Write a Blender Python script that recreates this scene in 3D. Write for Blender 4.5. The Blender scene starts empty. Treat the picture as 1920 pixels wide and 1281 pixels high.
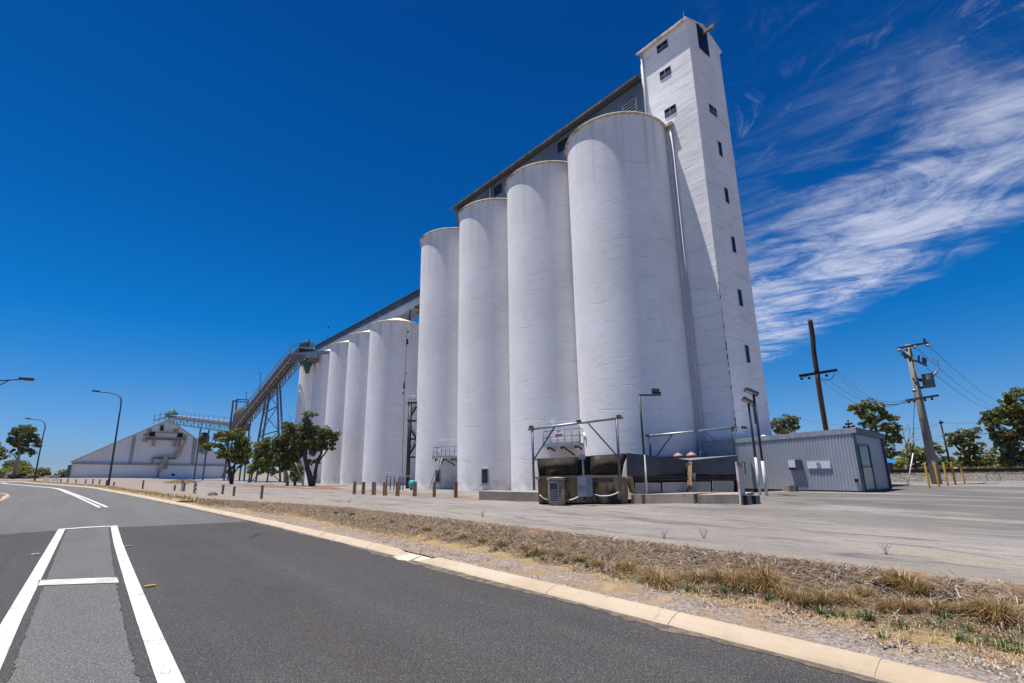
import bpy, math, random
import numpy as np
from mathutils import Vector, Matrix
random.seed(7); rng = np.random.default_rng(7)
R_ = math.radians
S = bpy.context.scene
# ------------------------------------------------------------------ camera
F_PX, PITCH, ROLL, CAM_H = 946.4655, 0.2438194, -0.0162854, 1.4
FW = Vector((0, math.cos(PITCH), math.sin(PITCH)))
_up = Vector((0, -math.sin(PITCH), math.cos(PITCH))); _rt = Vector((1, 0, 0))
RT = _rt*math.cos(ROLL) + _up*math.sin(ROLL); UP = -_rt*math.sin(ROLL) + _up*math.cos(ROLL)
CAM = Vector((0, 0, CAM_H))
cd = bpy.data.cameras.new('camera'); cam = bpy.data.objects.new('camera', cd); S.collection.objects.link(cam)
cd.sensor_fit = 'HORIZONTAL'; cd.sensor_width = 36; cd.lens = F_PX/1920*36; cd.clip_start = .1; cd.clip_end = 6000
M = Matrix((RT, UP, -FW)).transposed().to_4x4(); M.translation = CAM; cam.matrix_world = M
S.camera = cam
# ------------------------------------------------------------------ light
SUN_EL, SUN_AZ = 77.0, -84.0
SUN_STRENGTH, SKY_STRENGTH = 5.0, .05
S.view_settings.view_transform = 'Standard'; S.view_settings.look = 'None'
S.view_settings.exposure = .54; S.view_settings.gamma = 1.0
sd = Vector((math.sin(R_(SUN_AZ))*math.cos(R_(SUN_EL)), math.cos(R_(SUN_AZ))*math.cos(R_(SUN_EL)), math.sin(R_(SUN_EL))))
sl = bpy.data.lights.new('sun', 'SUN'); sl.energy = SUN_STRENGTH; sl.angle = R_(.53); sl.color = (1, .965, .91)
so = bpy.data.objects.new('sun', sl); S.collection.objects.link(so); so.rotation_euler = sd.to_track_quat('Z', 'Y').to_euler()
so.location = (0, 0, 60)
W = bpy.data.worlds.new('World'); S.world = W; W.use_nodes = True

class NT:
    """tiny node helper"""
    def __init__(s, tree): s.t = tree; s.N = tree.nodes; s.L = tree.links
    def new(s, typ, **kw):
        n = s.N.new(typ)
        for k, v in kw.items(): setattr(n, k, v)
        return n
    def put(s, sock, v):
        if hasattr(v, 'is_output') or isinstance(v, bpy.types.NodeSocket): s.L.new(v, sock)
        elif v is not None: sock.default_value = v
    def math(s, op, a, b=None, c=None, clamp=False):
        n = s.new('ShaderNodeMath', operation=op); n.use_clamp = clamp
        s.put(n.inputs[0], a); s.put(n.inputs[1], b)
        if c is not None: s.put(n.inputs[2], c)
        return n.outputs[0]
    def mix(s, f, a, b, blend='MIX'):
        n = s.new('ShaderNodeMix', data_type='RGBA', blend_type=blend)
        s.put(n.inputs[0], f)
        for i, v in ((6, a), (7, b)):
            if isinstance(v, (tuple, list)): v = (*v[:3], 1)
            s.put(n.inputs[i], v)
        return n.outputs[2]
    def ss(s, x, a, b, lo=0., hi=1.):
        n = s.new('ShaderNodeMapRange', interpolation_type='SMOOTHSTEP')
        s.put(n.inputs[0], x)
        for i, v in ((1, a), (2, b), (3, lo), (4, hi)): n.inputs[i].default_value = v
        return n.outputs[0]
    def noise(s, vec, scale, detail=4, rough=.55, stretch=None, dist=0.):
        if stretch is not None:
            m = s.new('ShaderNodeMapping'); s.put(m.inputs[0], vec); m.inputs['Scale'].default_value = stretch; vec = m.outputs[0]
        n = s.new('ShaderNodeTexNoise'); s.put(n.inputs['Vector'], vec)
        n.inputs['Scale'].default_value = scale; n.inputs['Detail'].default_value = detail
        n.inputs['Roughness'].default_value = rough; n.inputs['Distortion'].default_value = dist
        return n.outputs['Fac']
    def vor(s, vec, scale, feature='F1', out='Distance'):
        n = s.new('ShaderNodeTexVoronoi', feature=feature); s.put(n.inputs['Vector'], vec); n.inputs['Scale'].default_value = scale
        return n.outputs[out]

# tint of the air by height above the horizon (a clear, dry inland sky)
SKY_RAMP = ((0.0, (0.672, 1.008, 2.016)), (0.02, (0.576, 0.883, 1.68)), (0.114, (0.528, 1.008, 1.555)), (0.25, (0.096, 1.133, 1.68)), (0.42, (0.096, 1.21, 1.632)), (0.61, (0.115, 1.363, 1.632)), (0.72, (0.134, 1.267, 1.536)), (1.0, (1.248, 1.44, 1.44)))
def build_world():
    t = NT(W.node_tree); t.N.clear()
    out = t.new('ShaderNodeOutputWorld'); bg = t.new('ShaderNodeBackground'); bg.inputs['Strength'].default_value = SKY_STRENGTH
    sky = t.new('ShaderNodeTexSky', sky_type='NISHITA'); sky.sun_disc = False
    sky.sun_elevation = R_(SUN_EL); sky.sun_rotation = R_(SUN_AZ % 360); sky.altitude = 250; sky.air_density = 1.0; sky.dust_density = .25; sky.ozone_density = 3.0
    # deep, clear inland blue
    g = t.new('ShaderNodeGamma'); t.L.new(sky.outputs[0], g.inputs[0]); g.inputs[1].default_value = 1.0
    hs = t.new('ShaderNodeHueSaturation'); t.L.new(sky.outputs[0], hs.inputs['Color'])
    hs.inputs['Saturation'].default_value = 1.28; hs.inputs['Value'].default_value = .92
    tc = t.new('ShaderNodeTexCoord'); sp = t.new('ShaderNodeSeparateXYZ'); t.L.new(tc.outputs['Generated'], sp.inputs[0])
    z = t.math('MAXIMUM', sp.outputs[2], .02)
    # the air is darkest well above the horizon and pales towards it
    zs = t.ss(sp.outputs[2], .02, .75)
    dark = t.mix(zs, (1.0, 1.0, 1.0), (.30, .50, .74))
    skyc = t.mix(1.0, hs.outputs[0], dark, 'MULTIPLY')
    rp = t.new('ShaderNodeValToRGB'); t.L.new(sp.outputs[2], rp.inputs[0]); e = rp.color_ramp.elements
    for i, (pos, c) in enumerate(SKY_RAMP):
        q = e[i] if i < 2 else e.new(pos)
        q.position = pos; q.color = (c[0]/4, c[1]/4, c[2]/4, 1)
    skyc = t.mix(1.0, skyc, rp.outputs[0], 'MULTIPLY'); skyc = t.mix(1.0, skyc, (4., 4., 4.), 'MULTIPLY')
    x = t.math('DIVIDE', sp.outputs[0], z); y = t.math('DIVIDE', sp.outputs[1], z)
    cb = t.new('ShaderNodeCombineXYZ'); t.L.new(x, cb.inputs[0]); t.L.new(y, cb.inputs[1]); p = cb.outputs[0]
    e1 = t.math('SUBTRACT', t.math('MULTIPLY', x, .80), t.math('MULTIPLY', y, .60)); e2 = t.math('ADD', t.math('MULTIPLY', x, .60), t.math('MULTIPLY', y, .80))
    def cvec(a1, a2):
        c = t.new('ShaderNodeCombineXYZ'); t.L.new(t.math('MULTIPLY', e1, a1), c.inputs[0]); t.L.new(t.math('MULTIPLY', e2, a2), c.inputs[1]); return c.outputs[0]
    n1 = t.noise(cvec(1.1, 2.0), 1.5, 9, .60, dist=.7)
    n2 = t.noise(cvec(2.2, 7.0), 2.0, 8, .64, dist=.8)
    n3 = t.noise(p, .8, 4, .5)
    n4 = t.noise(p, 2.1, 9, .66, dist=1.6)
    low = t.math('MULTIPLY_ADD', y, .14, 1.97)
    xe = t.math('ADD', x, t.math('MULTIPLY', t.math('SUBTRACT', n1, .5), .25))
    dl = t.math('SUBTRACT', low, xe)
    mlow = t.ss(t.math('ADD', dl, t.math('MULTIPLY', t.math('SUBTRACT', n4, .5), .5)), -.05, .35)
    up = t.math('SUBTRACT', xe, t.math('MULTIPLY_ADD', y, -.10, 1.10))
    mup = t.ss(t.math('ADD', up, t.math('MULTIPLY', t.math('SUBTRACT', n2, .5), 1.1)), -.3, .55)
    ylo = t.ss(t.math('ADD', y, t.math('MULTIPLY', t.math('SUBTRACT', n1, .5), 1.2)), .55, 1.6)
    body = t.math('MULTIPLY', t.math('MULTIPLY', mlow, mup), ylo)
    tex = t.math('ADD', t.math('ADD', t.math('MULTIPLY', n1, .56), t.math('MULTIPLY', n2, .16)), t.math('MULTIPLY', n4, .64))
    dens = t.math('MULTIPLY', t.math('MULTIPLY', body, t.ss(tex, .52, .86)), t.ss(t.math('SUBTRACT', x, t.math('MULTIPLY', y, -.02)), .75, 1.65, .22, 1.))
    # thin filaments drifting off the upper side
    fil = t.math('MULTIPLY', t.ss(t.noise(p, 3.4, 10, .70, stretch=(1.3, .8, 1), dist=2.2), .50, .80), t.ss(n3, .44, .62))
    reg = t.math('MULTIPLY', t.ss(x, .3, .85), t.ss(dl, 0, .4))
    dens2 = t.math('MULTIPLY', t.math('MULTIPLY', fil, reg), .5)
    d = t.math('MULTIPLY', t.math('MAXIMUM', dens, dens2), .82)
    d = t.math('MULTIPLY', d, t.ss(sp.outputs[2], .12, .2))
    skyb = t.mix(d, skyc, (9.1, 9.6, 11.7))
    t.L.new(skyb, bg.inputs['Color']); t.L.new(bg.outputs[0], out.inputs[0])
build_world()

# ------------------------------------------------------------------ site frame: rows run along u, n points away from the road
TH = -0.69456804
u = Vector((math.sin(TH), math.cos(TH), 0)); n = Vector((u.y, -u.x, 0)); C0 = Vector((7.2556, 29.9578, 0))
def un(U, N, z=0.): p = C0 + u*U + n*N; p.z = z; return p
def to_un(p): q = Vector((p[0], p[1], 0)) - C0; return q.dot(u), q.dot(n)
def ss(x, a, b): t = min(max((x-a)/(b-a), 0), 1); return t*t*(3-2*t)
BASE = -.2
def gz(x, y):
    U, N = to_un((x, y)); z = -.2*ss(N, -13.5, -8.)
    z += .34*ss(-U, 3.6, 8.)*ss(N, -9.5, -4.)
    q = -x/max(y, 1.); z += .62*ss(y, 58, 108)*ss(q, .58, .88)
    return z
def ray(px, py): return FW + RT*((px-960)/F_PX) + UP*((640.5-py)/F_PX)
def G(px, py, z=None):
    d = ray(px, py); zz = 0. if z is None else z
    for _ in range(1 if z is not None else 40):
        t = (zz-CAM_H)/d.z; p = CAM + d*t
        if z is None: zz = .5*zz + .5*gz(p.x, p.y)
    return p
def D(px, py, Y): d = ray(px, py); return CAM + d*(Y/d.y)
def PL(px, py, P0, nv): d = ray(px, py); return CAM + d*((P0-CAM).dot(nv)/d.dot(nv))
def CY(px, py, C, r):
    d = ray(px, py); a = d.x**2+d.y**2; b = -(d.x*C.x+d.y*C.y); c = C.x**2+C.y**2-r*r
    t = (-b-math.sqrt(max(b*b-a*c, 0)))/a; return CAM + d*t
def VZ(p, py):
    lo, hi = -5., 90.
    for _ in range(50):
        m = (lo+hi)/2; q = Vector((p.x, p.y, m))-CAM; y = 640.5-F_PX*q.dot(UP)/q.dot(FW)
        if y > py: lo = m
        else: hi = m
    return lo
def GV(px, py0, py1):
    """ground point and the height of the thing standing there up to image row py1"""
    p = G(px, py0); return p, VZ(p, py1)-p.z

# ------------------------------------------------------------------ materials
MATS = {}
def mat(name, c1, c2=None, scale=3., stretch=(1, 1, 1), rough=.7, bump=0., bscale=None, bstretch=None, detail=5, lo=.35, hi=.7,
        metal=0., island=0., stain_or_lit=None, extra=None, bdist=.02, spec=.5):
    m = bpy.data.materials.new(name); m.use_nodes = True; t = NT(m.node_tree); b = t.N['Principled BSDF']
    tc = t.new('ShaderNodeTexCoord'); v = tc.outputs['Object']
    col = None
    if c2 is None: c2 = tuple(x*.8 for x in c1)
    f = t.ss(t.noise(v, scale, detail, .6, stretch), lo, hi)
    col = t.mix(f, c1, c2)
    if island:
        g = t.new('ShaderNodeNewGeometry'); r = g.outputs['Random Per Island']
        k = t.math('MULTIPLY_ADD', r, 2*island, 1-island)
        h = t.new('ShaderNodeHueSaturation'); t.L.new(col, h.inputs['Color']); t.L.new(k, h.inputs['Value'])
        hh = t.math('MULTIPLY_ADD', t.math('FRACT', t.math('MULTIPLY', r, 17.3)), .05*min(island*2, 1), .5-.025*min(island*2, 1)); t.L.new(hh, h.inputs['Hue'])
        col = h.outputs[0]
    if stain_or_lit:
        sc, scale2, st2, l2, h2 = stain_or_lit
        col = t.mix(t.ss(t.noise(v, scale2, 6, .6, st2), l2, h2), col, sc)
    if extra: col = extra(t, v, col, b)
    t.put(b.inputs['Base Color'], col); b.inputs['Roughness'].default_value = rough; b.inputs['Metallic'].default_value = metal
    b.inputs['Specular IOR Level'].default_value = spec
    if bump:
        bn = t.new('ShaderNodeBump'); bn.inputs['Strength'].default_value = bump; bn.inputs['Distance'].default_value = bdist
        t.L.new(t.noise(v, bscale or scale*4, 5, .6, bstretch or stretch), bn.inputs['Height']); t.L.new(bn.outputs[0], b.inputs['Normal'])
    MATS[name] = m; return m

def corrug(pitch, axis=0, strength=.6, dist=.02):
    def f(t, v, col, b):
        sp = t.new('ShaderNodeSeparateXYZ'); t.L.new(v, sp.inputs[0])
        uu = t.math('ADD', t.math('MULTIPLY', sp.outputs[0], u.x), t.math('MULTIPLY', sp.outputs[1], u.y)) if axis == 0 else \
             t.math('ADD', t.math('MULTIPLY', sp.outputs[0], n.x), t.math('MULTIPLY', sp.outputs[1], n.y)) if axis == 1 else \
             t.math('ADD', sp.outputs[0], sp.outputs[1])
        w = t.math('SINE', t.math('MULTIPLY', uu, 2*math.pi/pitch))
        bn = t.new('ShaderNodeBump'); bn.inputs['Strength'].default_value = strength; bn.inputs['Distance'].default_value = dist
        t.L.new(w, bn.inputs['Height']); t.L.new(bn.outputs[0], b.inputs['Normal'])
        return col
    return f

def silo_extra(t, v, col, b):
    # weathered lime paint: trowel ridges, hairline cracks, runs below the rim
    w1 = t.noise(v, 1.0, 7, .62, (.35, .35, 2.6), .6)
    w2 = t.noise(v, 1.0, 5, .6, (1.2, 1.2, 11.), .4)
    col = t.mix(t.ss(w1, .52, .76, 0, .20), col, (.52, .51, .51))
    gc = t.new('ShaderNodeTexCoord'); gs = t.new('ShaderNodeSeparateXYZ'); t.L.new(gc.outputs['Generated'], gs.inputs[0])
    run = t.math('MULTIPLY', t.ss(gs.outputs[2], .70, 1.0), t.ss(t.noise(v, 1.0, 7, .65, (2.2, 2.2, .05)), .48, .66)); col = t.mix(t.math('MULTIPLY', run, .40), col, (.36, .31, .25))
    col = t.mix(t.ss(t.noise(v, .16, 3, .5), .42, .62, 0, .22), col, (.62, .60, .575))
    col = t.mix(t.ss(t.noise(v, 1.0, 6, .62, (1.6, 1.6, .07)), .56, .80, 0, .30), col, (.52, .50, .47))
    spk = t.math('MULTIPLY', t.ss(t.noise(v, 6., 4, .7, (1, 1, 1.8)), .66, .74), t.ss(t.noise(v, .5, 3, .5), .45, .62))
    col = t.mix(t.math('MULTIPLY', spk, .6), col, (.33, .32, .31))
    sp = t.new('ShaderNodeSeparateXYZ'); t.L.new(v, sp.inputs[0])
    lift = t.math('FRACT', t.math('MULTIPLY_ADD', t.noise(v, .45, 4), .6, t.math('DIVIDE', sp.outputs[2], 1.22)))
    ln = t.math('MULTIPLY', t.ss(t.math('ABSOLUTE', t.math('SUBTRACT', lift, .5)), .468, .5), t.ss(t.noise(v, .8, 5, .65), .46, .64))
    col = t.mix(t.math('MULTIPLY', ln, .5), col, (.36, .35, .34))
    w3 = t.noise(v, 1.0, 8, .7, (2.4, 2.4, 5.))
    col = t.mix(t.ss(w3, .52, .72, 0, .34), col, (.46, .44, .43))
    col = t.mix(t.math('MULTIPLY', t.ss(sp.outputs[2], 1.6, .1), t.ss(t.noise(v, 1.5, 5, .6), .4, .62, 0, .5)), col, (.46, .40, .32))
    h = t.math('ADD', t.math('MULTIPLY', w1, .30), t.math('MULTIPLY', w2, .26)); h = t.math('SUBTRACT', t.math('ADD', h, t.math('MULTIPLY', w3, .40)), t.math('MULTIPLY', ln, .5))
    h = t.math('ADD', h, t.math('MULTIPLY', t.noise(v, 9., 4, .6), .16))
    bn = t.new('ShaderNodeBump'); bn.inputs['Strength'].default_value = .24; bn.inputs['Distance'].default_value = .05
    t.L.new(h, bn.inputs['Height']); t.L.new(bn.outputs[0], b.inputs['Normal'])
    return col
mat('white_paint', (.87, .845, .835), (.80, .775, .765), .5, rough=.85, extra=silo_extra, spec=.2)
def tower_extra(t, v, col, b):
    w1 = t.noise(v, 1.0, 7, .6, (.12, .12, 1.5), .3)
    w2 = t.noise(v, 1.0, 6, .6, (.8, .8, 5.), .4)
    sp = t.new('ShaderNodeSeparateXYZ'); t.L.new(v, sp.inputs[0])
    pour = t.math('FRACT', t.math('MULTIPLY_ADD', t.noise(v, .7, 3), .10, t.math('DIVIDE', sp.outputs[2], 1.35)))
    line = t.math('MULTIPLY', t.ss(t.math('ABSOLUTE', t.math('SUBTRACT', pour, .5)), .47, .5), t.ss(t.noise(v, .6, 4, .6), .42, .6))
    col = t.mix(t.math('MULTIPLY', line, .55), col, (.28, .27, .27))
    col = t.mix(t.ss(w2, .50, .72, 0, .35), col, (.45, .44, .44))
    spk = t.math('MULTIPLY', t.ss(t.noise(v, 3.2, 5, .75, (1, 1, 2.2)), .60, .68), t.ss(t.noise(v, .35, 3, .5), .44, .6))
    col = t.mix(t.math('MULTIPLY', spk, .75), col, (.25, .24, .235))
    h = t.math('ADD', t.math('MULTIPLY', w1, .8), t.math('MULTIPLY', w2, .35)); h = t.math('SUBTRACT', h, t.math('MULTIPLY', line, .3))
    bn = t.new('ShaderNodeBump'); bn.inputs['Strength'].default_value = .45; bn.inputs['Distance'].default_value = .08
    t.L.new(h, bn.inputs['Height']); t.L.new(bn.outputs[0], b.inputs['Normal']); return col
mat('tower_paint', (.86, .835, .825), (.77, .745, .735), .5, rough=.85, extra=tower_extra, spec=.2)
mat('rim_paint', (.66, .61, .52), (.36, .27, .17), 2.5, (1, 1, 2), rough=.8, lo=.4, hi=.62)
mat('rust_edge', (.17, .105, .05), (.05, .04, .032), 1.5, rough=.85, lo=.35, hi=.6)
mat('pipe_paint', (.62, .60, .60), (.48, .47, .47), 1., (1, 1, .5), rough=.8, spec=.2)
mat('roof_white', (.74, .74, .76), (.62, .62, .64), .8, rough=.5)
mat('gallery_cladding', (.13, .16, .215), (.085, .11, .155), .6, (1, 1, .3), rough=.5, metal=.15, extra=corrug(.28, 0, .7, .03))
mat('gallery_low', (.27, .30, .35), (.20, .23, .28), .6, (1, 1, .3), rough=.5, metal=.1, extra=corrug(.25, 0, .5, .03))
mat('gallery_dark', (.055, .07, .095), (.035, .045, .065), .8, rough=.5)
mat('timber_soffit', (.16, .11, .07), (.08, .055, .04), 2., rough=.8)
mat('dark_glass', (.010, .013, .018), (.018, .022, .027), 3., rough=.15, spec=.25)
mat('dim_glass', (.05, .06, .075), (.09, .10, .11), 2., rough=.3)
mat('frame_grey', (.36, .37, .38), (.25, .26, .27), 4., rough=.6)
mat('black_steel', (.022, .025, .032), (.04, .042, .048), 4., rough=.55)
mat('blue_grey_steel', (.13, .16, .20), (.085, .10, .13), 5., rough=.5, metal=.2)
mat('galv_steel', (.34, .37, .40), (.24, .26, .29), 6., rough=.42, metal=.5)
mat('truss_steel', (.20, .19, .18), (.12, .105, .09), 3., rough=.6)
mat('blue_truss', (.16, .30, .40), (.12, .22, .30), 3., rough=.6)
mat('rusty_steel', (.33, .20, .13), (.17, .10, .07), 3., rough=.85)
mat('yellow_rail', (.42, .27, .05), (.30, .17, .04), 3., rough=.6)
mat('green_chute', (.02, .10, .09), (.015, .06, .055), 3., rough=.6)
mat('shed_grey', (.82, .79, .78), (.74, .71, .70), .25, (1, 1, .15), rough=.6, extra=corrug(.9, 2, .45, .06))
mat('shed_roof', (.50, .50, .52), (.42, .42, .44), .3, rough=.5)
mat('shed_wall', (.84, .83, .83), (.78, .77, .77), .2, (1, 1, .3), rough=.8)
mat('shed_band', (.40, .39, .39), (.33, .325, .325), .4, rough=.6)
mat('shed_trim', (.40, .36, .32), (.30, .27, .24), .6, rough=.7)
mat('hut_cladding', (.30, .325, .37), (.255, .275, .315), .5, (1, 1, .4), rough=.42, metal=.35)
mat('hut_sheet', (.38, .395, .43), (.31, .325, .36), .5, (1, 1, .4), rough=.5, metal=.2)
mat('hut_trim', (.05, .06, .08), (.035, .042, .06), 2., rough=.45)
mat('hut_door', (.42, .43, .42), (.36, .37, .36), 1., rough=.3)
mat('sign_white', (.74, .74, .78), (.68, .68, .72), 2., rough=.5)
mat('emblem_grey', (.30, .31, .40), (.24, .25, .33), 4., rough=.6)
mat('sign_red', (.40, .03, .03), (.30, .03, .03), 4., rough=.5)
mat('hopper_plate', (.060, .066, .080), (.036, .040, .052), 1.2, (1, 1, .5), rough=.5, stain_or_lit=((.14, .135, .13), 2.5, (1, 1, 1), .6, .72))
mat('hopper_curtain', (.030, .024, .019), (.06, .046, .034), 1.2, (1.5, 1.5, .4), rough=.9, bump=.5, bscale=4., stain_or_lit=((.20, .15, .10), 1.1, (1, 1, 2.), .60, .70), spec=.2)  # tan patches paint sunlit folds into the near-black curtain colour
mat('old_concrete', (.42, .285, .165), (.23, .14, .075), 1.3, (1, 1, .7), rough=.9, bump=.3, bscale=12, stain_or_lit=((.05, .038, .03), 1.4, (1, 1, .35), .46, .60))
mat('plinth_concrete', (.33, .29, .24), (.22, .185, .15), 1.5, rough=.9, bump=.3, bscale=14, stain_or_lit=((.12, .10, .085), 2., (1, 1, .4), .55, .72))
mat('pale_panel', (.40, .37, .36), (.31, .28, .26), 1.2, (1, 1, .4), rough=.8, stain_or_lit=((.2, .15, .11), 2.2, (1, 1, .3), .6, .75))
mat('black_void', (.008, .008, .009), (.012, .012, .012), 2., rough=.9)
mat('pink_cap', (.40, .20, .155), (.30, .135, .10), 3., rough=.6)
mat('tank_blue', (.10, .16, .26), (.07, .11, .19), 3., rough=.5)
mat('aqua_tank', (.03, .42, .45), (.03, .33, .36), 3., rough=.5)
mat('white_gloss', (.74, .74, .75), (.62, .62, .63), 3., rough=.5)
mat('red_flake', (.52, .48, .48), (.34, .11, .10), 3.5, (1, 1, .4), rough=.8, lo=.47, hi=.55)
mat('bollard_wood', (.42, .26, .15), (.20, .12, .07), 2.2, (5, 5, .4), rough=.9, bump=.5, bscale=5, bstretch=(8, 8, .5))
mat('bollard_yellow', (.50, .29, .022), (.42, .22, .02), 3., rough=.5)
mat('pole_wood', (.17, .145, .125), (.095, .08, .07), 1.5, (6, 6, .25), rough=.95, bump=.5, bscale=4, bstretch=(8, 8, .3))
mat('pole_charred', (.045, .033, .028), (.02, .016, .015), 1.5, (5, 5, .3), rough=.9, bump=.5, bscale=4, bstretch=(8, 8, .3))
mat('pole_orange', (.05, .028, .018), (.34, .14, .04), .9, (5, 5, .12), rough=.9, lo=.50, hi=.62)
mat('pole_grey', (.25, .23, .205), (.165, .15, .135), 1.2, (6, 6, .2), rough=.95, bump=.4, bscale=4, bstretch=(8, 8, .3))
mat('insulator', (.40, .41, .43), (.30, .31, .32), 8., rough=.2)
mat('wire', (.03, .035, .045), None, 3., rough=.6)
mat('transformer_green', (.10, .14, .12), (.07, .10, .085), 2., rough=.5)
mat('lamp_post', (.052, .043, .04), (.075, .06, .055), 2., rough=.6)
mat('lamp_lens', (.38, .35, .31), (.30, .28, .25), 3., rough=.3)
mat('post_weathered', (.24, .22, .21), (.15, .135, .125), 4., (3, 3, .5), rough=.9)
mat('white_post', (.68, .67, .66), (.50, .48, .46), 5., rough=.7)
mat('bark', (.085, .06, .045), (.035, .026, .022), 2.5, (4, 4, .6), rough=.95, bump=.5, bscale=8)
mat('bark_pale', (.34, .30, .26), (.19, .155, .13), 2., (3, 3, .6), rough=.9)
mat('tin_roof', (.55, .56, .58), (.46, .47, .49), 1., rough=.4)
mat('house_wall', (.40, .36, .32), (.32, .29, .26), 1., rough=.8)
mat('blue_tarp', (.03, .22, .48), (.02, .15, .36), 2., rough=.5)
mat('navy_paint', (.02, .04, .12), (.015, .03, .08), 2., rough=.4)
mat('car_white', (.72, .73, .75), (.66, .67, .69), 2., rough=.25)
mat('tyre', (.02, .02, .02), None, 4., rough=.9)
mat('rail_steel', (.016, .015, .016), (.03, .024, .02), 2., rough=.6)
mat('sleeper', (.12, .10, .085), (.07, .06, .05), 2., rough=.95)
mat('render_wall', (.60, .56, .53), (.50, .47, .44), 1., rough=.85)
mat('rock', (.14, .13, .105), (.08, .075, .06), 6., rough=.95, bump=.6, bscale=12)
def leafmat(name, c1, c2, isl=.55):
    m = bpy.data.materials.new(name); m.use_nodes = True; t = NT(m.node_tree); t.N.clear()
    o = t.new('ShaderNodeOutputMaterial'); g = t.new('ShaderNodeNewGeometry'); r = g.outputs['Random Per Island']
    r2 = t.math('FRACT', t.math('MULTIPLY', r, 13.7))
    col = t.mix(r, c1, c2)
    h = t.new('ShaderNodeHueSaturation'); t.L.new(col, h.inputs['Color']); t.L.new(t.math('MULTIPLY_ADD', r2, 2*isl, 1-isl), h.inputs['Value'])
    d = t.new('ShaderNodeBsdfDiffuse'); tr = t.new('ShaderNodeBsdfTranslucent'); gl = t.new('ShaderNodeBsdfGlossy'); gl.inputs['Roughness'].default_value = .45
    for s in (d, tr): t.L.new(h.outputs[0], s.inputs['Color'])
    mx = t.new('ShaderNodeMixShader'); mx.inputs[0].default_value = .25; t.L.new(d.outputs[0], mx.inputs[1]); t.L.new(tr.outputs[0], mx.inputs[2])
    m2 = t.new('ShaderNodeMixShader'); m2.inputs[0].default_value = .05; t.L.new(mx.outputs[0], m2.inputs[1]); t.L.new(gl.outputs[0], m2.inputs[2])
    t.L.new(m2.outputs[0], o.inputs[0]); MATS[name] = m
leafmat('leaf_dark', (.095, .115, .034), (.20, .205, .065))
leafmat('leaf_mid', (.125, .15, .036), (.25, .25, .07))
leafmat('leaf_bright', (.15, .20, .036), (.29, .30, .07))
leafmat('leaf_yellow', (.20, .22, .03), (.26, .26, .05), .35)
leafmat('leaf_brown', (.10, .085, .030), (.17, .13, .045))
leafmat('shrub_purple', (.055, .045, .040), (.09, .07, .055))
leafmat('straw', (.22, .14, .055), (.36, .245, .11), .5)
leafmat('straw_pale', (.30, .21, .095), (.44, .33, .17), .45)
leafmat('weed_green', (.06, .105, .025), (.11, .16, .045), .45)
leafmat('twig', (.22, .17, .13), (.34, .29, .24), .5)
leafmat('chip', (.09, .062, .042), (.33, .245, .165), .65)
leafmat('stone', (.16, .125, .105), (.37, .325, .295), .5)
leafmat('dark_clod', (.05, .04, .034), (.12, .09, .07), .4)
leafmat('red_stone', (.22, .10, .055), (.33, .17, .095), .4)

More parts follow.
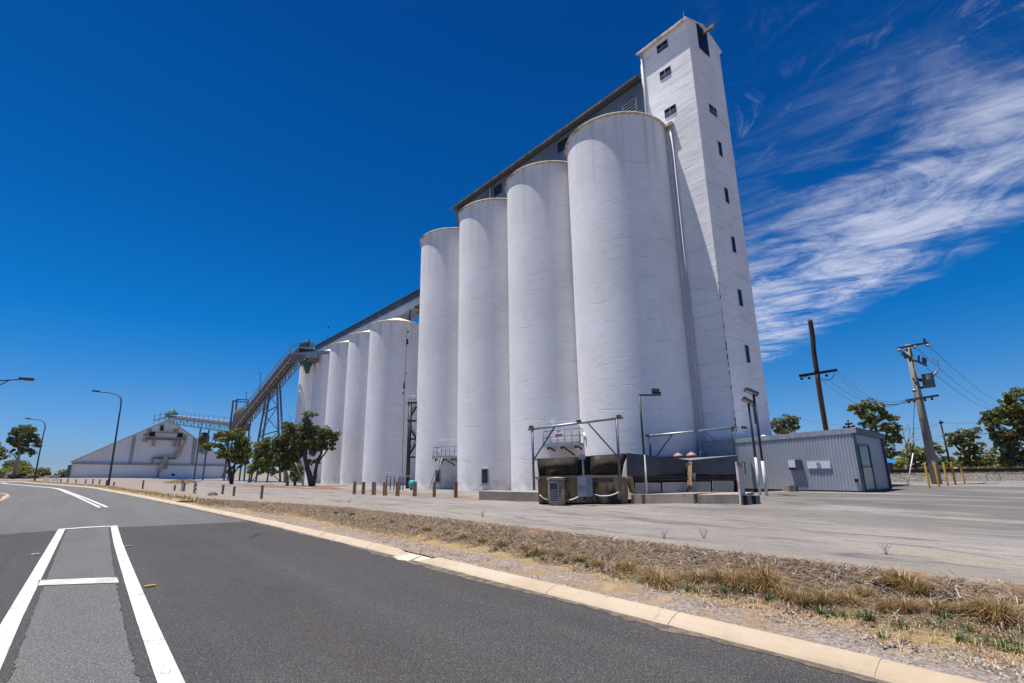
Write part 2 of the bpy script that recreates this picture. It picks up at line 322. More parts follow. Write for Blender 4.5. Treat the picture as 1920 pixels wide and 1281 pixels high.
# ------------------------------------------------------------------ mesh helpers
class MB:
    def __init__(s): s.v = []; s.f = []; s.mi = []; s.cur = 0; s.sm = []
    def face(s, idx, smooth=False): s.f.append(tuple(idx)); s.mi.append(s.cur); s.sm.append(smooth)
    def quad(s, *p):
        b = len(s.v); s.v += [tuple(q) for q in p]; s.face(range(b, b+len(p)))
    def hexa(s, p):
        """8 corners: bottom loop 0-3, top loop 4-7"""
        b = len(s.v); s.v += [tuple(q) for q in p]
        for q in ((3, 2, 1, 0), (4, 5, 6, 7), (0, 1, 5, 4), (1, 2, 6, 5), (2, 3, 7, 6), (3, 0, 4, 7)): s.face([b+i for i in q])
    def box(s, c, ax, ay, az, hx, hy, hz):
        c = Vector(c); X, Y, Z = Vector(ax)*hx, Vector(ay)*hy, Vector(az)*hz
        s.hexa([c-X-Y-Z, c+X-Y-Z, c+X+Y-Z, c-X+Y-Z, c-X-Y+Z, c+X-Y+Z, c+X+Y+Z, c-X+Y+Z])
    def ubox(s, U0, U1, N0, N1, z0, z1):
        s.hexa([un(U0, N0, z0), un(U1, N0, z0), un(U1, N1, z0), un(U0, N1, z0), un(U0, N0, z1), un(U1, N0, z1), un(U1, N1, z1), un(U0, N1, z1)])
    def bar(s, a, b, w=.1, h=None, up=(0, 0, 1)):
        a = Vector(a); b = Vector(b); d = (b-a); L = d.length
        if L < 1e-6: return
        d /= L; upv = Vector(up)
        if abs(d.dot(upv)) > .97: upv = Vector((1, 0, 0))
        x = d.cross(upv).normalized(); y = x.cross(d).normalized()
        s.box((a+b)/2, d, x, y, L/2, w/2, (h or w)/2)
    def tube(s, pts, rad, seg=8, caps=True):
        pts = [Vector(p) for p in pts]; m = len(pts)
        rad = [rad]*m if not hasattr(rad, '__len__') else rad
        if len(rad) != m: rad = list(np.interp(np.linspace(0, 1, m), np.linspace(0, 1, len(rad)), rad))
        b = len(s.v); prev = None
        for i, p in enumerate(pts):
            t = (pts[min(i+1, m-1)]-pts[max(i-1, 0)]).normalized()
            if prev is None: ref = Vector((1, 0, 0)) if abs(t.x) < .8 else Vector((0, 1, 0)); x = t.cross(ref).normalized()
            else: x = (prev - t*prev.dot(t)).normalized()
            prev = x; y = t.cross(x)
            for k in range(seg):
                a = 2*math.pi*k/seg; s.v.append(tuple(p + (x*math.cos(a)+y*math.sin(a))*rad[i]))
        for i in range(m-1):
            for k in range(seg):
                k2 = (k+1) % seg; s.face((b+i*seg+k, b+i*seg+k2, b+(i+1)*seg+k2, b+(i+1)*seg+k), True)
        if caps: s.face([b+k for k in range(seg)][::-1]); s.face([b+(m-1)*seg+k for k in range(seg)])
    def lathe(s, C, prof, seg=48, a0=0., a1=2*math.pi, smooth=True):
        """prof: list of (radius, z) about the vertical through C"""
        full = abs(a1-a0-2*math.pi) < 1e-6; m = seg if full else seg+1; b = len(s.v)
        for r, z in prof:
            for k in range(m):
                a = a0+(a1-a0)*k/seg; s.v.append((C.x+r*math.cos(a), C.y+r*math.sin(a), C.z+z))
        for i in range(len(prof)-1):
            for k in range(seg):
                k2 = (k+1) % m; s.face((b+i*m+k, b+i*m+k2, b+(i+1)*m+k2, b+(i+1)*m+k), smooth)
    def build(s, name, m, parent=None, split=None):
        me = bpy.data.meshes.new(name); root = parent
        while root is not None and root.parent: root = root.parent
        off = root.location.copy() if root is not None else Vector((0, 0, 0))
        v = np.array(s.v, dtype=np.float64) - np.array(off)
        me.from_pydata(v.tolist(), [], s.f)
        for q in (m if isinstance(m, (list, tuple)) else [m]): me.materials.append(MATS[q])
        me.polygons.foreach_set('material_index', s.mi); me.polygons.foreach_set('use_smooth', s.sm); me.update()
        o = bpy.data.objects.new(name, me); S.collection.objects.link(o)
        if parent is not None: o.parent = parent
        return o
def fastmesh(name, V, Fq, m, parent=None, nv=4, loc=None):
    me = bpy.data.meshes.new(name); V = np.asarray(V, dtype=np.float32); k = len(Fq)
    root = parent
    while root is not None and root.parent: root = root.parent
    if root is not None: V = V - np.array(root.location, dtype=np.float32)
    elif loc is not None: V = V - np.array(loc, dtype=np.float32)
    me.vertices.add(len(V)); me.vertices.foreach_set('co', V.ravel())
    me.loops.add(k*nv); me.loops.foreach_set('vertex_index', np.asarray(Fq, dtype=np.int32).ravel())
    me.polygons.add(k); me.polygons.foreach_set('loop_start', np.arange(k, dtype=np.int32)*nv)
    me.materials.append(MATS[m]); me.update(calc_edges=True); me.validate()
    o = bpy.data.objects.new(name, me); S.collection.objects.link(o)
    if parent is not None: o.parent = parent
    elif loc is not None: o.location = loc
    return o
def tag(o, label=None, cat=None, group=None, kind=None):
    if label: o['label'] = label
    if cat: o['category'] = cat
    if group: o['group'] = group
    if kind: o['kind'] = kind
    return o
def thing(name, label, cat, loc=(0, 0, 0), group=None):
    o = bpy.data.objects.new(name, None); S.collection.objects.link(o); o.location = loc; o.empty_display_size = .2
    return tag(o, label, cat, group)
def copy_tree(root, loc, label=None):
    r = root.copy(); S.collection.objects.link(r); r.location = loc
    if label: r['label'] = label
    for ch in root.children:
        c = ch.copy(); S.collection.objects.link(c); c.parent = r
        for g in ch.children: d = g.copy(); S.collection.objects.link(d); d.parent = c
    return r
Z3 = Vector((0, 0, 1))
# ------------------------------------------------------------------ ground, road, kerb, verge
def catmull(P, step=.5):
    out = []
    for i in range(len(P)-1):
        p0, p1, p2, p3 = P[max(i-1, 0)], P[i], P[i+1], P[min(i+2, len(P)-1)]
        k = max(int((p2-p1).length/step), 1)
        for j in range(k):
            t = j/k; out.append(.5*((2*p1)+(p2-p0)*t+(2*p0-5*p1+4*p2-p3)*t*t+(3*p1-p0-3*p2+p3)*t**3))
    out.append(P[-1]); return out
kp = [un(*q) for q in ((-48, -20.5), (-32, -20.5), (-17, -20.52), (-10.5, -20.57), (-7, -20.62), (-2.2, -20.74), (2.74, -20.96), (13.7, -21.5), (34, -22.7))]
for q in ((150, 913.2), (60, 906.2), (0, 903.6)): p = G(*q); kp.append(Vector((p.x, p.y, 0)))
d_ = (kp[-1]-kp[-2]).normalized(); kp.append(kp[-1]+Vector((d_.x*.95-d_.y*.3, d_.y*.95+d_.x*.3, 0))*40)
KERB = catmull(kp, .6)
KX = np.array([[p.x, p.y] for p in KERB]); KD = np.gradient(KX, axis=0); KD /= np.linalg.norm(KD, axis=1)[:, None]
KN = np.stack([KD[:, 1], -KD[:, 0]], 1)                      # towards the yard
KL = np.concatenate([[0], np.cumsum(np.linalg.norm(np.diff(KX, axis=0), axis=1))])
KU = (KX-np.array([C0.x, C0.y])) @ np.array([u.x, u.y])
def sst(x, a, b): t = np.clip((x-a)/(b-a), 0, 1); return t*t*(3-2*t)
def gz_np(x, y):
    U = (x-C0.x)*u.x+(y-C0.y)*u.y; N = (x-C0.x)*n.x+(y-C0.y)*n.y
    z = -.2*sst(N, -13.5, -8.) + .34*sst(-U, 3.6, 8.)*sst(N, -9.5, -4.)
    q = -x/np.maximum(y, 1.); return z + .62*sst(y, 58, 108)*sst(q, .58, .88)
def sdist(x, y):
    """signed distance from the kerb line (+ yard side) and the index of the nearest kerb point"""
    best = np.full(x.shape, 1e9); idx = np.zeros(x.shape, int)
    for i in range(0, len(KX)):
        d = (x-KX[i, 0])**2+(y-KX[i, 1])**2; m = d < best; best[m] = d[m]; idx[m] = i
    s = (x-KX[idx, 0])*KN[idx, 0]+(y-KX[idx, 1])*KN[idx, 1]; return s, idx
def vwidth(U): return 3.9 - 2.3*sst(U, -1., 16.)
def frame_vec(t, v, su, sn, sz=1.):
    sp = t.new('ShaderNodeSeparateXYZ'); t.L.new(v, sp.inputs[0])
    a = t.math('ADD', t.math('MULTIPLY', sp.outputs[0], u.x), t.math('MULTIPLY', sp.outputs[1], u.y))
    b = t.math('ADD', t.math('MULTIPLY', sp.outputs[0], n.x), t.math('MULTIPLY', sp.outputs[1], n.y))
    c = t.new('ShaderNodeCombineXYZ'); t.L.new(t.math('MULTIPLY', a, su), c.inputs[0]); t.L.new(t.math('MULTIPLY', b, sn), c.inputs[1]); t.L.new(t.math('MULTIPLY', sp.outputs[2], sz), c.inputs[2])
    return c.outputs[0], a, b
CN = C0.dot(n); CU = C0.dot(u)
def yard_extra(t, v, col, b):
    w, a, nn = frame_vec(t, v, .34, 2.3); s1 = t.noise(w, 1., 9, .68, dist=.9)
    w2, _, _ = frame_vec(t, v, .09, .50); s2 = t.noise(w2, 1., 9, .66, dist=.8)
    col = t.mix(t.ss(s1, .52, .61, 0, .85), col, (.072, .067, .066)); tan = t.ss(t.noise(frame_vec(t, v, .22, .8)[0], 1., 7, .65, dist=.6), .50, .66, 0, .7); col = t.mix(tan, col, (.33, .265, .20))
    col = t.mix(t.ss(s2, .53, .66, 0, .62), col, (.105, .10, .10)); col = t.mix(t.ss(s2, .46, .32, 0, .6), col, (.34, .30, .265))
    right = t.math('MULTIPLY', t.ss(t.math('SUBTRACT', CU, a), 5.5, 9.5), t.ss(nn, CN-9.5, CN-6.5))
    strip = t.math('MULTIPLY', right, t.ss(nn, CN+9.5, CN+8.))
    col = t.mix(t.math('MULTIPLY', strip, t.ss(s2, .34, .55, .0, .75)), col, (.075, .07, .07))
    # sandy lip at the verge, red-brown dirt before the timber posts, dry grass beyond the line
    fine = t.noise(v, .8, 6, .65)
    sand = t.ss(t.math('ADD', nn, t.math('MULTIPLY', fine, 1.4)), CN-14.7, CN-15.8)
    col = t.mix(t.math('MULTIPLY', sand, .75), col, (.27, .215, .165))
    dirt = t.math('MULTIPLY', t.ss(nn, CN-10.2, CN-9.), t.ss(nn, CN-6.2, CN-7.6))
    dirt = t.math('MULTIPLY', dirt, t.math('MULTIPLY', t.ss(t.math('SUBTRACT', a, CU), 2.5, 4.5), t.ss(t.math('SUBTRACT', a, CU), 26, 19)))
    col = t.mix(t.math('MULTIPLY', dirt, t.ss(fine, .35, .55)), col, (.19, .125, .085))
    foot = t.math('MULTIPLY', t.ss(nn, CN-7.9, CN-6.4), t.ss(nn, CN+1., CN-4.))
    foot = t.math('MULTIPLY', foot, t.math('MULTIPLY', t.ss(t.math('SUBTRACT', CU, a), -6., -4.), t.ss(t.math('SUBTRACT', CU, a), 8., 6.)))
    col = t.mix(t.math('MULTIPLY', foot, t.ss(fine, .36, .56)), col, (.25, .165, .095))
    grass = t.ss(t.math('ADD', nn, t.math('MULTIPLY', fine, 8)), CN+29, CN+34)
    col = t.mix(grass, col, (.26, .19, .09))
    col = t.mix(t.ss(t.noise(v, 5., 8, .75), .50, .72, 0, .5), col, (.13, .12, .115))
    crk = t.math('MULTIPLY', t.ss(t.vor(t.mix(.12, v, t.new('ShaderNodeTexNoise').outputs['Color']), .38, 'DISTANCE_TO_EDGE'), .010, .003), t.ss(fine, .52, .60)); col = t.mix(t.math('MULTIPLY', crk, .55), col, (.05, .048, .045))
    grain = t.vor(v, 42.)
    col = t.mix(t.ss(grain, .2, .75, 0, .45), col, (.12, .115, .115))
    bn = t.new('ShaderNodeBump'); bn.inputs['Strength'].default_value = .5; bn.inputs['Distance'].default_value = .012
    t.L.new(grain, bn.inputs['Height']); t.L.new(bn.outputs[0], b.inputs['Normal'])
    return col
mat('yard', (.275, .245, .222), (.205, .183, .168), .35, rough=.92, extra=yard_extra, spec=.25)
def road_extra(c_tar, c_stone, wear):
    def f(t, v, col, b):
        w, a, nn = frame_vec(t, v, .05, 1.1); s = t.noise(w, 1., 4, .55, dist=.2)
        col = t.mix(t.ss(s, .40, .66, 0, 1), col, wear)
        col = t.mix(t.ss(t.noise(v, .55, 5, .6), .52, .75, 0, .35), col, c_tar)
        col = t.mix(t.ss(t.noise(w, .7, 5, .6), .46, .68, 0, .5), col, (wear[0]*.86, wear[1]*.74, wear[2]*.70))
        g = t.vor(v, 85.); k = t.vor(v, 85., out='Color'); sp = t.new('ShaderNodeSeparateXYZ'); t.L.new(k, sp.inputs[0])
        col = t.mix(t.ss(g, .25, .62, 0, .75), col, c_tar)
        col = t.mix(t.math('MULTIPLY', t.ss(sp.outputs[0], .74, .92), t.ss(g, .42, .2)), col, c_stone)
        col = t.mix(t.ss(t.noise(v, 38., 4, .75), .46, .66, 0, .55), col, c_tar)
        col = t.mix(t.ss(t.noise(v, 55., 3, .7), .56, .70, 0, .5), col, tuple(min(x*1.5, 1) for x in wear))
        crk = t.math('MULTIPLY', t.ss(t.vor(v, .55, 'DISTANCE_TO_EDGE'), .010, .002), t.ss(t.noise(v, .3, 4, .6), .55, .62)); col = t.mix(t.math('MULTIPLY', crk, .8), col, (.02, .02, .02))
        bn = t.new('ShaderNodeBump'); bn.inputs['Strength'].default_value = .75; bn.inputs['Distance'].default_value = .008; bn.invert = True
        t.L.new(g, bn.inputs['Height']); t.L.new(bn.outputs[0], b.inputs['Normal'])
        return col
    return f
mat('asphalt_old', (.185, .180, .176), (.150, .147, .146), .5, rough=.9, extra=road_extra((.05, .05, .05), (.27, .26, .25), (.205, .20, .195)), spec=.3)
mat('asphalt_new', (.082, .077, .077), (.062, .059, .060), .6, rough=.88, extra=road_extra((.022, .021, .022), (.24, .23, .22), (.105, .098, .096)), spec=.3)
mat('asphalt_seal', (.040, .039, .041), (.06, .058, .059), 6., rough=.9, spec=.3)
def line_extra(t, v, col, b):
    g = t.vor(v, 70.); cr = t.vor(v, 5., 'DISTANCE_TO_EDGE'); nz = t.noise(v, 3., 5, .6)
    col = t.mix(t.math('MULTIPLY', t.ss(cr, .02, .004), t.ss(nz, .48, .6)), col, (.22, .215, .21))
    col = t.mix(t.math('MULTIPLY', t.ss(g, .40, .66), t.ss(nz, .44, .66)), col, (.24, .235, .23)); col = t.mix(t.ss(t.noise(v, 1.3, 6, .7), .52, .74, 0, .45), col, (.34, .33, .31)); return col
mat('line_paint', (.60, .59, .575), (.49, .48, .465), 2., rough=.75, extra=line_extra)
mat('line_worn', (.56, .53, .48), (.44, .40, .36), 3., rough=.75, extra=line_extra)
def kerb_extra(t, v, col, b):
    w, a, nn = frame_vec(t, v, .5, 6., 4.)
    col = t.mix(t.ss(t.noise(w, 1., 5, .6), .5, .75, 0, .55), col, (.30, .24, .18))
    col = t.mix(t.ss(t.noise(v, 2.5, 6, .6), .60, .74, 0, .7), col, (.24, .155, .085))
    col = t.mix(t.ss(t.noise(v, 11, 6, .7), .52, .74, 0, .45), col, (.24, .20, .16)); col = t.mix(t.ss(t.noise(v, .9, 4, .6), .5, .7, 0, .4), col, (.46, .40, .33))
    bn = t.new('ShaderNodeBump'); bn.inputs['Strength'].default_value = .3; bn.inputs['Distance'].default_value = .006
    t.L.new(t.noise(v, 60, 4), bn.inputs['Height']); t.L.new(bn.outputs[0], b.inputs['Normal']); return col
mat('kerb_concrete', (.42, .34, .25), (.37, .285, .195), 1.2, rough=.9, extra=kerb_extra)
mat('spoon_concrete', (.50, .44, .36), (.42, .36, .29), 2., rough=.9)
def verge_extra(t, v, col, b):
    at = t.new('ShaderNodeAttribute'); at.attribute_name = 'zone'; z = at.outputs['Fac']
    nz = t.noise(v, 1.1, 6, .65); zz = t.math('ADD', z, t.math('MULTIPLY', t.math('SUBTRACT', nz, .5), .28))
    gv = t.vor(v, 46., out='Color'); sp = t.new('ShaderNodeSeparateXYZ'); t.L.new(gv, sp.inputs[0])
    grav = t.mix(sp.outputs[0], (.13, .10, .085), (.34, .295, .265))
    grav = t.mix(t.ss(t.noise(v, .9, 6, .65), .44, .64, 0, .85), grav, (.27, .175, .095)); grav = t.mix(t.ss(t.noise(v, 2.3, 6, .65), .54, .66, 0, .8), grav, (.34, .25, .13))
    mul = t.mix(t.ss(t.noise(v, 16, 6, .75), .36, .66), (.035, .025, .018), (.22, .155, .10))
    mul = t.mix(t.ss(t.noise(v, .7, 4, .6), .54, .7, 0, .7), mul, (.25, .14, .075))
    straw = (.30, .21, .105)
    col = t.mix(t.ss(zz, .26, .36), grav, straw); col = t.mix(t.ss(zz, .38, .48), col, mul); col = t.mix(t.ss(zz, .86, 1.0), col, (.27, .22, .175))
    bn = t.new('ShaderNodeBump'); bn.inputs['Strength'].default_value = .9; bn.inputs['Distance'].default_value = .02
    t.L.new(t.noise(v, 30, 5, .7), bn.inputs['Height']); t.L.new(bn.outputs[0], b.inputs['Normal']); return col
mat('verge', (.3, .26, .22), None, 1., rough=.95, extra=verge_extra, spec=.2)
mat('soil', (.16, .105, .07), (.10, .07, .05), 3., rough=.95, bump=.6, bscale=12)
mat('red_soil', (.20, .105, .06), (.12, .065, .045), 3., rough=.95, bump=.6, bscale=10)
mat('ballast', (.185, .16, .14), (.09, .078, .07), 7., rough=.95, bump=1., bscale=9., lo=.4, hi=.6, bdist=.08)

def ground_sheet():
    az = np.concatenate([np.radians(np.arange(-180, -66, 6.)), np.radians(np.arange(-66, 66, .3)), np.radians(np.arange(66, 180, 6.))])
    r = np.concatenate([[0.], 1.2*1.0225**np.arange(0, 372)]); A, Rr = np.meshgrid(az, r)
    x, y = Rr*np.sin(A), Rr*np.cos(A); z = gz_np(x, y); s, idx = sdist(x, y)
    w = vwidth(KU[idx]); near = np.hypot(x-KX[idx, 0], y-KX[idx, 1]) < 150
    inside = (s < w+.02) & ((s > -45) | (Rr < 60)) & near
    z = z - np.where(inside, .40, 0.)
    # small natural unevenness far from the buildings
    z += .05*np.sin(x*.13+1)*np.cos(y*.11)*sst(Rr, 60, 140)
    V = np.stack([x, y, z], -1).reshape(-1, 3); na = len(az); nr = len(r)
    ii, jj = np.meshgrid(np.arange(nr-1), np.arange(na), indexing='ij'); j2 = (jj+1) % na
    Fq = np.stack([ii*na+jj, ii*na+j2, (ii+1)*na+j2, (ii+1)*na+jj], -1).reshape(-1, 4)[:, ::-1]
    o = fastmesh('ground', V, Fq, 'yard'); o.data.polygons.foreach_set('use_smooth', [True]*len(o.data.polygons)); tag(o, kind='structure')
ground_sheet()
def strip(name, srow, m, zfun, i0=0, i1=None, kind='structure', attr=None):
    """sheet laid along the kerb line: srow(i) gives the offsets across it"""
    idx = np.arange(len(KX))[i0:i1]; V = []; zone = []
    for i in idx:
        s = srow(i); p = KX[i]+np.outer(s, KN[i]); z = zfun(i, s, p)
        V.append(np.column_stack([p, z]));
        if attr: zone.append(attr(i, s))
    k = len(V[0]); V = np.concatenate(V); m_ = len(idx)
    a, b = np.meshgrid(np.arange(m_-1), np.arange(k-1), indexing='ij')
    Fq = np.stack([a*k+b, (a+1)*k+b, (a+1)*k+b+1, a*k+b+1], -1).reshape(-1, 4)
    o = fastmesh(name, V, Fq[:, ::-1], m)
    o.data.polygons.foreach_set('use_smooth', [True]*len(o.data.polygons))
    if attr:
        at = o.data.attributes.new('zone', 'FLOAT', 'POINT'); at.data.foreach_set('value', np.concatenate(zone).astype(np.float32))
    if kind: tag(o, kind=kind)
    return o
strip('road', lambda i: np.concatenate([[.06], -np.arange(0, 12, 1.), -np.arange(12, 34, 4.)]), 'asphalt_old', lambda i, s, p: gz_np(p[:, 0], p[:, 1]))
def vprof(s, w):
    q = s/w
    return np.interp(q, [0, .07, .2, .34, .42, .55, .8, .93, 1., 1.12], [.055, .06, .03, -.05, -.06, -.01, .065, .07, .03, -.03])
KFINE = catmull(kp[:8], .11)
def verge():
    P = np.array([[p.x, p.y] for p in KFINE]); d = np.gradient(P, axis=0); d /= np.linalg.norm(d, axis=1)[:, None]; N = np.stack([d[:, 1], -d[:, 0]], 1)
    Uf = (P-np.array([C0.x, C0.y])) @ np.array([u.x, u.y]); keep = Uf > -24; P, N, Uf = P[keep], N[keep], Uf[keep]
    q = np.linspace(0, 1, 44); V = []; zo = []
    for i in range(len(P)):
        w = vwidth(Uf[i]); s = .24+(w*1.12-.24)*q; p = P[i]+np.outer(s, N[i])
        nz = .025*np.sin(p[:, 0]*3.1+p[:, 1]*1.7)+.02*np.sin(p[:, 0]*7.3-p[:, 1]*5.1)+rng.normal(0, .008, len(q))
        z = gz_np(p[:, 0], p[:, 1])+vprof(s, w)+nz*np.where((q > .08) & (q < .9), 1, .2); V.append(np.column_stack([p, z])); zo.append(s/w)
    k = 44; m_ = len(V); a, b = np.meshgrid(np.arange(m_-1), np.arange(k-1), indexing='ij')
    Fq = np.stack([a*k+b, (a+1)*k+b, (a+1)*k+b+1, a*k+b+1], -1).reshape(-1, 4)[:, ::-1]
    o = fastmesh('verge', np.concatenate(V), Fq, 'verge'); o.data.polygons.foreach_set('use_smooth', [True]*len(o.data.polygons))
    at = o.data.attributes.new('zone', 'FLOAT', 'POINT'); at.data.foreach_set('value', np.concatenate(zo).astype(np.float32)); tag(o, kind='structure')
verge()
ifar = int(np.argmin(abs(KU-11.5)))
strip('verge_far', lambda i: np.linspace(.24, 1.85, 8), 'verge', lambda i, s, p: gz_np(p[:, 0], p[:, 1])+np.interp(s, [.2, .8, 1.6, 1.9], [.06, .09, .03, -.05]), i0=ifar, attr=lambda i, s: np.interp(s, [.24, .6, 1., 1.85], [.25, .34, .36, 1.]))
def kerb():
    b = MB(); prof = [(-.02, -.03), (0., .014), (.025, .032), (.09, .062), (.165, .084), (.205, .082), (.22, .02)]
    L = 0.; cuts = []; i = 0
    step = .6
    P = [Vector((x, y, 0)) for x, y in KX]
    tot = KL[-1]
    def at(l):
        x = np.interp(l, KL, KX[:, 0]); y = np.interp(l, KL, KX[:, 1]); nx = np.interp(l, KL, KN[:, 0]); ny = np.interp(l, KL, KN[:, 1]); return x, y, nx, ny
    gapL = float(np.interp(-10.70, KU, KL)); l = float(np.interp(-26, KU, KL)); off = (gapL-l) % 1.57; l += off-1.57
    while l < tot-3:
        a, e = l, l+1.57
        j = .004 if e < gapL+60 else 0.
        if abs(e-gapL) < .1: e = gapL-.10
        if abs(a-gapL) < .1: a = gapL+.28
        ls = np.linspace(a+j*.6, e-j*.6, 4); base = len(b.v); jit = rng.normal(0, .004, 2)
        for q in ls:
            x, y, nx, ny = at(q); g = gz(x, y)
            # mitred run-down at the drain opening
            tape = 1.
            if abs(e-(gapL-.10)) < .01: tape = ss(gapL-.10-q, -.05, .55)
            if abs(a-(gapL+.28)) < .01: tape = .25+.75*ss(q-gapL-.28, -.05, .5)
            for s, z in prof: b.v.append((x+nx*(s+jit[0]), y+ny*(s+jit[0]), g+(z*tape if z > 0 else z)))
        m = len(prof)
        for k in range(3):
            for r in range(m-1): b.face((base+k*m+r, base+k*m+r+1, base+(k+1)*m+r+1, base+(k+1)*m+r))
        b.face(range(base, base+m)); b.face(range(base+3*m+m-1, base+3*m-1, -1))
        l += 1.57
    tag(b.build('kerb', 'kerb_concrete'), kind='structure')
    g = MB(); x, y, nx, ny = at(gapL+.05); g.hexa([(x+nx*s+ny*-t*0, y+ny*s, z) for s, t, z in ((0, 0, 0),)]*8) if False else None
    a = un(-10.85, -20.68, .006); bb = un(-10.25, -20.68, .006); c = un(-10.42, -20.36, .035); d = un(-10.72, -20.33, .045); g.quad(un(-11.0, -20.60, .004), un(-10.1, -20.60, .004), un(-10.1, -20.22, .05), un(-11.0, -20.22, .05))
    g.quad(a, bb, c, d); tag(g.build('drain_apron', 'spoon_concrete'), kind='structure')
kerb()
def sheet(name, pts_a, pts_b, m, z, kind='structure', parent=None):
    """ribbon between two rows of (U, N)"""
    b = MB(); k = len(pts_a)
    for q in list(pts_a)+list(pts_b): b.v.append(tuple(un(q[0], q[1], gz(*un(q[0], q[1])[:2])+z)))
    for i in range(k-1): b.face((i, k+i, k+i+1, i+1))
    o = b.build(name, m, parent)
    if kind: tag(o, kind=kind)
    return o
UU = np.concatenate([np.linspace(-46, -15, 8), np.linspace(-14.9, -.62, 420)])
def Nr(U): return np.interp(U, [-46, -14, -12, -9.5, -7, -4.5, -2, -.4], [-24.02, -24.0, -23.985, -23.955, -23.92, -23.88, -23.82, -23.78])     # outer edge of the right-hand line
def Nl(U): return np.interp(U, [-46, -11, -.1], [-25.2, -25.14, -25.0])
jag = np.cumsum(rng.normal(0, .02, len(UU))); jag = .012*np.tanh((jag-np.convolve(jag, np.ones(15)/15, 'same'))/.03)+rng.normal(0, .004, len(UU))
def lane():
    a = [(U, -20.53-.012*max(0, U+10)) for U in UU]; kern = [(U, np.interp(U, KU, [to_un(p)[1] for p in KX])+.03) for U in UU]
    b = [(U, Nr(U)-.1) for U in UU]
    # the joint in the surfacing runs slightly askew
    a = [(U-1.15*ss(U, -3, -.6), q[1]) for (U, _), q in zip(a, kern)]
    sheet('road_lane', b, a, 'asphalt_new', .004)
    sheet('road_joint', [(U, Nr(U)-.19-.05*ss(-U, 3, 12)+j) for U, j in zip(UU, jag)], [(U, Nr(U)-.08) for U in UU], 'asphalt_new', .005)
    sheet('road_lane', [(U+.15, -33) for U in UU], [(U+.3, Nl(U)+.06) for U in UU], 'asphalt_new', .004)
    sheet('road_joint', [(U+.25, Nl(U)+.05) for U in UU], [(U+.25, Nl(U)+.18+.03*ss(-U, 3, 12)+j) for U, j in zip(UU, jag[::-1])], 'asphalt_new', .005)
lane()
UL = np.linspace(-46, -.3, 60)
sheet('road_line', [(U, Nr(U)-.145) for U in UL], [(U, Nr(U)) for U in UL], 'line_paint', .009)
UL2 = np.linspace(-46, .05, 60)
sheet('road_line', [(U, Nl(U)) for U in UL2], [(U, Nl(U)+.14) for U in UL2], 'line_paint', .009)
sheet('road_line', [(-.18, -25.0), (-.14, -24.4), (-.34, -23.77)], [(.08, -25.0), (.12, -24.4), (-.06, -23.77)], 'line_paint', .012)
sheet('road_line', [(-8.95, -24.98), (-9.5, -24.16)], [(-8.5, -24.98), (-9.05, -24.16)], 'line_worn', .009)
i0 = int(np.argmin(abs(KU-10.6)))
for s0, s1, w_ in ((-2.42, -2.29, 0.), (-2.66, -2.53, .115)):
    strip('road_line', lambda i, s0=s0, s1=s1, w_=w_: np.array([s0, s1+w_*ss(i-i0, 14, 34)]), 'line_paint', lambda i, s, p: gz_np(p[:, 0], p[:, 1])+.006+.00002*max(i-i0, 0)*4, i0=i0)
def gutter():
    b = MB(); rr = random.Random(4); l0 = float(np.interp(-20, KU, KL)); l1 = float(np.interp(14, KU, KL)); k = int((l1-l0)/.06); w = .06
    for i in range(k+1):
        l = l0+(l1-l0)*i/k; x = np.interp(l, KL, KX[:, 0]); y = np.interp(l, KL, KX[:, 1]); nx = np.interp(l, KL, KN[:, 0]); ny = np.interp(l, KL, KN[:, 1])
        w = min(max(w+rr.gauss(0, .018), .015), .16); b.v += [(x+nx*.012, y+ny*.012, .013), (x-nx*w, y-ny*w, .0075)]
    for i in range(k): b.face((2*i, 2*i+1, 2*i+3, 2*i+2))
    tag(b.build('gutter_dust', 'gutter_dust'), kind='stuff')
mat('gutter_dust', (.085, .07, .055), (.17, .13, .09), 9., rough=.95, bump=.6, bscale=50, lo=.42, hi=.62)
gutter()
def island():
    o = [un(*q) for q in ((17.5, -27.75), (25, -27.95), (31, -28.25), (36, -28.9), (39.5, -29.8), (41, -31), (40, -32.6), (36, -33.6), (28, -33.8), (18, -33.5), (14.8, -32), (14.4, -30), (15.3, -28.4))]
    o = catmull(o+[o[0]], .8)[:-1]; c = sum(o, Vector())/len(o); b = MB(); k = len(o)
    for ins, z in ((0, .0), (.05, .10), (.28, .11), (.30, .05)):
        for p in o: q = p+(c-p).normalized()*ins; b.v.append((q.x, q.y, gz(q.x, q.y)+z))
    for r in range(3):
        for i in range(k): j = (i+1) % k; b.face((r*k+i, r*k+j, (r+1)*k+j, (r+1)*k+i), True)
    tag(b.build('island_kerb', 'kerb_concrete'), kind='structure')
    s = MB(); s.v = [tuple(b.v[3*k+i]) for i in range(k)]; s.face(range(k)[::-1]); tag(s.build('island_soil', 'soil'), kind='structure')
island()
for i, (px, py, m, lab) in enumerate(((281, 1101, 'yellow_rail', 'yellow reflective stud on the dark lane beside the white crossbar'), (240, 1026, 'yellow_rail', 'yellowish reflective stud on the dark lane near the far end of the median'), (66, 1041, 'line_worn', 'pale reflective stud on the left-hand lane beside the median line'))):
    p = G(px, py); b = MB(); b.box((p.x, p.y, .012), u, n, Z3, .045, .055, .010); b.box((p.x, p.y, .020), u, n, Z3, .028, .04, .006); tag(b.build('road_stud', m), lab, 'road stud', 'reflective studs on the road')
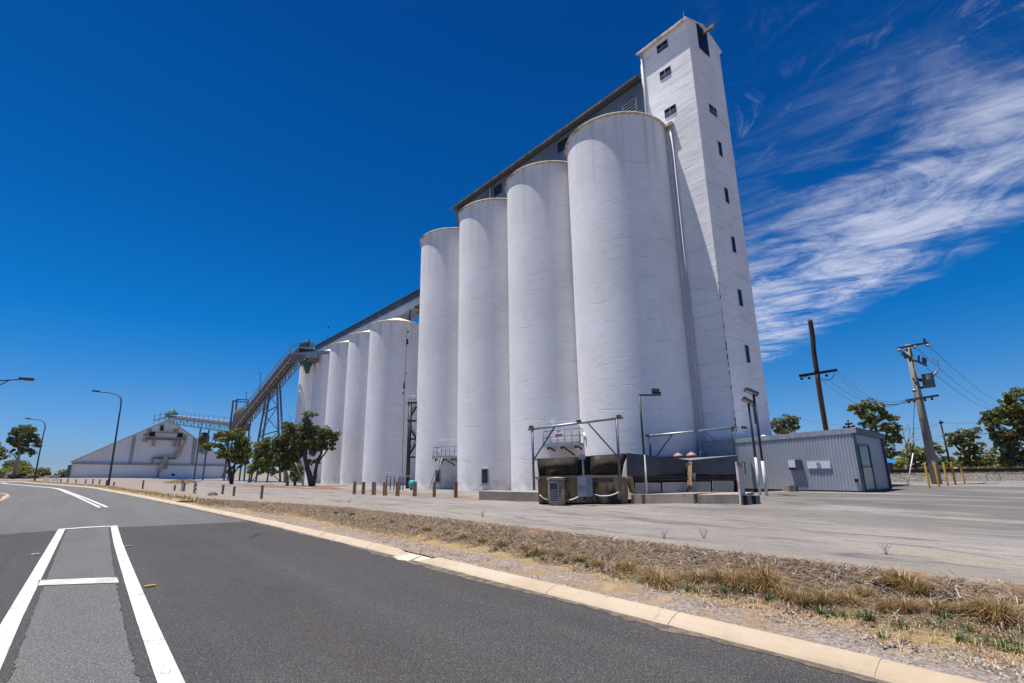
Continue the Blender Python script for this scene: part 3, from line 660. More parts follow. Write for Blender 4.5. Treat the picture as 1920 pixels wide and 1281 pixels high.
# ------------------------------------------------------------------ silos
RS, HS, DS = 3.302, 22.46, 6.4906          # near cells
RF, HF, DF, GAP, OFFF = 3.0, 17.11, 6.0402, 12.944, .679   # far cells
def Cs(i): return un(DS*i, 0, BASE)
def Cf(i): return un(3*DS+GAP+DF*i, OFFF, BASE)
def silo(C, r, h, label, roof, rim_over, rim_h, group):
    t = thing('concrete_silo', label, 'silo', C, group)
    b = MB(); prof = [(r+.03, -.3)]+[(r, h*k/40) for k in range(41)]
    b.lathe(C, prof, 120); b.build('shell', 'white_paint', t)
    m = MB(); m.lathe(C, [(r-.05, h-.02), (r+rim_over, h-.01), (r+rim_over+.02, h+rim_h*.5), (r+rim_over-.02, h+rim_h), (r-.1, h+rim_h+.04)], 120, smooth=False); m.build('roof_rim', 'rim_paint', t)
    q = MB()
    if roof == 'flat': q.lathe(C, [(r-.08, h+rim_h+.035), (.4, h+rim_h+.35), (.01, h+rim_h+.36)], 60)
    else: q.lathe(C, [(r-.08, h+rim_h+.035), (.5, h+rim_h+roof), (.01, h+rim_h+roof+.02)], 60)
    q.build('roof', 'roof_white', t); return t
near_lab = ['nearest and widest white silo, a pipe down its right edge beside the tower', 'tall white silo with the larger platform and signboard low behind the hopper frame',
            'tall white silo with a small dark doorway low in its front', 'tall white silo at the left end of its row, platform and ladder at its foot']
SIL = [silo(Cs(i), RS, HS, near_lab[i], 'flat', .15, .11, 'tall white grain silos') for i in range(4)]
far_lab = ['shorter white silo with a dark crack line, behind the black steel stair tower', 'second of the shorter white silos counted away from the black stair tower',
           'third of the shorter white silos, above the right edge of the big tree', 'shorter white silo directly right of the conveyor head, rising behind the big tree', 'leftmost shorter silo, mostly shaded under the conveyor head']
SIF = [silo(Cf(i), RF, HF, far_lab[i], 1.0, .12, .10, 'shorter white grain silos') for i in range(5)]
def cyl_frame(px, py, C, r):
    p = CY(px, py, C, r); d = Vector((p.x-C.x, p.y-C.y, 0)).normalized(); return p, d, Vector((-d.y, d.x, 0))   # point, outward, to the right seen from outside is -tangent
# doorway of silo 2
def doorway(i, px, py, w, h, steps=False):
    p, o, t = cyl_frame(px, py, Cs(i), RS); b = MB(); b.box(p+o*.0, t, o, Z3, w/2, .10, h/2); d = b.build('doorway', 'frame_grey', SIL[i])
    g = MB(); g.box(p+o*.02, t, o, Z3, w/2-.06, .095, h/2-.06); g.build('door_mesh', 'black_steel', d)
    for s in (-1, 1): pass
    k = MB(); k.box(p+o*.10-Z3*(h/2+.06), t, o, Z3, w/2+.08, .08, .04); k.build('sill', 'frame_grey', d)
doorway(2, 910, 893, .52, 1.05); doorway(3, 821, 893, .42, 1.0)
# crack line with dark patches on the first short silo
def crack():
    b = MB(); rr = random.Random(3)
    pts = [(763, 612), (761.5, 660), (759, 720), (757, 780), (755.5, 840), (754.5, 900)]
    L = [CY(x, y, Cf(0), RF+.012) for x, y in pts]
    b.tube(L, [.018]*len(L), 5)
    for x, y, w, h in ((765, 622, .28, .16), (763.5, 641, .30, .55), (761, 700, .16, .14), (759, 716, .14, .18), (757.5, 725, .2, .62), (756, 737, .12, .4)):
        p, o, t = cyl_frame(x, y, Cf(0), RF)
        for k in range(5): b.box(p+t*rr.uniform(-w/2, w/2)*.6+Z3*rr.uniform(-h/2, h/2)*.7, t, o, Z3, w*rr.uniform(.15, .3), .018, h*rr.uniform(.12, .3))
    b.build('crack', 'black_steel', SIF[0])
crack()
def downpipe(parent, pts, r, m='white_gloss'):
    b = MB(); b.tube(pts, r, 10); return b.build('downpipe', m, parent)
a = CY(1264, 250, Cs(0), RS+.12)
# right-hand tangent of silo 0 carries its drain pipe, in front of the tower
ang = math.atan2(-Cs(0).x, -Cs(0).y)
def tangent(C, r, side, out=0.):
    dx, dy = C.x, C.y; Dd = math.hypot(dx, dy); al = math.asin(r/Dd); az = math.atan2(dx, dy)+side*al; L = math.sqrt(Dd*Dd-r*r)
    return Vector((L*math.sin(az), L*math.cos(az), 0))+Vector((math.cos(az), -math.sin(az), 0))*side*out
T0 = PL(1258.5, 262, un(0, 1.0, 0), n)
downpipe(SIL[0], [Vector((T0.x, T0.y, HS+BASE+.02)), Vector((T0.x, T0.y, 2.4)), Vector((T0.x, T0.y, 0.2))], .085, 'pipe_paint')
b = MB(); b.box((T0.x, T0.y, HS+BASE+.12), u, n, Z3, .22, .16, .10); b.build('gutter_box', 'rim_paint', SIL[0])
for i in (1, 2):
    T = tangent(Cs(i), RS, 1, .02)
# ------------------------------------------------------------------ access platforms on silos 1 and 3
def platform(i, px0, px1, pyd, width, rail_h, label, sign, ladder):
    pa = CY(px0, pyd, Cs(i), RS)
    C = Cs(i)
    # straight platform spanning the groove between two cells, facing the road
    o = -n; zt = pa.z; N0 = to_un(pa)[1]
    Ua = to_un(PL(px0, pyd, un(0, N0-.15, zt), n))[0]; Ub = to_un(PL(px1, pyd, un(0, N0-.15, zt), n))[0]
    Nf, Nb = N0-.25, N0+1.3
    t = thing('access_platform', label, 'platform', un((Ua+Ub)/2, Nf, BASE), 'access platforms on the silos')
    b = MB(); b.ubox(Ub, Ua, Nf, Nb, zt-.05, zt+.03); b.ubox(Ub-.03, Ua+.03, Nf-.05, Nf-.003, zt-.11, zt+.13); b.build('deck', 'galv_steel', t)
    r = MB(); k = 5
    for q in range(k+1):
        U = Ua+(Ub-Ua)*q/k; r.tube([un(U, Nf+.03, zt+.03), un(U, Nf+.03, zt+rail_h)], .022, 6)
    for hh in (.55, 1.): r.tube([un(Ua, Nf+.03, zt+rail_h*hh), un(Ub, Nf+.03, zt+rail_h*hh)], .022, 6)
    for U in (Ua, Ub):
        for hh in (.55, 1.): r.tube([un(U, Nf+.03, zt+rail_h*hh), un(U, N0+.5, zt+rail_h*hh)], .022, 6)
    r.build('handrail', 'blue_grey_steel', t)
    f = MB()
    U0 = Ua+.45; f.bar(un(U0, N0+.25, zt+.45), un(U0, N0+.25, zt+rail_h+.55), .06); f.bar(un(U0, N0+.25, zt+rail_h+.55), un(Ub+.4, N0+.25, zt+rail_h+.55), .06); f.bar(un(U0, N0+.2, zt+.45), un(Ub+.9, N0+.2, zt+.45), .06, .12)
    f.build('door_frame', 'white_gloss', t)
    g = MB()
    for q in range(3): U = Ua+(Ub-Ua)*(.12+.38*q); g.bar(un(U, Nf+.08, zt-.06), un(U, N0+.9, zt-.62), .07); g.ubox(U-.05, U+.05, Nf, Nf+.12, zt-.25, zt-.05)
    g.build('bracket', 'black_steel', t)
    if sign:
        s0, s1, z0, z1 = sign; s = MB(); s.ubox(s1, s0, Nf+.34, Nf+.36, zt+z0, zt+z1); so_ = s.build('signboard', 'sign_white', t)
        x = MB(); w = s0-s1; zz = zt+z0+(z1-z0)*.30; x.ubox(s1+w*.15, s0-w*.15, Nf+.333, Nf+.338, zz, zz+(z1-z0)*.22); x.build('warning_bar', 'sign_red', so_)
        x = MB(); zz = zt+z0+(z1-z0)*.68; x.ubox(s1+w*.25, s0-w*.25, Nf+.333, Nf+.338, zz, zz+(z1-z0)*.10); x.ubox(s1+w*.35, s0-w*.35, Nf+.333, Nf+.338, zz+.10*(z1-z0)*1.4, zz+(z1-z0)*.2); x.build('notice_mark', 'emblem_grey', so_)
    if ladder:
        l = MB(); lu = Ua+(Ub-Ua)*ladder; top = un(lu, Nf-.05, zt+.0); bot = un(lu+.28, Nf-.75, gz(*un(lu, Nf-.7)[:2])); d = bot-top
        for s in (-.2, .2): l.tube([top+u*s, bot+u*s], .022, 6)
        for q in range(1, 11): c = top+d*(q/11); l.tube([c-u*.2, c+u*.2], .015, 5)
        l.build('ladder', 'galv_steel', t)
    return t
platform(3, 813.5, 853, 859, 1.3, .82, 'railed steel platform with a ladder low on the leftmost tall silo', (0, 0, 0, 0) and None, .42)
pA = platform(1, 1021, 1089, 836, 1.3, .85, 'railed steel platform with white signboard behind the hopper frame', None, 0)
def sign_on(px0, px1, py0, py1):
    ch = [c for c in pA.children if c.name.startswith('deck')][0]
    N = to_un(pA.location)[1]+.30; P0 = un(0, N, 0)
    a = PL(px0, py1, P0, n); c = PL(px1, py0, P0, n); U0, U1 = to_un(a)[0], to_un(c)[0]; z0, z1 = a.z, c.z; w = U0-U1
    s = MB(); s.ubox(U1, U0, N, N+.02, z0, z1); so_ = s.build('signboard', 'sign_white', pA)
    x = MB(); x.ubox(U1+w*.12, U0-w*.12, N-.008, N-.003, z0+(z1-z0)*.30, z0+(z1-z0)*.50); x.build('warning_bar', 'sign_red', so_)
    x = MB(); x.ubox(U1+w*.3, U0-w*.3, N-.008, N-.003, z0+(z1-z0)*.74, z0+(z1-z0)*.84); x.build('notice_mark', 'emblem_grey', so_)
sign_on(1039, 1056, 804, 824)
sp_ = MB(); p = PL(1092, 820, pA.location+n*.1, n); sp_.tube([p-u*.1+Z3*.25, p+u*-.25-Z3*.1], [.03, .10], 10); sp_.tube([p+Z3*.25-u*.1, p+Z3*.7+u*.1, p+Z3*.75+u*.5], .025, 6); sp_.build('spotlight', 'white_gloss', pA)
# ------------------------------------------------------------------ elevator tower
UT, NT_, WT, LT = -5.36, 1.15, 4.06, 3.62
K = un(UT, NT_, 0)
HT = VZ(K, 37)
def tower():
    t = thing('elevator_tower', 'tall square white elevator tower rising above the right end of the silos', 'tower', un(UT, NT_, .1))
    b = MB(); z0 = -.3; Um = UT+LT; Nm = NT_+WT; zc = HT; pk = HT+.75
    b.v = [tuple(un(*q)) for q in ((UT, NT_, z0), (Um, NT_, z0), (Um, Nm, z0), (UT, Nm, z0), (UT, NT_, zc), (Um, NT_, zc), (Um, Nm, zc), (UT, Nm, zc), (UT, (NT_+Nm)/2, pk), (Um, (NT_+Nm)/2, pk))]
    for f in ((0, 1, 5, 4), (1, 2, 6, 9, 5), (2, 3, 7, 6), (3, 0, 4, 8, 7), (4, 5, 9, 8), (6, 7, 8, 9)): b.face(f)
    b.build('wall', 'tower_paint', t)
    r = MB(); Nc = (NT_+Nm)/2; ov = .22
    for s, N1 in ((-1, NT_), (1, Nm)):
        e = N1+s*ov; ze = zc-ov*.36
        r.hexa([un(UT-.10, e, ze+.02), un(Um+.12, e, ze+.02), un(Um+.12, Nc, pk+.02), un(UT-.10, Nc, pk+.02), un(UT-.10, e, ze+.10), un(Um+.12, e, ze+.10), un(Um+.12, Nc, pk+.10), un(UT-.10, Nc, pk+.10)])
    r.build('roof', 'roof_white', t)
    g = MB(); g.ubox(UT-.12, Um+.14, NT_-ov-.10, NT_-ov-.005, zc-.17, zc-.02); g.build('gutter', 'rim_paint', t)
    d = MB(); U1 = Um-.12; d.tube([un(U1, NT_-.10, zc-.15), un(U1, NT_-.10, 20.)], .085, 10); d.build('downpipe', 'pipe_paint', t)
    P0 = un(UT, NT_, 0)
    def win(px0, py0, px1, py1, face, pane=True, w=None, h=None):
        nv = n if face == 0 else u
        c = PL((px0+px1)/2, (py0+py1)/2, P0, nv); ax = u if face == 0 else n; o = -nv
        f = MB(); f.box(c+o*.0, ax, o, Z3, w/2+.025, .03, h/2+.025)
        fo = f.build('window', 'frame_grey', t)
        q = MB(); q.box(c+o*.012, ax, o, Z3, w/2, .034, h/2); q.build('pane', 'dark_glass', fo)
        if pane:
            q = MB(); q.box(c+o*.02, ax, o, Z3, .014, .035, h/2); q.box(c+o*.019-Z3*h*.05, ax, o, Z3, w/2, .035, .012); q.build('glazing_bar', 'frame_grey', fo)
            q = MB(); q.box(c+o*.014-Z3*h*.27, ax, o, Z3, w/2-.04, .0335, h*.20); q.build('lower_pane', 'dim_glass', fo)
    for x, y in ((1242, 88), (1247.5, 138), (1257, 209)): win(x, y, x, y, 0, True, .78, .58)
    win(1336.5, 208, 1336.5, 208, 1, True, .85, .62)
    for x, y in ((1350, 280), (1362, 367), (1375, 459), (1387.5, 559), (1401, 664), (1416, 778)): win(x, y, x, y, 1, False, .36, .98)
    c = PL(1317.5, 76, P0, u); o = -u; q = MB(); q.box(c, n, o, Z3, .62, .05, .98); h = q.build('loading_door', 'black_steel', t)
    q = MB(); q.box(c+o*.03, n, o, Z3, .54, .045, .90); q.build('door_leaf', 'dark_glass', h)
    bm = MB(); top = PL(1317, 62, P0, u); bm.bar(top+u*.3, D(1339, 48, top.y-1.15), .16, .2); ho = bm.build('hoist_beam', 'rusty_steel', t)
    an = MB(); a0 = un(UT+1.2, Nc, pk); an.tube([a0, a0+Z3*2.2], .018, 5); an.tube([a0+n*.3, a0+n*.3+Z3*1.3], .015, 5); an.build('antenna', 'wire', t)
    rr = random.Random(5)
    q = [un(UT-.004, NT_-.004, 3 + .12*k) for k in range(70)]; cr = MB(); cr.tube(q, [abs(rr.gauss(0, .016))+.002 for _ in q], 5); cr.build('chipped_edge', 'black_steel', t)
    # conduit box low on the end wall
    q = MB(); c = PL(1394, 802, P0, u); q.box(c, n, -u, Z3, .22, .08, .05); q.build('bracket', 'black_steel', t)
    # timber louvre box hanging off the far corner
    lb = MB()
    for z in np.arange(HT-4.6, HT-1.2, .62): lb.ubox(Um+.03, Um+.22, NT_+.12, NT_+.5, z, z+.36)
    lb.ubox(Um+.02, Um+.08, NT_+.05, NT_+.6, HT-5.2, HT-.9); lb.build('side_ladder', 'black_steel', t)
    return t
TOWER = tower()
# ------------------------------------------------------------------ galleries over the cells
def gallery_high():
    N0, N1 = 1.15, 6.0; U0 = UT+LT+.02; P0 = un(0, N0, 0)
    zt = .5*(PL(1205, 152, P0, n).z+PL(1000, 292, P0, n).z); U1 = to_un(PL(856, 398, P0, n))[0]; zb = HS+BASE+.22
    t = thing('conveyor_gallery', 'dark clad gallery along the tops of the tall silos', 'gallery', un((U0+U1)/2, N0, zb))
    b = MB(); zm = zt-1.3
    b.ubox(U0, U1, N0, N1, zb, zt); b.build('wall', 'gallery_cladding', t)
    r = MB(); r.hexa([un(U0, N0-.62, zt+.02), un(U1+.25, N0-.62, zt+.02), un(U1+.25, N1+.4, zt+.6), un(U0, N1+.4, zt+.6), un(U0, N0-.62, zt+.10), un(U1+.25, N0-.62, zt+.10), un(U1+.25, N1+.4, zt+.7), un(U0, N1+.4, zt+.7)]); r.build('roof', 'black_steel', t)
    f = MB(); f.ubox(U0+.02, U1+.25, N0-.68, N0-.625, zt-.10, zt+.06); f.build('eave_board', 'rust_edge', t)
    for i, (px, py) in enumerate(((1181, 203), (1056, 273), (934, 357))):
        c = PL(px, py, P0, n); fr = MB(); fr.box(c, u, -n, Z3, .62, .04, .5); fo = fr.build('window', 'frame_grey' if i == 0 else 'gallery_dark', t)
        q = MB()
        if i == 0:
            for k in range(4): q.box(c-n*.02+Z3*(.33-.22*k), u, -n, Z3, .5, .04, .055)
            q.build('louvre', 'black_steel', fo)
        else:
            q.box(c-n*.012, u, -n, Z3, .56, .04, .44); q.build('pane', 'dark_glass', fo)
    p = MB(); c = PL(921, 360, P0, n); p.tube([un(to_un(c)[0], N0-.14, zt-.1), un(to_un(c)[0], N0-.14, zb)], .06, 8); p.build('downpipe', 'white_gloss', t)
gallery_high()
def gallery_low():
    N0, N1 = 1.05, 3.3; P0 = un(0, N0, 0)
    zt = .5*(PL(787, 543, P0, n).z+PL(650, 620, P0, n).z); zb = PL(787, 570, P0, n).z; U0 = 3*DS+RS-.35; U1 = to_un(PL(591, 655, P0, n))[0]; zs = zt-(zt-zb)*.42
    t = thing('conveyor_gallery', 'grey clad conveyor gallery on trestles above the shorter silos', 'gallery', un((U0+U1)/2, N0, zb))
    b = MB(); b.ubox(U0, U1, N0, N1, zs, zt); b.build('upper_wall', 'gallery_dark', t)
    c = MB(); c.ubox(U0, U1, N0-.06, N1, zb, zs-.003); c.build('lower_wall', 'gallery_low', t)
    r = MB(); r.ubox(U0, U1+.1, N0-.2, N1+.2, zt+.003, zt+.10); r.build('roof', 'black_steel', t)
    s = MB()
    for k in range(9): U = U0+.3+k*.8; s.ubox(U, U+.16, N0-.04, N1, zb-.20, zb-.004)
    s.ubox(U0, U0+8, N0+.9, N0+1.1, zb-.36, zb-.204); s.build('floor_joists', 'timber_soffit', t)
    for x, y in ((745, 570.5), (730, 582), (711, 591), (695, 601), (679, 609.5), (664, 617.5), (652, 625), (638, 634), (625.5, 641), (613.5, 648)):
        p = PL(x, y, P0, n); f = MB(); f.box(p-n*.01, u, -n, Z3, .24, .04, .17); w = f.build('window', 'frame_grey', t); g = MB(); g.box(p-n*.025, u, -n, Z3, .17, .035, .13); g.build('pane', 'black_void', w)
    for i in range(5):
        for s_ in (-1.6, 1.6):
            q = MB(); q.bar(Cf(i)+u*s_+n*(.5)+Z3*(HF+.3), un(to_un(Cf(i))[0]+s_, N0+.3, zb), .14); q.build('trestle_leg', 'gallery_dark', t); q = MB()
            q.bar(Cf(i)+u*s_+n*(2.2)+Z3*(HF+.3), un(to_un(Cf(i))[0]+s_, N1-.2, zb), .14); q.build('trestle_leg', 'gallery_dark', t)
    q = MB(); q.tube([PL(613, 650, P0, n)+Z3*0, PL(613, 650, P0, n)+Z3*3.0], .03, 5); q.box(PL(613, 650, P0, n)+Z3*3.05, u, n, Z3, .12, .12, .08); q.build('mast', 'wire', t)
gallery_low()
for i in range(4):
    p = Cf(i)+Z3*(HF+.15); b = MB(); tt = tangent(Cf(i), RF, 1, -.9); b.box(Vector((tt.x, tt.y, HF+BASE+.42)), u, n, Z3, .9, .35, .06)
    b.build('roof_lip', 'roof_white', SIF[i])
# ------------------------------------------------------------------ corrugated site hut
def hut():
    A = G(1622, 923.5); Ua, Na = to_un(A); z0 = gz(A.x, A.y); P0 = un(Ua, Na, 0)
    Ub = to_un(PL(1323, 870, P0, n))[0]; hA = PL(1606, 803.5, P0, n).z; hB = PL(1323, 829.5, P0, n).z
    Nb = to_un(PL(1661, 870, P0, u))[1]; hC = PL(1643.5, 823, P0, u).z; zb = z0+.06; hC = .5*(hA+hC)
    t = thing('site_hut', 'grey corrugated metal hut with a white sign on its long wall', 'hut', un(Ua, Na, z0))
    b = MB(); c = [(Ua, Na), (Ub, Na), (Ub, Nb), (Ua, Nb)]; hs = [hA, hB, hB-.1, hC]
    b.hexa([un(q[0], q[1], zb) for q in c]+[un(q[0], q[1], h-.02) for q, h in zip(c, hs)]); b.build('wall', 'hut_cladding', t)
    k = MB(); m_ = int((Ub-Ua)/.13)*6; us = np.linspace(Ua+.075, Ub, m_)
    for U in us:
        f = (U-Ua)/(Ub-Ua); dn = .010*math.cos(2*math.pi*(U-Ua)/.13)
        k.v.append(tuple(un(U, Na-.005+dn-.022, zb))); k.v.append(tuple(un(U, Na-.005+dn-.022, hA+(hB-hA)*f-.05)))
    for i in range(m_-1): k.face((2*i, 2*i+1, 2*i+3, 2*i+2), True)
    k.build('corrugated_sheet', 'hut_sheet', t)
    r = MB(); e = .02; cc = [(Ua-.1, Na-e), (Ub+e, Na-e), (Ub+e, Nb+e), (Ua-e, Nb+e)]
    r.hexa([un(q[0], q[1], h-.015) for q, h in zip(cc, hs)]+[un(q[0], q[1], h+.03) for q, h in zip(cc, hs)]); r.build('roof', 'tin_roof', t)
    g = MB(); f = MB()
    f.hexa([un(Ua-.13, Na-.055, hA-.18), un(Ub+.13, Na-.055, hB-.18), un(Ub+.13, Na-.03, hB-.18), un(Ua-.13, Na-.03, hA-.18), un(Ua-.13, Na-.055, hA+.04), un(Ub+.13, Na-.055, hB+.04), un(Ub+.13, Na-.03, hB+.04), un(Ua-.13, Na-.03, hA+.04)]); f.build('fascia', 'frame_grey', t)
    f = MB(); f.hexa([un(Ua-.14, Na-.10, hA-.2), un(Ua-.104, Na-.10, hA-.2), un(Ua-.104, Nb+.1, hC-.2), un(Ua-.14, Nb+.1, hC-.2), un(Ua-.14, Na-.10, hA+.045), un(Ua-.104, Na-.10, hA+.045), un(Ua-.104, Nb+.1, hC+.045), un(Ua-.14, Nb+.1, hC+.045)]); f.build('end_fascia', 'hut_trim', t)
    for nm, q in (('corner_trim', (Ua+.02, Na-.025)), ('corner_trim', (Ua-.025, Nb-.02))):
        k = MB(); k.ubox(q[0]-.05, q[0]+.05, q[1]-.05, q[1]+.05, zb-.02, (hA if q[1] < Na+.2 else hC)-.17); k.build(nm, 'hut_trim', t)
    s = MB(); s.ubox(Ua-.03, Ub, Na-.02, Nb+.02, z0-.1, zb-.003); s.build('floor_frame', 'black_steel', t)
    # glazed door in the end wall
    PD = un(Ua-.01, Na, 0); d0, d1 = to_un(PL(1615.5, 880, PD, u))[1], to_un(PL(1636, 880, PD, u))[1]; zt = PL(1618, 833, PD, u).z
    k = MB(); k.ubox(Ua-.05, Ua+.02, d0, d0+.09, zb, zt); k.ubox(Ua-.05, Ua+.02, d1-.09, d1, zb, zt); k.ubox(Ua-.05, Ua+.02, d0+.09, d1-.09, zt-.09, zt); k.ubox(Ua-.05, Ua+.02, d0+.09, d1-.09, zb, zb+.05)
    do = k.build('door', 'hut_trim', t); zm = zb+(zt-zb)*.50
    k = MB(); k.ubox(Ua-.02, Ua+.02, d0+.092, d1-.092, zb+.052, zm-.03); k.build('lower_panel', 'hut_door', do)
    k = MB(); k.ubox(Ua-.025, Ua+.02, d0+.092, d1-.092, zm-.03+.002, zm+.03); k.build('mid_rail', 'hut_trim', do)
    k = MB(); k.ubox(Ua-.018, Ua+.02, d0+.092, d1-.092, zm+.032, zt-.092); k.build('glass', 'hut_glass', do)
    k = MB(); k.ubox(Ua-.09, Ua-.051, d0+.02, d0+.05, zm-.05, zm+.08); k.build('handle', 'galv_steel', do)
    # meter box with a white face, sign, vent
    def plate(px0, px1, py0, py1, th, m, nm, par=t, off=0.):
        a = PL(px0, py1, P0, n); c = PL(px1, py0, P0, n); U0, U1 = to_un(a)[0], to_un(c)[0]; k = MB(); k.ubox(U1, U0, Na-.05-off-th, Na-.05-off, a.z, c.z); return k.build(nm, m, par), U0, U1, a.z, c.z
    mb, *_ = plate(1482.5, 1503.5, 862.2, 882, .10, 'hopper_plate', 'meter_box'); plate(1482, 1492.5, 862, 876.5, .012, 'sign_white', 'box_lid', mb, .102)
    sg, U0, U1, za, zc = plate(1515.5, 1557, 864.5, 878.5, .025, 'sign_white', 'sign')
    w = U0-U1; h = zc-za; k = MB(); cx = U1+w*.50
    cxz = za+h*.62
    arc = [un(cx+math.cos(a_)*h*.24, Na-.080, cxz+math.sin(a_)*h*.24) for a_ in np.linspace(-.3, math.pi+.3, 14)]; k.tube(arc, .014, 5)
    k.tube([un(cx-h*.26, Na-.080, za+h*.24), un(cx, Na-.080, za+h*.36), un(cx+h*.26, Na-.080, za+h*.24), un(cx+h*.22, Na-.080, za+h*.14), un(cx, Na-.080, za+h*.22), un(cx-h*.22, Na-.080, za+h*.14), un(cx-h*.26, Na-.080, za+h*.24)], .012, 5)
    k.tube([un(cx-h*.1, Na-.080, cxz+h*.02), un(cx+h*.1, Na-.080, cxz+h*.02)], .02, 5); k.build('emblem', 'emblem_grey', sg)
    plate(1604.5, 1610, 898, 904.5, .05, 'black_void', 'vent')
    for i, (px, py) in enumerate(((1386, 824), (1432, 820), (1343, 828))):
        p = PL(px, py, P0+n*.5, n); q = MB(); q.lathe(Vector((p.x, p.y, p.z-.12)), [(.10, 0), (.10, .10), (.16, .12), (.12, .20), (.01, .24)], 12); q.build('roof_vent', 'white_gloss', t)
    return t
mat('hut_glass', (.05, .12, .17), (.09, .19, .25), 1.5, rough=.08)
hut()
def beam_on_ground():
    a = G(1420, 922.5); b_ = G(1487, 922); k = MB(); d = (b_-a).normalized(); s = Vector((d.y, -d.x, 0)); k.box((a+b_)/2+Z3*.12, d, s, Z3, (b_-a).length/2, .14, .13)
    tag(k.build('timber_sleeper', 'plinth_concrete'), 'weathered sleeper lying on the ground against the grey hut', 'sleeper')
    a = G(1487, 921.5); k = MB(); k.box(a+Z3*.1+d*.05, d, s, Z3, .14, .18, .11); tag(k.build('concrete_block', 'rock'), 'mossy dark block at the right end of the sleeper by the hut', 'block')
beam_on_ground()
# ------------------------------------------------------------------ grain receival hopper
YH = G(1180, 945).y
def hopper():
    Y = YH; base = G(1180, 945); g0 = gz(base.x, base.y)
    def q(px, py, dY=0.): return D(px, py, Y+dY)
    t = thing('receival_hopper', 'low dark steel grain receival hopper on a stained concrete base', 'hopper', (base.x, base.y, g0))
    def slab(P, th, m, nm, par=t, back=None):
        """panel through the points P (closed loop), given real thickness away from the viewer"""
        nv = (Vector(P[1])-Vector(P[0])).cross(Vector(P[2])-Vector(P[0])).normalized()
        if nv.y < 0: nv = -nv
        b = MB(); k = len(P); b.v = [tuple(Vector(p)) for p in P]+[tuple(Vector(p)+nv*th) for p in P]
        b.face(range(k)); b.face(range(2*k-1, k-1, -1))
        for i in range(k): j = (i+1) % k; b.face((i, i+k, j+k, j))
        return b.build(nm, m, par)
    # right-hand side: two flared plates meeting at the notch, dark gap, pale panels, plinth
    slab([q(1176, 892.5), q(1176, 849.5), q(1292, 862.5, .9), q(1293, 892, .9)], .06, 'hopper_plate', 'side_plate')
    slab([q(1296, 892, .95), q(1295, 862.8, .95), q(1383, 854, .5), q(1383, 889.5, .5)], .06, 'hopper_plate', 'side_plate')
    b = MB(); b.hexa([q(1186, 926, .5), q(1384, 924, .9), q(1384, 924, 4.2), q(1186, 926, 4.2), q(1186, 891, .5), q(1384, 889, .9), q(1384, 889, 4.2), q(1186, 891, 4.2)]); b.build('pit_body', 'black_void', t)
    for x0, x1, y0, y1, dy in ((1191.5, 1239, 905.5, 926, .42), (1242, 1289, 904.5, 925.5, .42), (1297.5, 1333, 903.5, 925, .42), (1337, 1376, 902, 924.5, .42)):
        slab([q(x0, y1, dy), q(x0, y0, dy), q(x1, y0, dy), q(x1, y1, dy)], .07, 'pale_panel', 'concrete_panel')
    for y0, y1, dy in ((893.5, 896.5, .40), (898.5, 901.5, .36)):
        for x0, x1 in ((1190, 1291), (1298, 1380)): slab([q(x0, y1, dy), q(x0, y0, dy), q(x1, y0-1, dy), q(x1, y1-1, dy)], .05, 'rusty_dark', 'rail_beam')
    # pillar between the two bays, with its yellow plate and gusset
    slab([q(1290, 926, .3), q(1291, 866, .85), q(1297.5, 866, .85), q(1297, 926, .3)], .14, 'old_concrete', 'pillar')
    slab([q(1286, 880, .80), q(1286, 869, .80), q(1294, 868, .80), q(1293, 880, .80)], .02, 'yellow_rail', 'yellow_plate')
    slab([q(1296, 886.5, .3), q(1305.5, 886.5, .3), q(1303, 902, .3)], .03, 'pale_panel', 'gusset')
    slab([q(1184, 925.5, .3), q(1176, 893, .1), q(1186, 891, .1), q(1191, 925.5, .3)], .3, 'old_concrete', 'pillar')
    # rear and far sides of the bin, lit rim seen across the notch
    b = MB(); b.hexa([q(1240, 868, 3.6), q(1383, 856, 2.9), q(1383, 856, 3.0), q(1240, 868, 3.7), q(1240, 856.5, 3.6), q(1384, 854.3, 2.9), q(1384, 854.3, 3.0), q(1240, 856.5, 3.7)]); b.build('rear_plate', 'hut_trim', t)
    slab([q(1294, 863.2, .97), q(1260, 860.5, 3.6), q(1384, 853.6, 3.), q(1383, 854.1, .55)], .03, 'galv_steel', 'cover_sheet')
    # left-hand side: bulging curtain over a concrete wall
    def curtain(x0, x1, yt0, yt1, yb, nm):
        b = MB(); nx, ny = 16, 10; rr = random.Random(int(x0))
        wob = [rr.uniform(-.05, .05) for _ in range(nx+1)]
        for s in (0, 1):
            for j in range(ny+1):
                for i in range(nx+1):
                    f, g = i/nx, j/ny; x = x0+(x1-x0)*f; y = (yt0+(yt1-yt0)*f)*(1-g)+yb*g
                    bul = -.42*math.sin(math.pi*min(g*1.15, 1))*(math.sin(math.pi*min(max(f*1.1-.05, 0), 1))**.5) + .06*math.sin(9*f+5*g)*g+wob[i]*g
                    b.v.append(tuple(q(x, y+2.0*math.sin(math.pi*f)*g, .35+bul+s*.03)))
        m = (nx+1)*(ny+1)
        for s in (0, 1):
            for j in range(ny):
                for i in range(nx):
                    a = s*m+j*(nx+1)+i; F = (a, a+1, a+nx+2, a+nx+1); b.face(F if s == 0 else F[::-1], True)
        b.build(nm, 'hopper_curtain', t)
    curtain(1006, 1084, 860, 857, 893, 'curtain'); curtain(1107, 1172, 854.5, 850, 893.5, 'curtain')
    b = MB(); b.hexa([q(1003, 896, .5), q(1178, 895, .5), q(1178, 895, 3.4), q(1003, 896, 3.4), q(1003, 861, .5), q(1178, 851, .5), q(1178, 851, 3.4), q(1003, 861, 3.4)]); b.build('bin_body', 'black_void', t)
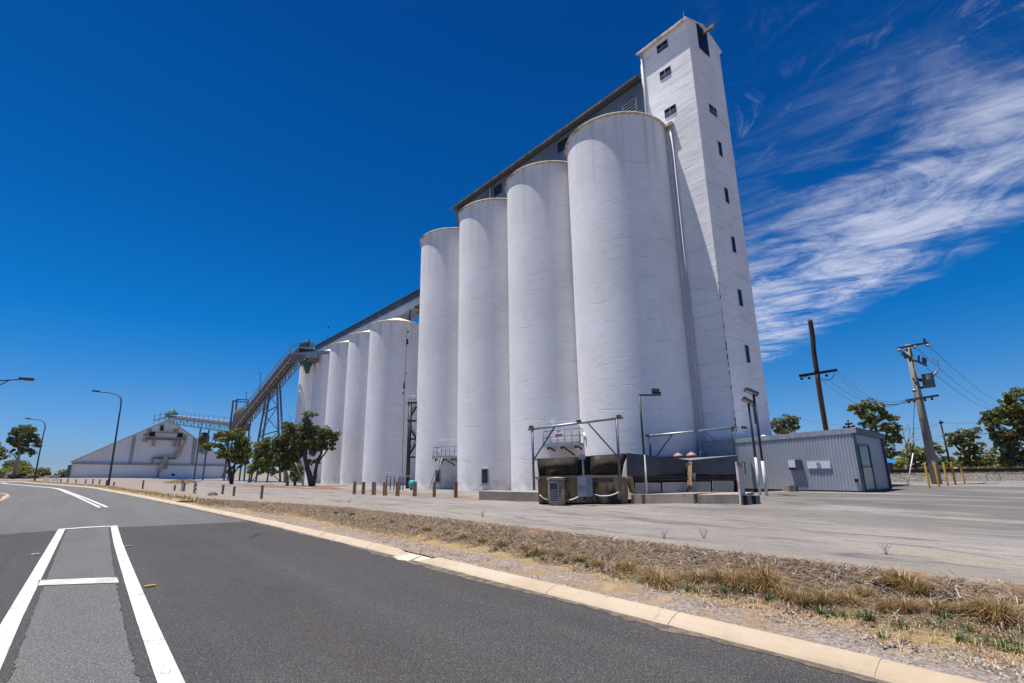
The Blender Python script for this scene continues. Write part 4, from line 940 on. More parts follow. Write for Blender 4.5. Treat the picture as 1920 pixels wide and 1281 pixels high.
    slab([q(1002, 894, .0), q(1001, 866, .3), q(1007, 862, .3), q(1010, 894, .0)], .3, 'pale_panel', 'end_cheek')
    slab([q(1166, 894, .0), q(1170, 870, .25), q(1175, 858, .25), q(1176, 894, .0)], .2, 'pale_panel', 'end_cheek')
    slab([q(1006, 897, .22), q(1007, 892.5, .22), q(1174, 890.5, .22), q(1175, 896, .22)], .12, 'lip_sand', 'ledge')
    b = MB(); b.hexa([q(1010, 942, .4), q(1178, 944.5, .25), q(1178, 941, 2.6), q(1010, 938, 2.6), q(1008, 896, .4), q(1177, 895, .25), q(1177, 895, 2.6), q(1008, 896, 2.6)]); b.build('base_wall', 'old_concrete', t)
    slab([q(1112, 905, .18), q(1112, 899, .18), q(1150, 897, .18), q(1150, 904, .18)], .05, 'hopper_plate', 'cover_plate')
    # overhead scissor of pipes (two portal frames carrying the curtain rails)
    return t
mat('rusty_dark', (.07, .045, .035), (.035, .028, .025), 2.5, rough=.85)
mat('lip_sand', (.42, .34, .25), (.28, .21, .15), 2., rough=.9)
HOP = hopper()
def plinth():
    b = MB(); a0 = [(1180, 945), (1318, 947), (1318, 928), (1180, 929)]
    for x0, x1, yb, yt in ((1184, 1302, 944.5, 928), (1309, 1396, 945, 928)):
        k = MB(); A = G(x0, yb); B = G(x1, yb); hA = VZ(A, yt)-A.z; d = (B-A).normalized(); s = Vector((-d.y, d.x, 0)); k.box((A+B)/2+s*.9+Z3*(hA/2-.05), d, s, Z3, (B-A).length/2, .9, hA/2+.05)
        tag(k.build('concrete_plinth', 'plinth_concrete'), 'stained concrete plinth under the left bay of the hopper' if x0 < 1200 else 'stained concrete plinth running right from the gap to the leaning red post', 'plinth')
    A = G(898, 937.5); B = G(1010, 941); h = VZ(A, 921)-A.z; k = MB(); d = (B-A).normalized(); s = Vector((-d.y, d.x, 0)); k.box((A+B)/2+s*.5+Z3*(h/2-.05), d, s, Z3, (B-A).length/2, .5, h/2+.05)
    tag(k.build('loading_kerb', 'plinth_concrete'), 'long low concrete kerb in front of the silos left of the hopper', 'kerb')
    k = MB(); A = G(1020, 935.5); 
plinth()
def pipe_frame(name, label, posts, top, braces, Y, post_bottoms, studs):
    t = thing(name, label, 'pipe frame', D(posts[0][0], posts[0][1], Y), 'pipe frames over the hopper')
    for (x, y), (xb, yb) in zip(posts, post_bottoms): b = MB(); b.tube([D(x, y, Y), D(xb, yb, Y)], .055, 10); b.build('post', 'blue_grey_steel', t)
    b = MB(); b.tube([D(top[0], top[1], Y), D(top[2], top[3], Y)], .055, 10); b.build('top_rail', 'galv_steel', t)
    for x0, y0, x1, y1 in braces: b = MB(); b.tube([D(x0, y0, Y), D(x1, y1, Y)], .032, 8); b.build('brace', 'blue_grey_steel', t)
    for x, y in studs: b = MB(); b.box(D(x, y, Y), (1, 0, 0), (0, 1, 0), Z3, .10, .08, .06); b.build('clamp', 'rusty_steel', t)
pipe_frame('pipe_frame', 'portal frame of grey pipe standing in front of the brown hopper curtains', [(998, 805), (1156, 785)], (990, 805.5, 1168, 783), [(1041, 799, 1001, 862), (1101, 792, 1158, 856)], YH-.35, [(1001.5, 919), (1163.5, 922)], [(996, 801), (1085, 790), (1160, 781)])
pipe_frame('pipe_frame', 'portal frame of grey pipe behind the dark hopper plates, before the hut', [(1218, 817), (1373.5, 804)], (1211, 818, 1384, 801.5), [(1262, 813, 1231, 855), (1321, 808.5, 1370, 853.5)], YH+3.2, [(1220, 858), (1377.5, 856)], [(1213, 817), (1304, 808.5), (1374, 801.5)])
def louvre_house():
    p = D(1045, 941, YH-.75); p.z = gz(p.x, p.y); Yb = p.y; h = VZ(p, 897)-p.z
    w = (D(1060, 930, Yb)-D(1027.5, 930, Yb)).length
    t = thing('vent_house', 'small octagonal brown concrete vent house with a louvred window', 'vent house', p)
    C = p+Vector((.0, w/2, 0)); b = MB(); b.lathe(C, [(w*.52, -.1), (w*.52, h-.08), (w*.45, h-.06)], 8, a0=math.pi/8-.35, a1=math.pi/8-.35+2*math.pi, smooth=False); b.build('wall', 'old_concrete', t)
    b = MB(); b.lathe(C, [(.01, h-.07), (w*.57, h-.07), (w*.58, h+.02), (.01, h+.05)], 8, a0=math.pi/8-.35, a1=math.pi/8-.35+2*math.pi, smooth=False); b.build('roof', 'lip_sand', t)
    ang = -math.pi/2-.35+math.pi/8*0; 
    fa = None
    for k in range(8):
        a = math.pi/8-.35+2*math.pi*(k+.5)/8; o = Vector((math.cos(a), math.sin(a), 0))
        if fa is None or o.y < fa.y: fa = o
    tt = Vector((-fa.y, fa.x, 0)); c = C+fa*(w*.52*math.cos(math.pi/8)+.0)+Z3*h*.50
    b = MB(); b.box(c, tt, fa, Z3, .20, .04, .40); wn = b.build('window', 'galv_steel', t)
    b = MB(); b.box(c+fa*.004, tt, fa, Z3, .165, .04, .36); b.build('screen', 'black_steel', wn)
    for k in range(6): b = MB(); b.box(c+fa*.02+Z3*(-.30+.075*k), tt, fa, Z3, .15, .03, .013); b.build('slat', 'galv_steel', wn)
    b = MB(); b.box(C+Vector((.62, -.78, 0)).normalized()*w*.52+Z3*h*.5, (1, 0, 0), (0, 1, 0), Z3, .07, .06, .13); b.build('switch_box', 'frame_grey', t)
louvre_house()
def cabinet():
    Y = YH-.5; p = D(1096, 932, Y)
    t = thing('switch_cabinet', 'grey steel electrical cabinet on a post between the two brown curtains', 'cabinet', (p.x, p.y, p.z))
    a = D(1083.5, 931.5, Y); c = D(1097.5, 893.5, Y); e = D(1111, 893.5, Y); w = c.x-a.x; h = c.z-a.z
    dx = Vector((.80, .60, 0)); dy = Vector((-.60, .80, 0)); b = MB()
    ex = Vector((.90, -.42, 0)); cc = Vector((c.x, Y-.15, 0))
    A0 = Vector((a.x, Y, a.z)); B0 = Vector((c.x, Y-.12, a.z)); C_ = Vector((e.x, Y+.12, a.z)); D0 = A0+C_-B0
    b.hexa([A0, B0, C_, D0]+[q+Z3*h for q in (A0, B0, C_, D0)]); b.build('box', 'cabinet_grey', t)
    b = MB(); H = Z3*(h*.50); e_ = (A0-B0).normalized(); o = Vector((e_.y, -e_.x, 0)); o = o if o.y < 0 else -o
    b.box((A0+B0)/2+H+o*.004, (B0-A0).normalized(), o, Z3, (B0-A0).length/2-.02, .006, .008); b.build('door_seam', 'black_steel', t)
    b = MB(); b.tube([D(1094, 893, Y+.1), D(1092.5, 862, Y+.15), D(1091, 858, Y+.2)], .045, 8); b.box(D(1091, 857, Y+.2), (1, 0, 0), (0, 1, 0), Z3, .13, .1, .10); b.build('conduit', 'galv_steel', t)
    b = MB(); b.tube([D(1097, 932, Y+.1), D(1097, 938, Y+.1)], .06, 8); b.build('leg', 'black_steel', t)
mat('cabinet_grey', (.24, .265, .30), (.19, .21, .24), 2., rough=.5)
cabinet()
for pts, lab in (([(1012, 928), (1018, 934), (1029, 938)], 'pale hose drooping from the wall to the left of the vent house'), ([(1058, 939), (1072, 937), (1086, 931)], 'pale hose between the vent house and the grey cabinet'), ([(1113, 926), (1125, 930), (1145, 929), (1160, 923)], 'pale hose looping right of the grey cabinet')):
    b = MB(); Y = YH-.25; P = catmull([D(x, y, Y) for x, y in pts], .1); b.tube(P, .022, 6); tag(b.build('hose', 'white_gloss'), lab, 'hose', 'hoses in front of the hopper base')
def tank(px, py0, py1, wpx, Y, label):
    p = D(px, py1+8, Y); c = D(px, py1, Y); r = (D(px+wpx/2, py1, Y)-c).length; t = thing('capped_tank', label, 'tank', p, 'pink capped tanks behind the hopper'); zt = D(px, py0, Y).z
    b = MB(); b.lathe(p, [(r*.8, -1.2), (r*.8, c.z-p.z)], 20); b.build('body', 'tank_blue', t)
    b = MB(); b.lathe(p, [(r*.8, c.z-p.z-.03), (r*1.02, c.z-p.z), (r*.9, (c.z+zt)/2-p.z), (r*.3, zt-p.z), (.02, zt-p.z+.01), (.02, zt-p.z+.05), (.0, zt-p.z+.05)], 20); b.build('cap', 'pink_cap', t)
tank(1272.5, 850, 857, 19, YH+4., 'pink domed cap of the left tank behind the hopper'); tank(1297.5, 848.5, 856.5, 20, YH+4., 'pink domed cap of the right tank, next to the hut')
b = MB(); Pb = D(1318, 856, YH+4.); b.box(Pb-Z3*.4, (1, 0, 0), (0, 1, 0), Z3, .17, .2, .55); b.box(Pb+Vector((.05, .05, .22)), (.9, .4, 0), (-.4, .9, 0), Z3, .22, .12, .05); tag(b.build('valve_box', 'tank_blue'), 'blue valve housing beside the hut corner behind the hopper', 'valve')
# leaning red post with a small frame, tyre-like block at its foot
def leaning_post():
    p, h = GV(1393, 946, 866); q = D(1384.5, 866, p.y); t = thing('leaning_post', 'leaning post with flaking red and white paint at the hopper corner', 'post', p)
    b = MB(); b.bar(p-Z3*.1, q, .17, .17, up=(0, 1, 0)); b.build('post', 'red_flake', t)
    f = MB(); Y = p.y+.25
    P = [D(1388, 866, Y), D(1396, 867.5, Y), D(1398, 888.5, Y), D(1390, 886, Y)]; f.tube(P+[P[0]], .022, 6); f.build('hoop', 'black_steel', t)
    p = G(1408, 945.5); t = thing('striped_block', 'black and white painted concrete block at the foot of the leaning post', 'block', p)
    h = VZ(p, 929)-p.z
    for i in range(4):
        k = MB(); k.box(p+Vector((-.22+.15*i, .1, h/2)), (1, 0, 0), (0, 1, 0), Z3, .073, .2, h/2); k.build('band', 'tyre' if i % 2 == 0 else 'post_weathered', t)
leaning_post()
# ------------------------------------------------------------------ masts with floodlights
def mast(label, base, top, split, r, Y0=None, heads=(), arm=None, group='floodlight masts'):
    p = G(*base) if Y0 is None else D(base[0], base[1], Y0); p.z = gz(p.x, p.y); Y = p.y; t = thing('floodlight_mast', label, 'floodlight mast', p, group)
    b = MB(); m = D(base[0]+(top[0]-base[0])*split, base[1]+(top[1]-base[1])*split, Y); tp = Vector((p.x, p.y, VZ(p, top[1]))); mid = Vector((p.x, p.y, m.z))
    b.tube([p-Z3*.2, mid], r*1.15, 10); b.build('lower_pole', 'white_post', t)
    b = MB(); b.tube([mid, tp], r, 10); b.build('upper_pole', 'black_steel', t)
    if arm:
        b = MB(); b.bar(D(arm[0], arm[1], Y), D(arm[2], arm[3], Y), .07); b.build('arm', 'black_steel', t)
    for x, y, w, h, ti in heads:
        c = D(x, y, Y); b = MB(); ax = Vector((math.cos(ti), -.25, -math.sin(ti))).normalized(); up = Vector((math.sin(ti), .1, math.cos(ti))).normalized(); ay = up.cross(ax).normalized(); up = ax.cross(ay)
        b.box(c, ax, ay, up, w, .17, h); l = b.build('lamp_head', 'black_steel', t); g = MB(); g.box(c-up*(h+.006), ax, ay, up, w*.86, .14, .008); g.build('lens', 'lamp_lens', l)
    return t
mast('slim mast with twin floodlights on a side arm, in front of the dark hopper plates', (1214.5, 942.5), (1205, 741), .445, .045, heads=((1229, 732.5, .17, .055, .1), (1231, 738.5, .19, .05, .1)), arm=(1197, 741, 1239, 741))
mast('taller lamp mast in front of the grey hut, floodlight tilted left at its top', (1438, 930), (1416.5, 738), .34, .05, heads=((1408.5, 735, .27, .045, .5),), arm=(1409, 736, 1418, 740))
mast('shorter lamp mast in front of the grey hut, floodlight and grey box at its top', (1424, 917), (1407, 757), .37, .045, Y0=G(1438, 930).y+.7, heads=((1402.5, 752.5, .25, .05, .6),))
# ------------------------------------------------------------------ timber posts, yellow posts
def timber_posts():
    first = None
    L = [(664, 926), (680.7, 927), (700.7, 928.3), (721.6, 929.4), (745.2, 930.3), (777.5, 931), (814, 931.8), (854.5, 933)]
    T = [903.3, 903.5, 903.5, 903.6, 903.0, 903.6, 903.4, 903.2]
    names = ['first squat timber post from the left in the row before the silos', 'second squat timber post from the left in the row before the silos', 'third squat timber post from the left in the row before the silos', 'fourth squat timber post from the left, in front of the steel fence panel', 'fifth squat timber post, right of the steel fence panel', 'squat timber post directly right of the small aqua tank', 'squat timber post in front of the ladder platform', 'last squat timber post on the right, in front of the second tall silo gap']
    for (x, y), ty, lab in zip(L, T, names):
        p, h = GV(x, y, ty); b = MB(); w = .088; rr = random.Random(int(x)); az = rr.uniform(-.3, .3); ax = Vector((math.cos(az), math.sin(az), 0)); ay = Vector((-ax.y, ax.x, 0)); tilt = Vector((rr.uniform(-.02, .02), 0, 0))
        c0, c1 = p-Z3*.15, p+Z3*h+tilt; d = (c1-c0).normalized(); b.box((c0+c1)/2, ax, ay, d, w*rr.uniform(.95, 1.15), w, (c1-c0).length/2)
        tag(b.build('timber_post', 'bollard_wood'), lab, 'timber post', 'squat timber posts before the silos')
timber_posts()
def yellow_posts():
    L = [((1743.4, 916.2), 869), ((1761, 913.2), 868.5), ((1777.6, 911), 867.8), ((1792, 909), 867), ((1808.8, 907), 866)]
    labs = ['leftmost yellow steel bollard beside the big power pole', 'yellow bollard directly in front of the big power pole base', 'yellow bollard just right of the big power pole base', 'fourth yellow bollard from the left, near the railway', 'rightmost yellow steel bollard near the railway']
    for ((x, y), ty), lab in zip(L, labs):
        p, h = GV(x, y, ty); t = thing('yellow_bollard', lab, 'bollard', p, 'yellow bollards round the power pole'); b = MB(); b.lathe(p, [(.045, -.2), (.045, h-.02), (.035, h), (.0, h+.005)], 14); b.build('post', 'bollard_yellow', t)
        b = MB(); b.lathe(p, [(.047, h-.05), (.049, h-.03), (.035, h+.012), (0, h+.018)], 14); b.build('cap', 'lip_sand', t)
yellow_posts()
# ------------------------------------------------------------------ steel stair tower and fence between the two silo groups
def stair_tower():
    a = G(766, 921); Y = a.y+5.2
    def q(px, py, dY=0.): return D(px, py, Y+dY)
    t = thing('stair_tower', 'black steel stair tower wedged between the tall and the shorter silos', 'stair tower', Vector((q(762, 918).x, Y, BASE)))
    b = MB(); p0 = q(764, 918); b.tube([Vector((p0.x, p0.y, BASE-.1)), Vector((p0.x, p0.y, q(764, 754).z))], .17, 8); b.build('column', 'black_steel', t)
    p1 = q(783, 918); b = MB(); b.tube([Vector((p1.x, p1.y+.3, BASE)), Vector((p1.x, p1.y+.3, q(783, 754).z))], .10, 8); b.build('column', 'black_steel', t)
    for y in (757, 791, 825): k = MB(); k.hexa([q(764, y, -.2), q(785, y, -.2), q(785, y, 1.6), q(764, y, 1.6), q(764, y-3.5, -.2), q(785, y-3.5, -.2), q(785, y-3.5, 1.6), q(764, y-3.5, 1.6)]); k.build('landing', 'black_steel', t)
    for y0, y1, x0, x1 in ((762, 789, 781, 765), (797, 823, 765, 781), (830, 857, 781, 765)):
        k = MB(); k.bar(q(x0, y0), q(x1, y1), .12, .16); k.build('stair_flight', 'black_steel', t)
        k = MB(); k.bar(q(x0, y0-8, -.1), q(x1, y1-8, -.1), .05); k.build('handrail', 'black_steel', t)
    k = MB(); k.bar(q(763, 858), q(783, 857), .14); k.build('cross_beam', 'black_steel', t)
    k = MB()
    for hh in (0, 5, 11): k.tube([q(766, 754-hh, -.2), q(785, 753-hh, -.2)], .025, 6)
    for x in (766, 772, 778, 784): k.tube([q(x, 754, -.2), q(x, 742, -.2)], .025, 6)
    k.build('guard_rail', 'galv_steel', t)
    k = MB(); k.hexa([q(760, 919, -.3), q(768, 919, -.3), q(768, 919, .3), q(760, 919, .3), q(761, 900, -.3), q(766, 903, -.3), q(766, 903, .3), q(761, 900, .3)]); k.build('footing_bracket', 'black_steel', t)
stair_tower()
def steel_fence():
    Y = G(740, 919).y
    t = thing('steel_fence', 'short open blue-grey steel fence panel left of the stair tower', 'fence', D(740, 919, Y))
    for x, yb, yt in ((723.5, 917, 885), (731, 916, 887), (738, 918, 886.5), (746.5, 917, 887), (749.5, 918, 887), (754.5, 920, 884.5)):
        p = D(x+.6, yb, Y); b = MB(); b.tube([Vector((p.x, p.y, BASE-.1)), Vector((p.x, p.y, VZ(p, yt)))], .05, 6); b.build('post', 'blue_grey_steel', t)
    b = MB(); b.tube([D(724, 893.5, Y), D(776, 893, Y)], .03, 6); b.build('rail', 'galv_steel', t)
steel_fence()
p, h = GV(772.5, 919, 901); t_ = thing('aqua_tank', 'small bright aqua tank standing by the foot of the leftmost tall silo', 'tank', p)
b = MB(); b.lathe(p, [(.04, -.05), (.04, h*.3), (.24, h*.36), (.26, h*.45), (.26, h*.92), (.2, h), (.02, h+.02)], 20); b.build('body', 'aqua_tank', t_)
for k in range(3):
    a = k*2.1; b = MB(); b.bar(p+Vector((math.cos(a)*.2, math.sin(a)*.2, -.05)), p+Vector((math.cos(a)*.17, math.sin(a)*.17, h*.4)), .05); b.build('leg', 'black_steel', t_)
# ------------------------------------------------------------------ inclined conveyor, its head, transfer tower, bridge to the shed
def lattice(b, A, B, w, h, bays, r=.05, side=None, diag=True):
    """box truss between A and B: four chords, posts and diagonals"""
    A, B = Vector(A), Vector(B); d = (B-A).normalized(); s = Vector((d.y, -d.x, 0)).normalized()*(w/2); z = Z3*h
    for o in (s, -s):
        b.bar(A+o, B+o, 2*r); b.bar(A+o+z, B+o+z, 2*r)
        for k in range(bays+1):
            p = A+(B-A)*(k/bays)+o; b.bar(p, p+z, 1.4*r)
            if k < bays and diag: q = A+(B-A)*((k+1)/bays)+o; b.bar(p, q+z, 1.2*r) if k % 2 else b.bar(p+z, q, 1.2*r)
    for k in range(bays+1): p = A+(B-A)*(k/bays); b.bar(p+s, p-s, 1.2*r); b.bar(p+s+z, p-s+z, 1.2*r)
YT, YB = 96., 66.
def conveyor():
    A, B = D(444, 806, YT), D(560, 666, YB+3)
    t = thing('inclined_conveyor', 'long inclined lattice conveyor climbing to the tops of the shorter silos', 'conveyor', Vector((A.x, A.y, gz(A.x, A.y))))
    b = MB(); lattice(b, A-Z3*.95, B-Z3*.95, 1.4, 1.15, 26, .045); b.build('truss', 'truss_steel', t)
    b = MB(); d = (B-A); s = Vector((d.y, -d.x, 0)).normalized(); k = MB()
    b.bar(A+Z3*.22, B+Z3*.22, 1.0, .26); b.build('belt_housing', 'conveyor_dark', t)
    for sg in (1, -1):
        k = MB(); o = s*sg*1.15
        for hh in (.75, 1.25): k.bar(A+o+Z3*hh, B+o+Z3*hh, .05)
        for i in range(34): p = A+d*(i/33)+o; k.bar(p, p+Z3*1.25, .05)
        k.build('handrail', 'galv_steel' if sg > 0 else 'truss_steel', t)
    k = MB(); o = s*1.05; k.bar(A+o+Z3*.02, B+o+Z3*.02, .5, .09); k.build('walkway', 'truss_steel', t)
    k = MB()
    for i in range(24): p = A+d*((i+.3)/24)+s*.88-Z3*.35; k.bar(p, p+Z3*.85+d.normalized()*.1, .11)
    k.bar(A+s*.88-Z3*.38, B+s*.88-Z3*.38, .16); k.build('side_frame', 'frame_grey', t)
    for f, hh in ((.0, 2.9), (.30, 3.3), (.55, 3.4)): p = A+d*f+s*1.1; k = MB(); k.bar(p, p+Z3*hh, .06); k.bar(p+Z3*hh, p+Z3*hh+s*.5, .05); k.build('lamp_standard', 'wire', t)
    # trestle under the middle
    Y = 79.; top = 720
    L0, L1 = D(501, 735, Y), D(519.5, 716, Y); g0, g1 = D(470.5, 897, Y), D(526, 897, Y); g0.z = gz(g0.x, g0.y); g1.z = gz(g1.x, g1.y)
    for nm, a, c in (('leg', g0, L0), ('leg', g1, L1)):
        for off in (0, 1.6): k = MB(); k.bar(a+Vector((0, off, 0)), c+Vector((0, off*.6, 0)), .22); k.build('trestle_leg', 'blue_grey_steel', t)
    fr = [0., .27, .50, .75, .98]
    P = [(g0+(L0-g0)*f, g1+(L1-g1)*f) for f in fr]
    for i, (a, c) in enumerate(P):
        if i: k = MB(); k.bar(a, c, .14); k.build('trestle_tie', 'blue_grey_steel', t)
        if i < 4:
            k = MB(); k.bar(a, P[i+1][1], .09); k.build('trestle_brace', 'blue_grey_steel', t); k = MB(); k.bar(c, P[i+1][0], .09); k.build('trestle_brace', 'blue_grey_steel', t)
    return A, B
mat('conveyor_dark', (.035, .032, .03), (.06, .052, .045), 2., rough=.7)
CA, CB = conveyor()
def conveyor_head():
    Y = YB+1.5
    def q(px, py, dY=0.): return D(px, py, Y+dY)
    def slab8(p, y0=-1., y1=1.2): return [q(p[0][0], p[0][1], y0), q(p[1][0], p[1][1], y0), q(p[1][0], p[1][1], y1), q(p[0][0], p[0][1], y1), q(p[3][0], p[3][1], y0), q(p[2][0], p[2][1], y0), q(p[2][0], p[2][1], y1), q(p[3][0], p[3][1], y1)]
    t = thing('drive_station', 'conveyor drive head with yellow rails reaching over the shorter silos', 'conveyor head', Vector((q(572, 680).x, Y, q(572, 680).z)))
    b = MB(); b.hexa(slab8(((553, 664), (590, 664), (590, 655), (558, 652)))); b.build('head_box', 'conveyor_dark', t)
    b = MB(); b.bar(q(552, 666, -1.1), q(617, 661, -1.1), .5); b.build('deck_beam', 'galv_steel', t)
    b = MB(); b.bar(q(548, 672, -1.1), q(596, 674, -1.1), .7, .9); b.build('lower_beam', 'truss_steel', t)
    b = MB(); b.bar(q(574, 670, -1.3), q(596, 669, -1.3), .9, .35); b.build('gear_guard', 'frame_grey', t)
    b = MB(); b.hexa(slab8(((561, 651), (581, 652), (579, 642.5), (564, 643)), -.5, .6)); b.build('motor_cover', 'leafy_paint', t)
    b = MB(); b.tube([q(573, 645, -.3), q(580, 644, -.3)], .42, 12); b.build('motor', 'conveyor_dark', t)
    b = MB()
    for x in (549, 555, 561, 567, 573, 579, 585, 590): b.bar(q(x, 652, -1.15), q(x+.3, 643+abs(x-570)*.08, -1.15), .05)
    b.bar(q(549, 645, -1.15), q(590, 644, -1.15), .05); b.bar(q(549, 648.5, -1.15), q(590, 648, -1.15), .05); b.build('guard_rail', 'rusty_steel', t)
    b = MB(); b.bar(q(586, 655, -1.15), q(589, 641, -1.15), .14); b.bar(q(583, 655, -1.15), q(584.5, 643, -1.15), .1); b.build('yellow_ladder', 'yellow_rail', t)
    b = MB()
    for k in range(5): b.bar(q(549+k*2.6, 668-k*2.2, -1.25), q(549+k*2.6, 661-k*2.2, -1.25), .07)
    b.bar(q(548.5, 663, -1.25), q(561, 652.5, -1.25), .12); b.bar(q(548.5, 668, -1.25), q(561, 658, -1.25), .12); b.build('yellow_rail', 'yellow_rail', t)
    b = MB(); b.tube([q(574, 676, -.8), q(577, 684, -.8), q(576, 690, -.8), q(576, 700, -.8)], [.85, .6, .4, .22], 10); b.tube([q(579, 683, -.8), q(590, 678, -.8)], .25, 8); b.build('spout', 'green_chute', t)
    b = MB(); b.bar(q(550, 667, -.4), CB-Z3*.9, .5); b.build('link_truss', 'truss_steel', t)
    b = MB(); b.tube([q(579, 641, 0), q(579.5, 628, 0)], .035, 5); b.build('lamp_standard', 'wire', t)
    b = MB(); b.bar(q(556, 674.5, -.5), q(573, 682, -.5), .16); b.build('strut', 'blue_grey_steel', t)
mat('leafy_paint', (.20, .21, .07), (.13, .14, .05), 2., rough=.6)
conveyor_head()
def transfer_tower():
    Y = YT-1.
    def q(px, py, dY=0.): return D(px, py, Y+dY)
    g = q(452, 899); g.z = gz(g.x, g.y)
    t = thing('transfer_tower', 'open steel transfer tower with a dusty brown housing at the conveyor foot', 'transfer tower', g)
    L = [(437.5, 751, 434), (444.5, 749, 440), (465.5, 750, 461), (471.5, 770, 466)]
    def gp(x, dY): p = q(x, 899, dY); return Vector((p.x, p.y, gz(p.x, p.y)))
    for (x, yt, xb), dY in zip(L, (0, 2.2, 2.2, -.6)):
        b = MB(); c = q(x, yt, dY); b.bar(Vector((c.x, c.y, gz(c.x, c.y))), c, .22); b.build('column', 'blue_grey_steel', t)
    b = MB(); b.bar(q(437.5, 751.5), q(444.5, 749, 2.2), .18); b.bar(q(444.5, 749, 2.2), q(465.5, 750, 2.2), .18); b.bar(q(437.5, 752), q(461, 754), .18); b.build('top_frame', 'blue_grey_steel', t)
    for y0, y1 in ((775, 797), (797, 822), (822, 850), (850, 880)):
        b = MB(); b.bar(q(462, y0, 2), q(471, y1, -.5), .1); b.build('brace', 'blue_grey_steel', t); b = MB(); b.bar(q(461, y1, 2), q(471, y1-1, -.5), .12); b.build('tie', 'blue_grey_steel', t)
    b = MB(); c = q(450, 780); b.lathe(Vector((c.x, c.y, c.z-2.0)), [(.95, 0), (1.15, 1.2), (1.1, 2.3), (.8, 3.1), (.3, 3.6), (.01, 3.65)], 20); b.build('dust_housing', 'dusty_brown', t)
    b = MB(); c = q(450, 815); b.lathe(Vector((c.x, c.y, c.z-3.4)), [(.7, 0), (.8, 2.), (1.0, 4.6), (.9, 5.2), (.01, 5.25)], 18); b.build('hopper', 'green_chute', t)
    b = MB(); b.bar(q(434, 803, -.8), q(467, 801, -.8), .3, 1.4); b.build('deck', 'truss_steel', t)
    b = MB()
    for x in (436, 443, 450, 457, 464): b.bar(q(x, 799, -1.2), q(x, 792, -1.2), .07)
    b.bar(q(435, 792.5, -1.2), q(466, 792, -1.2), .07); b.build('guard_rail', 'truss_steel', t)
mat('dusty_brown', (.115, .095, .05), (.06, .05, .03), 1., rough=.9)
transfer_tower()
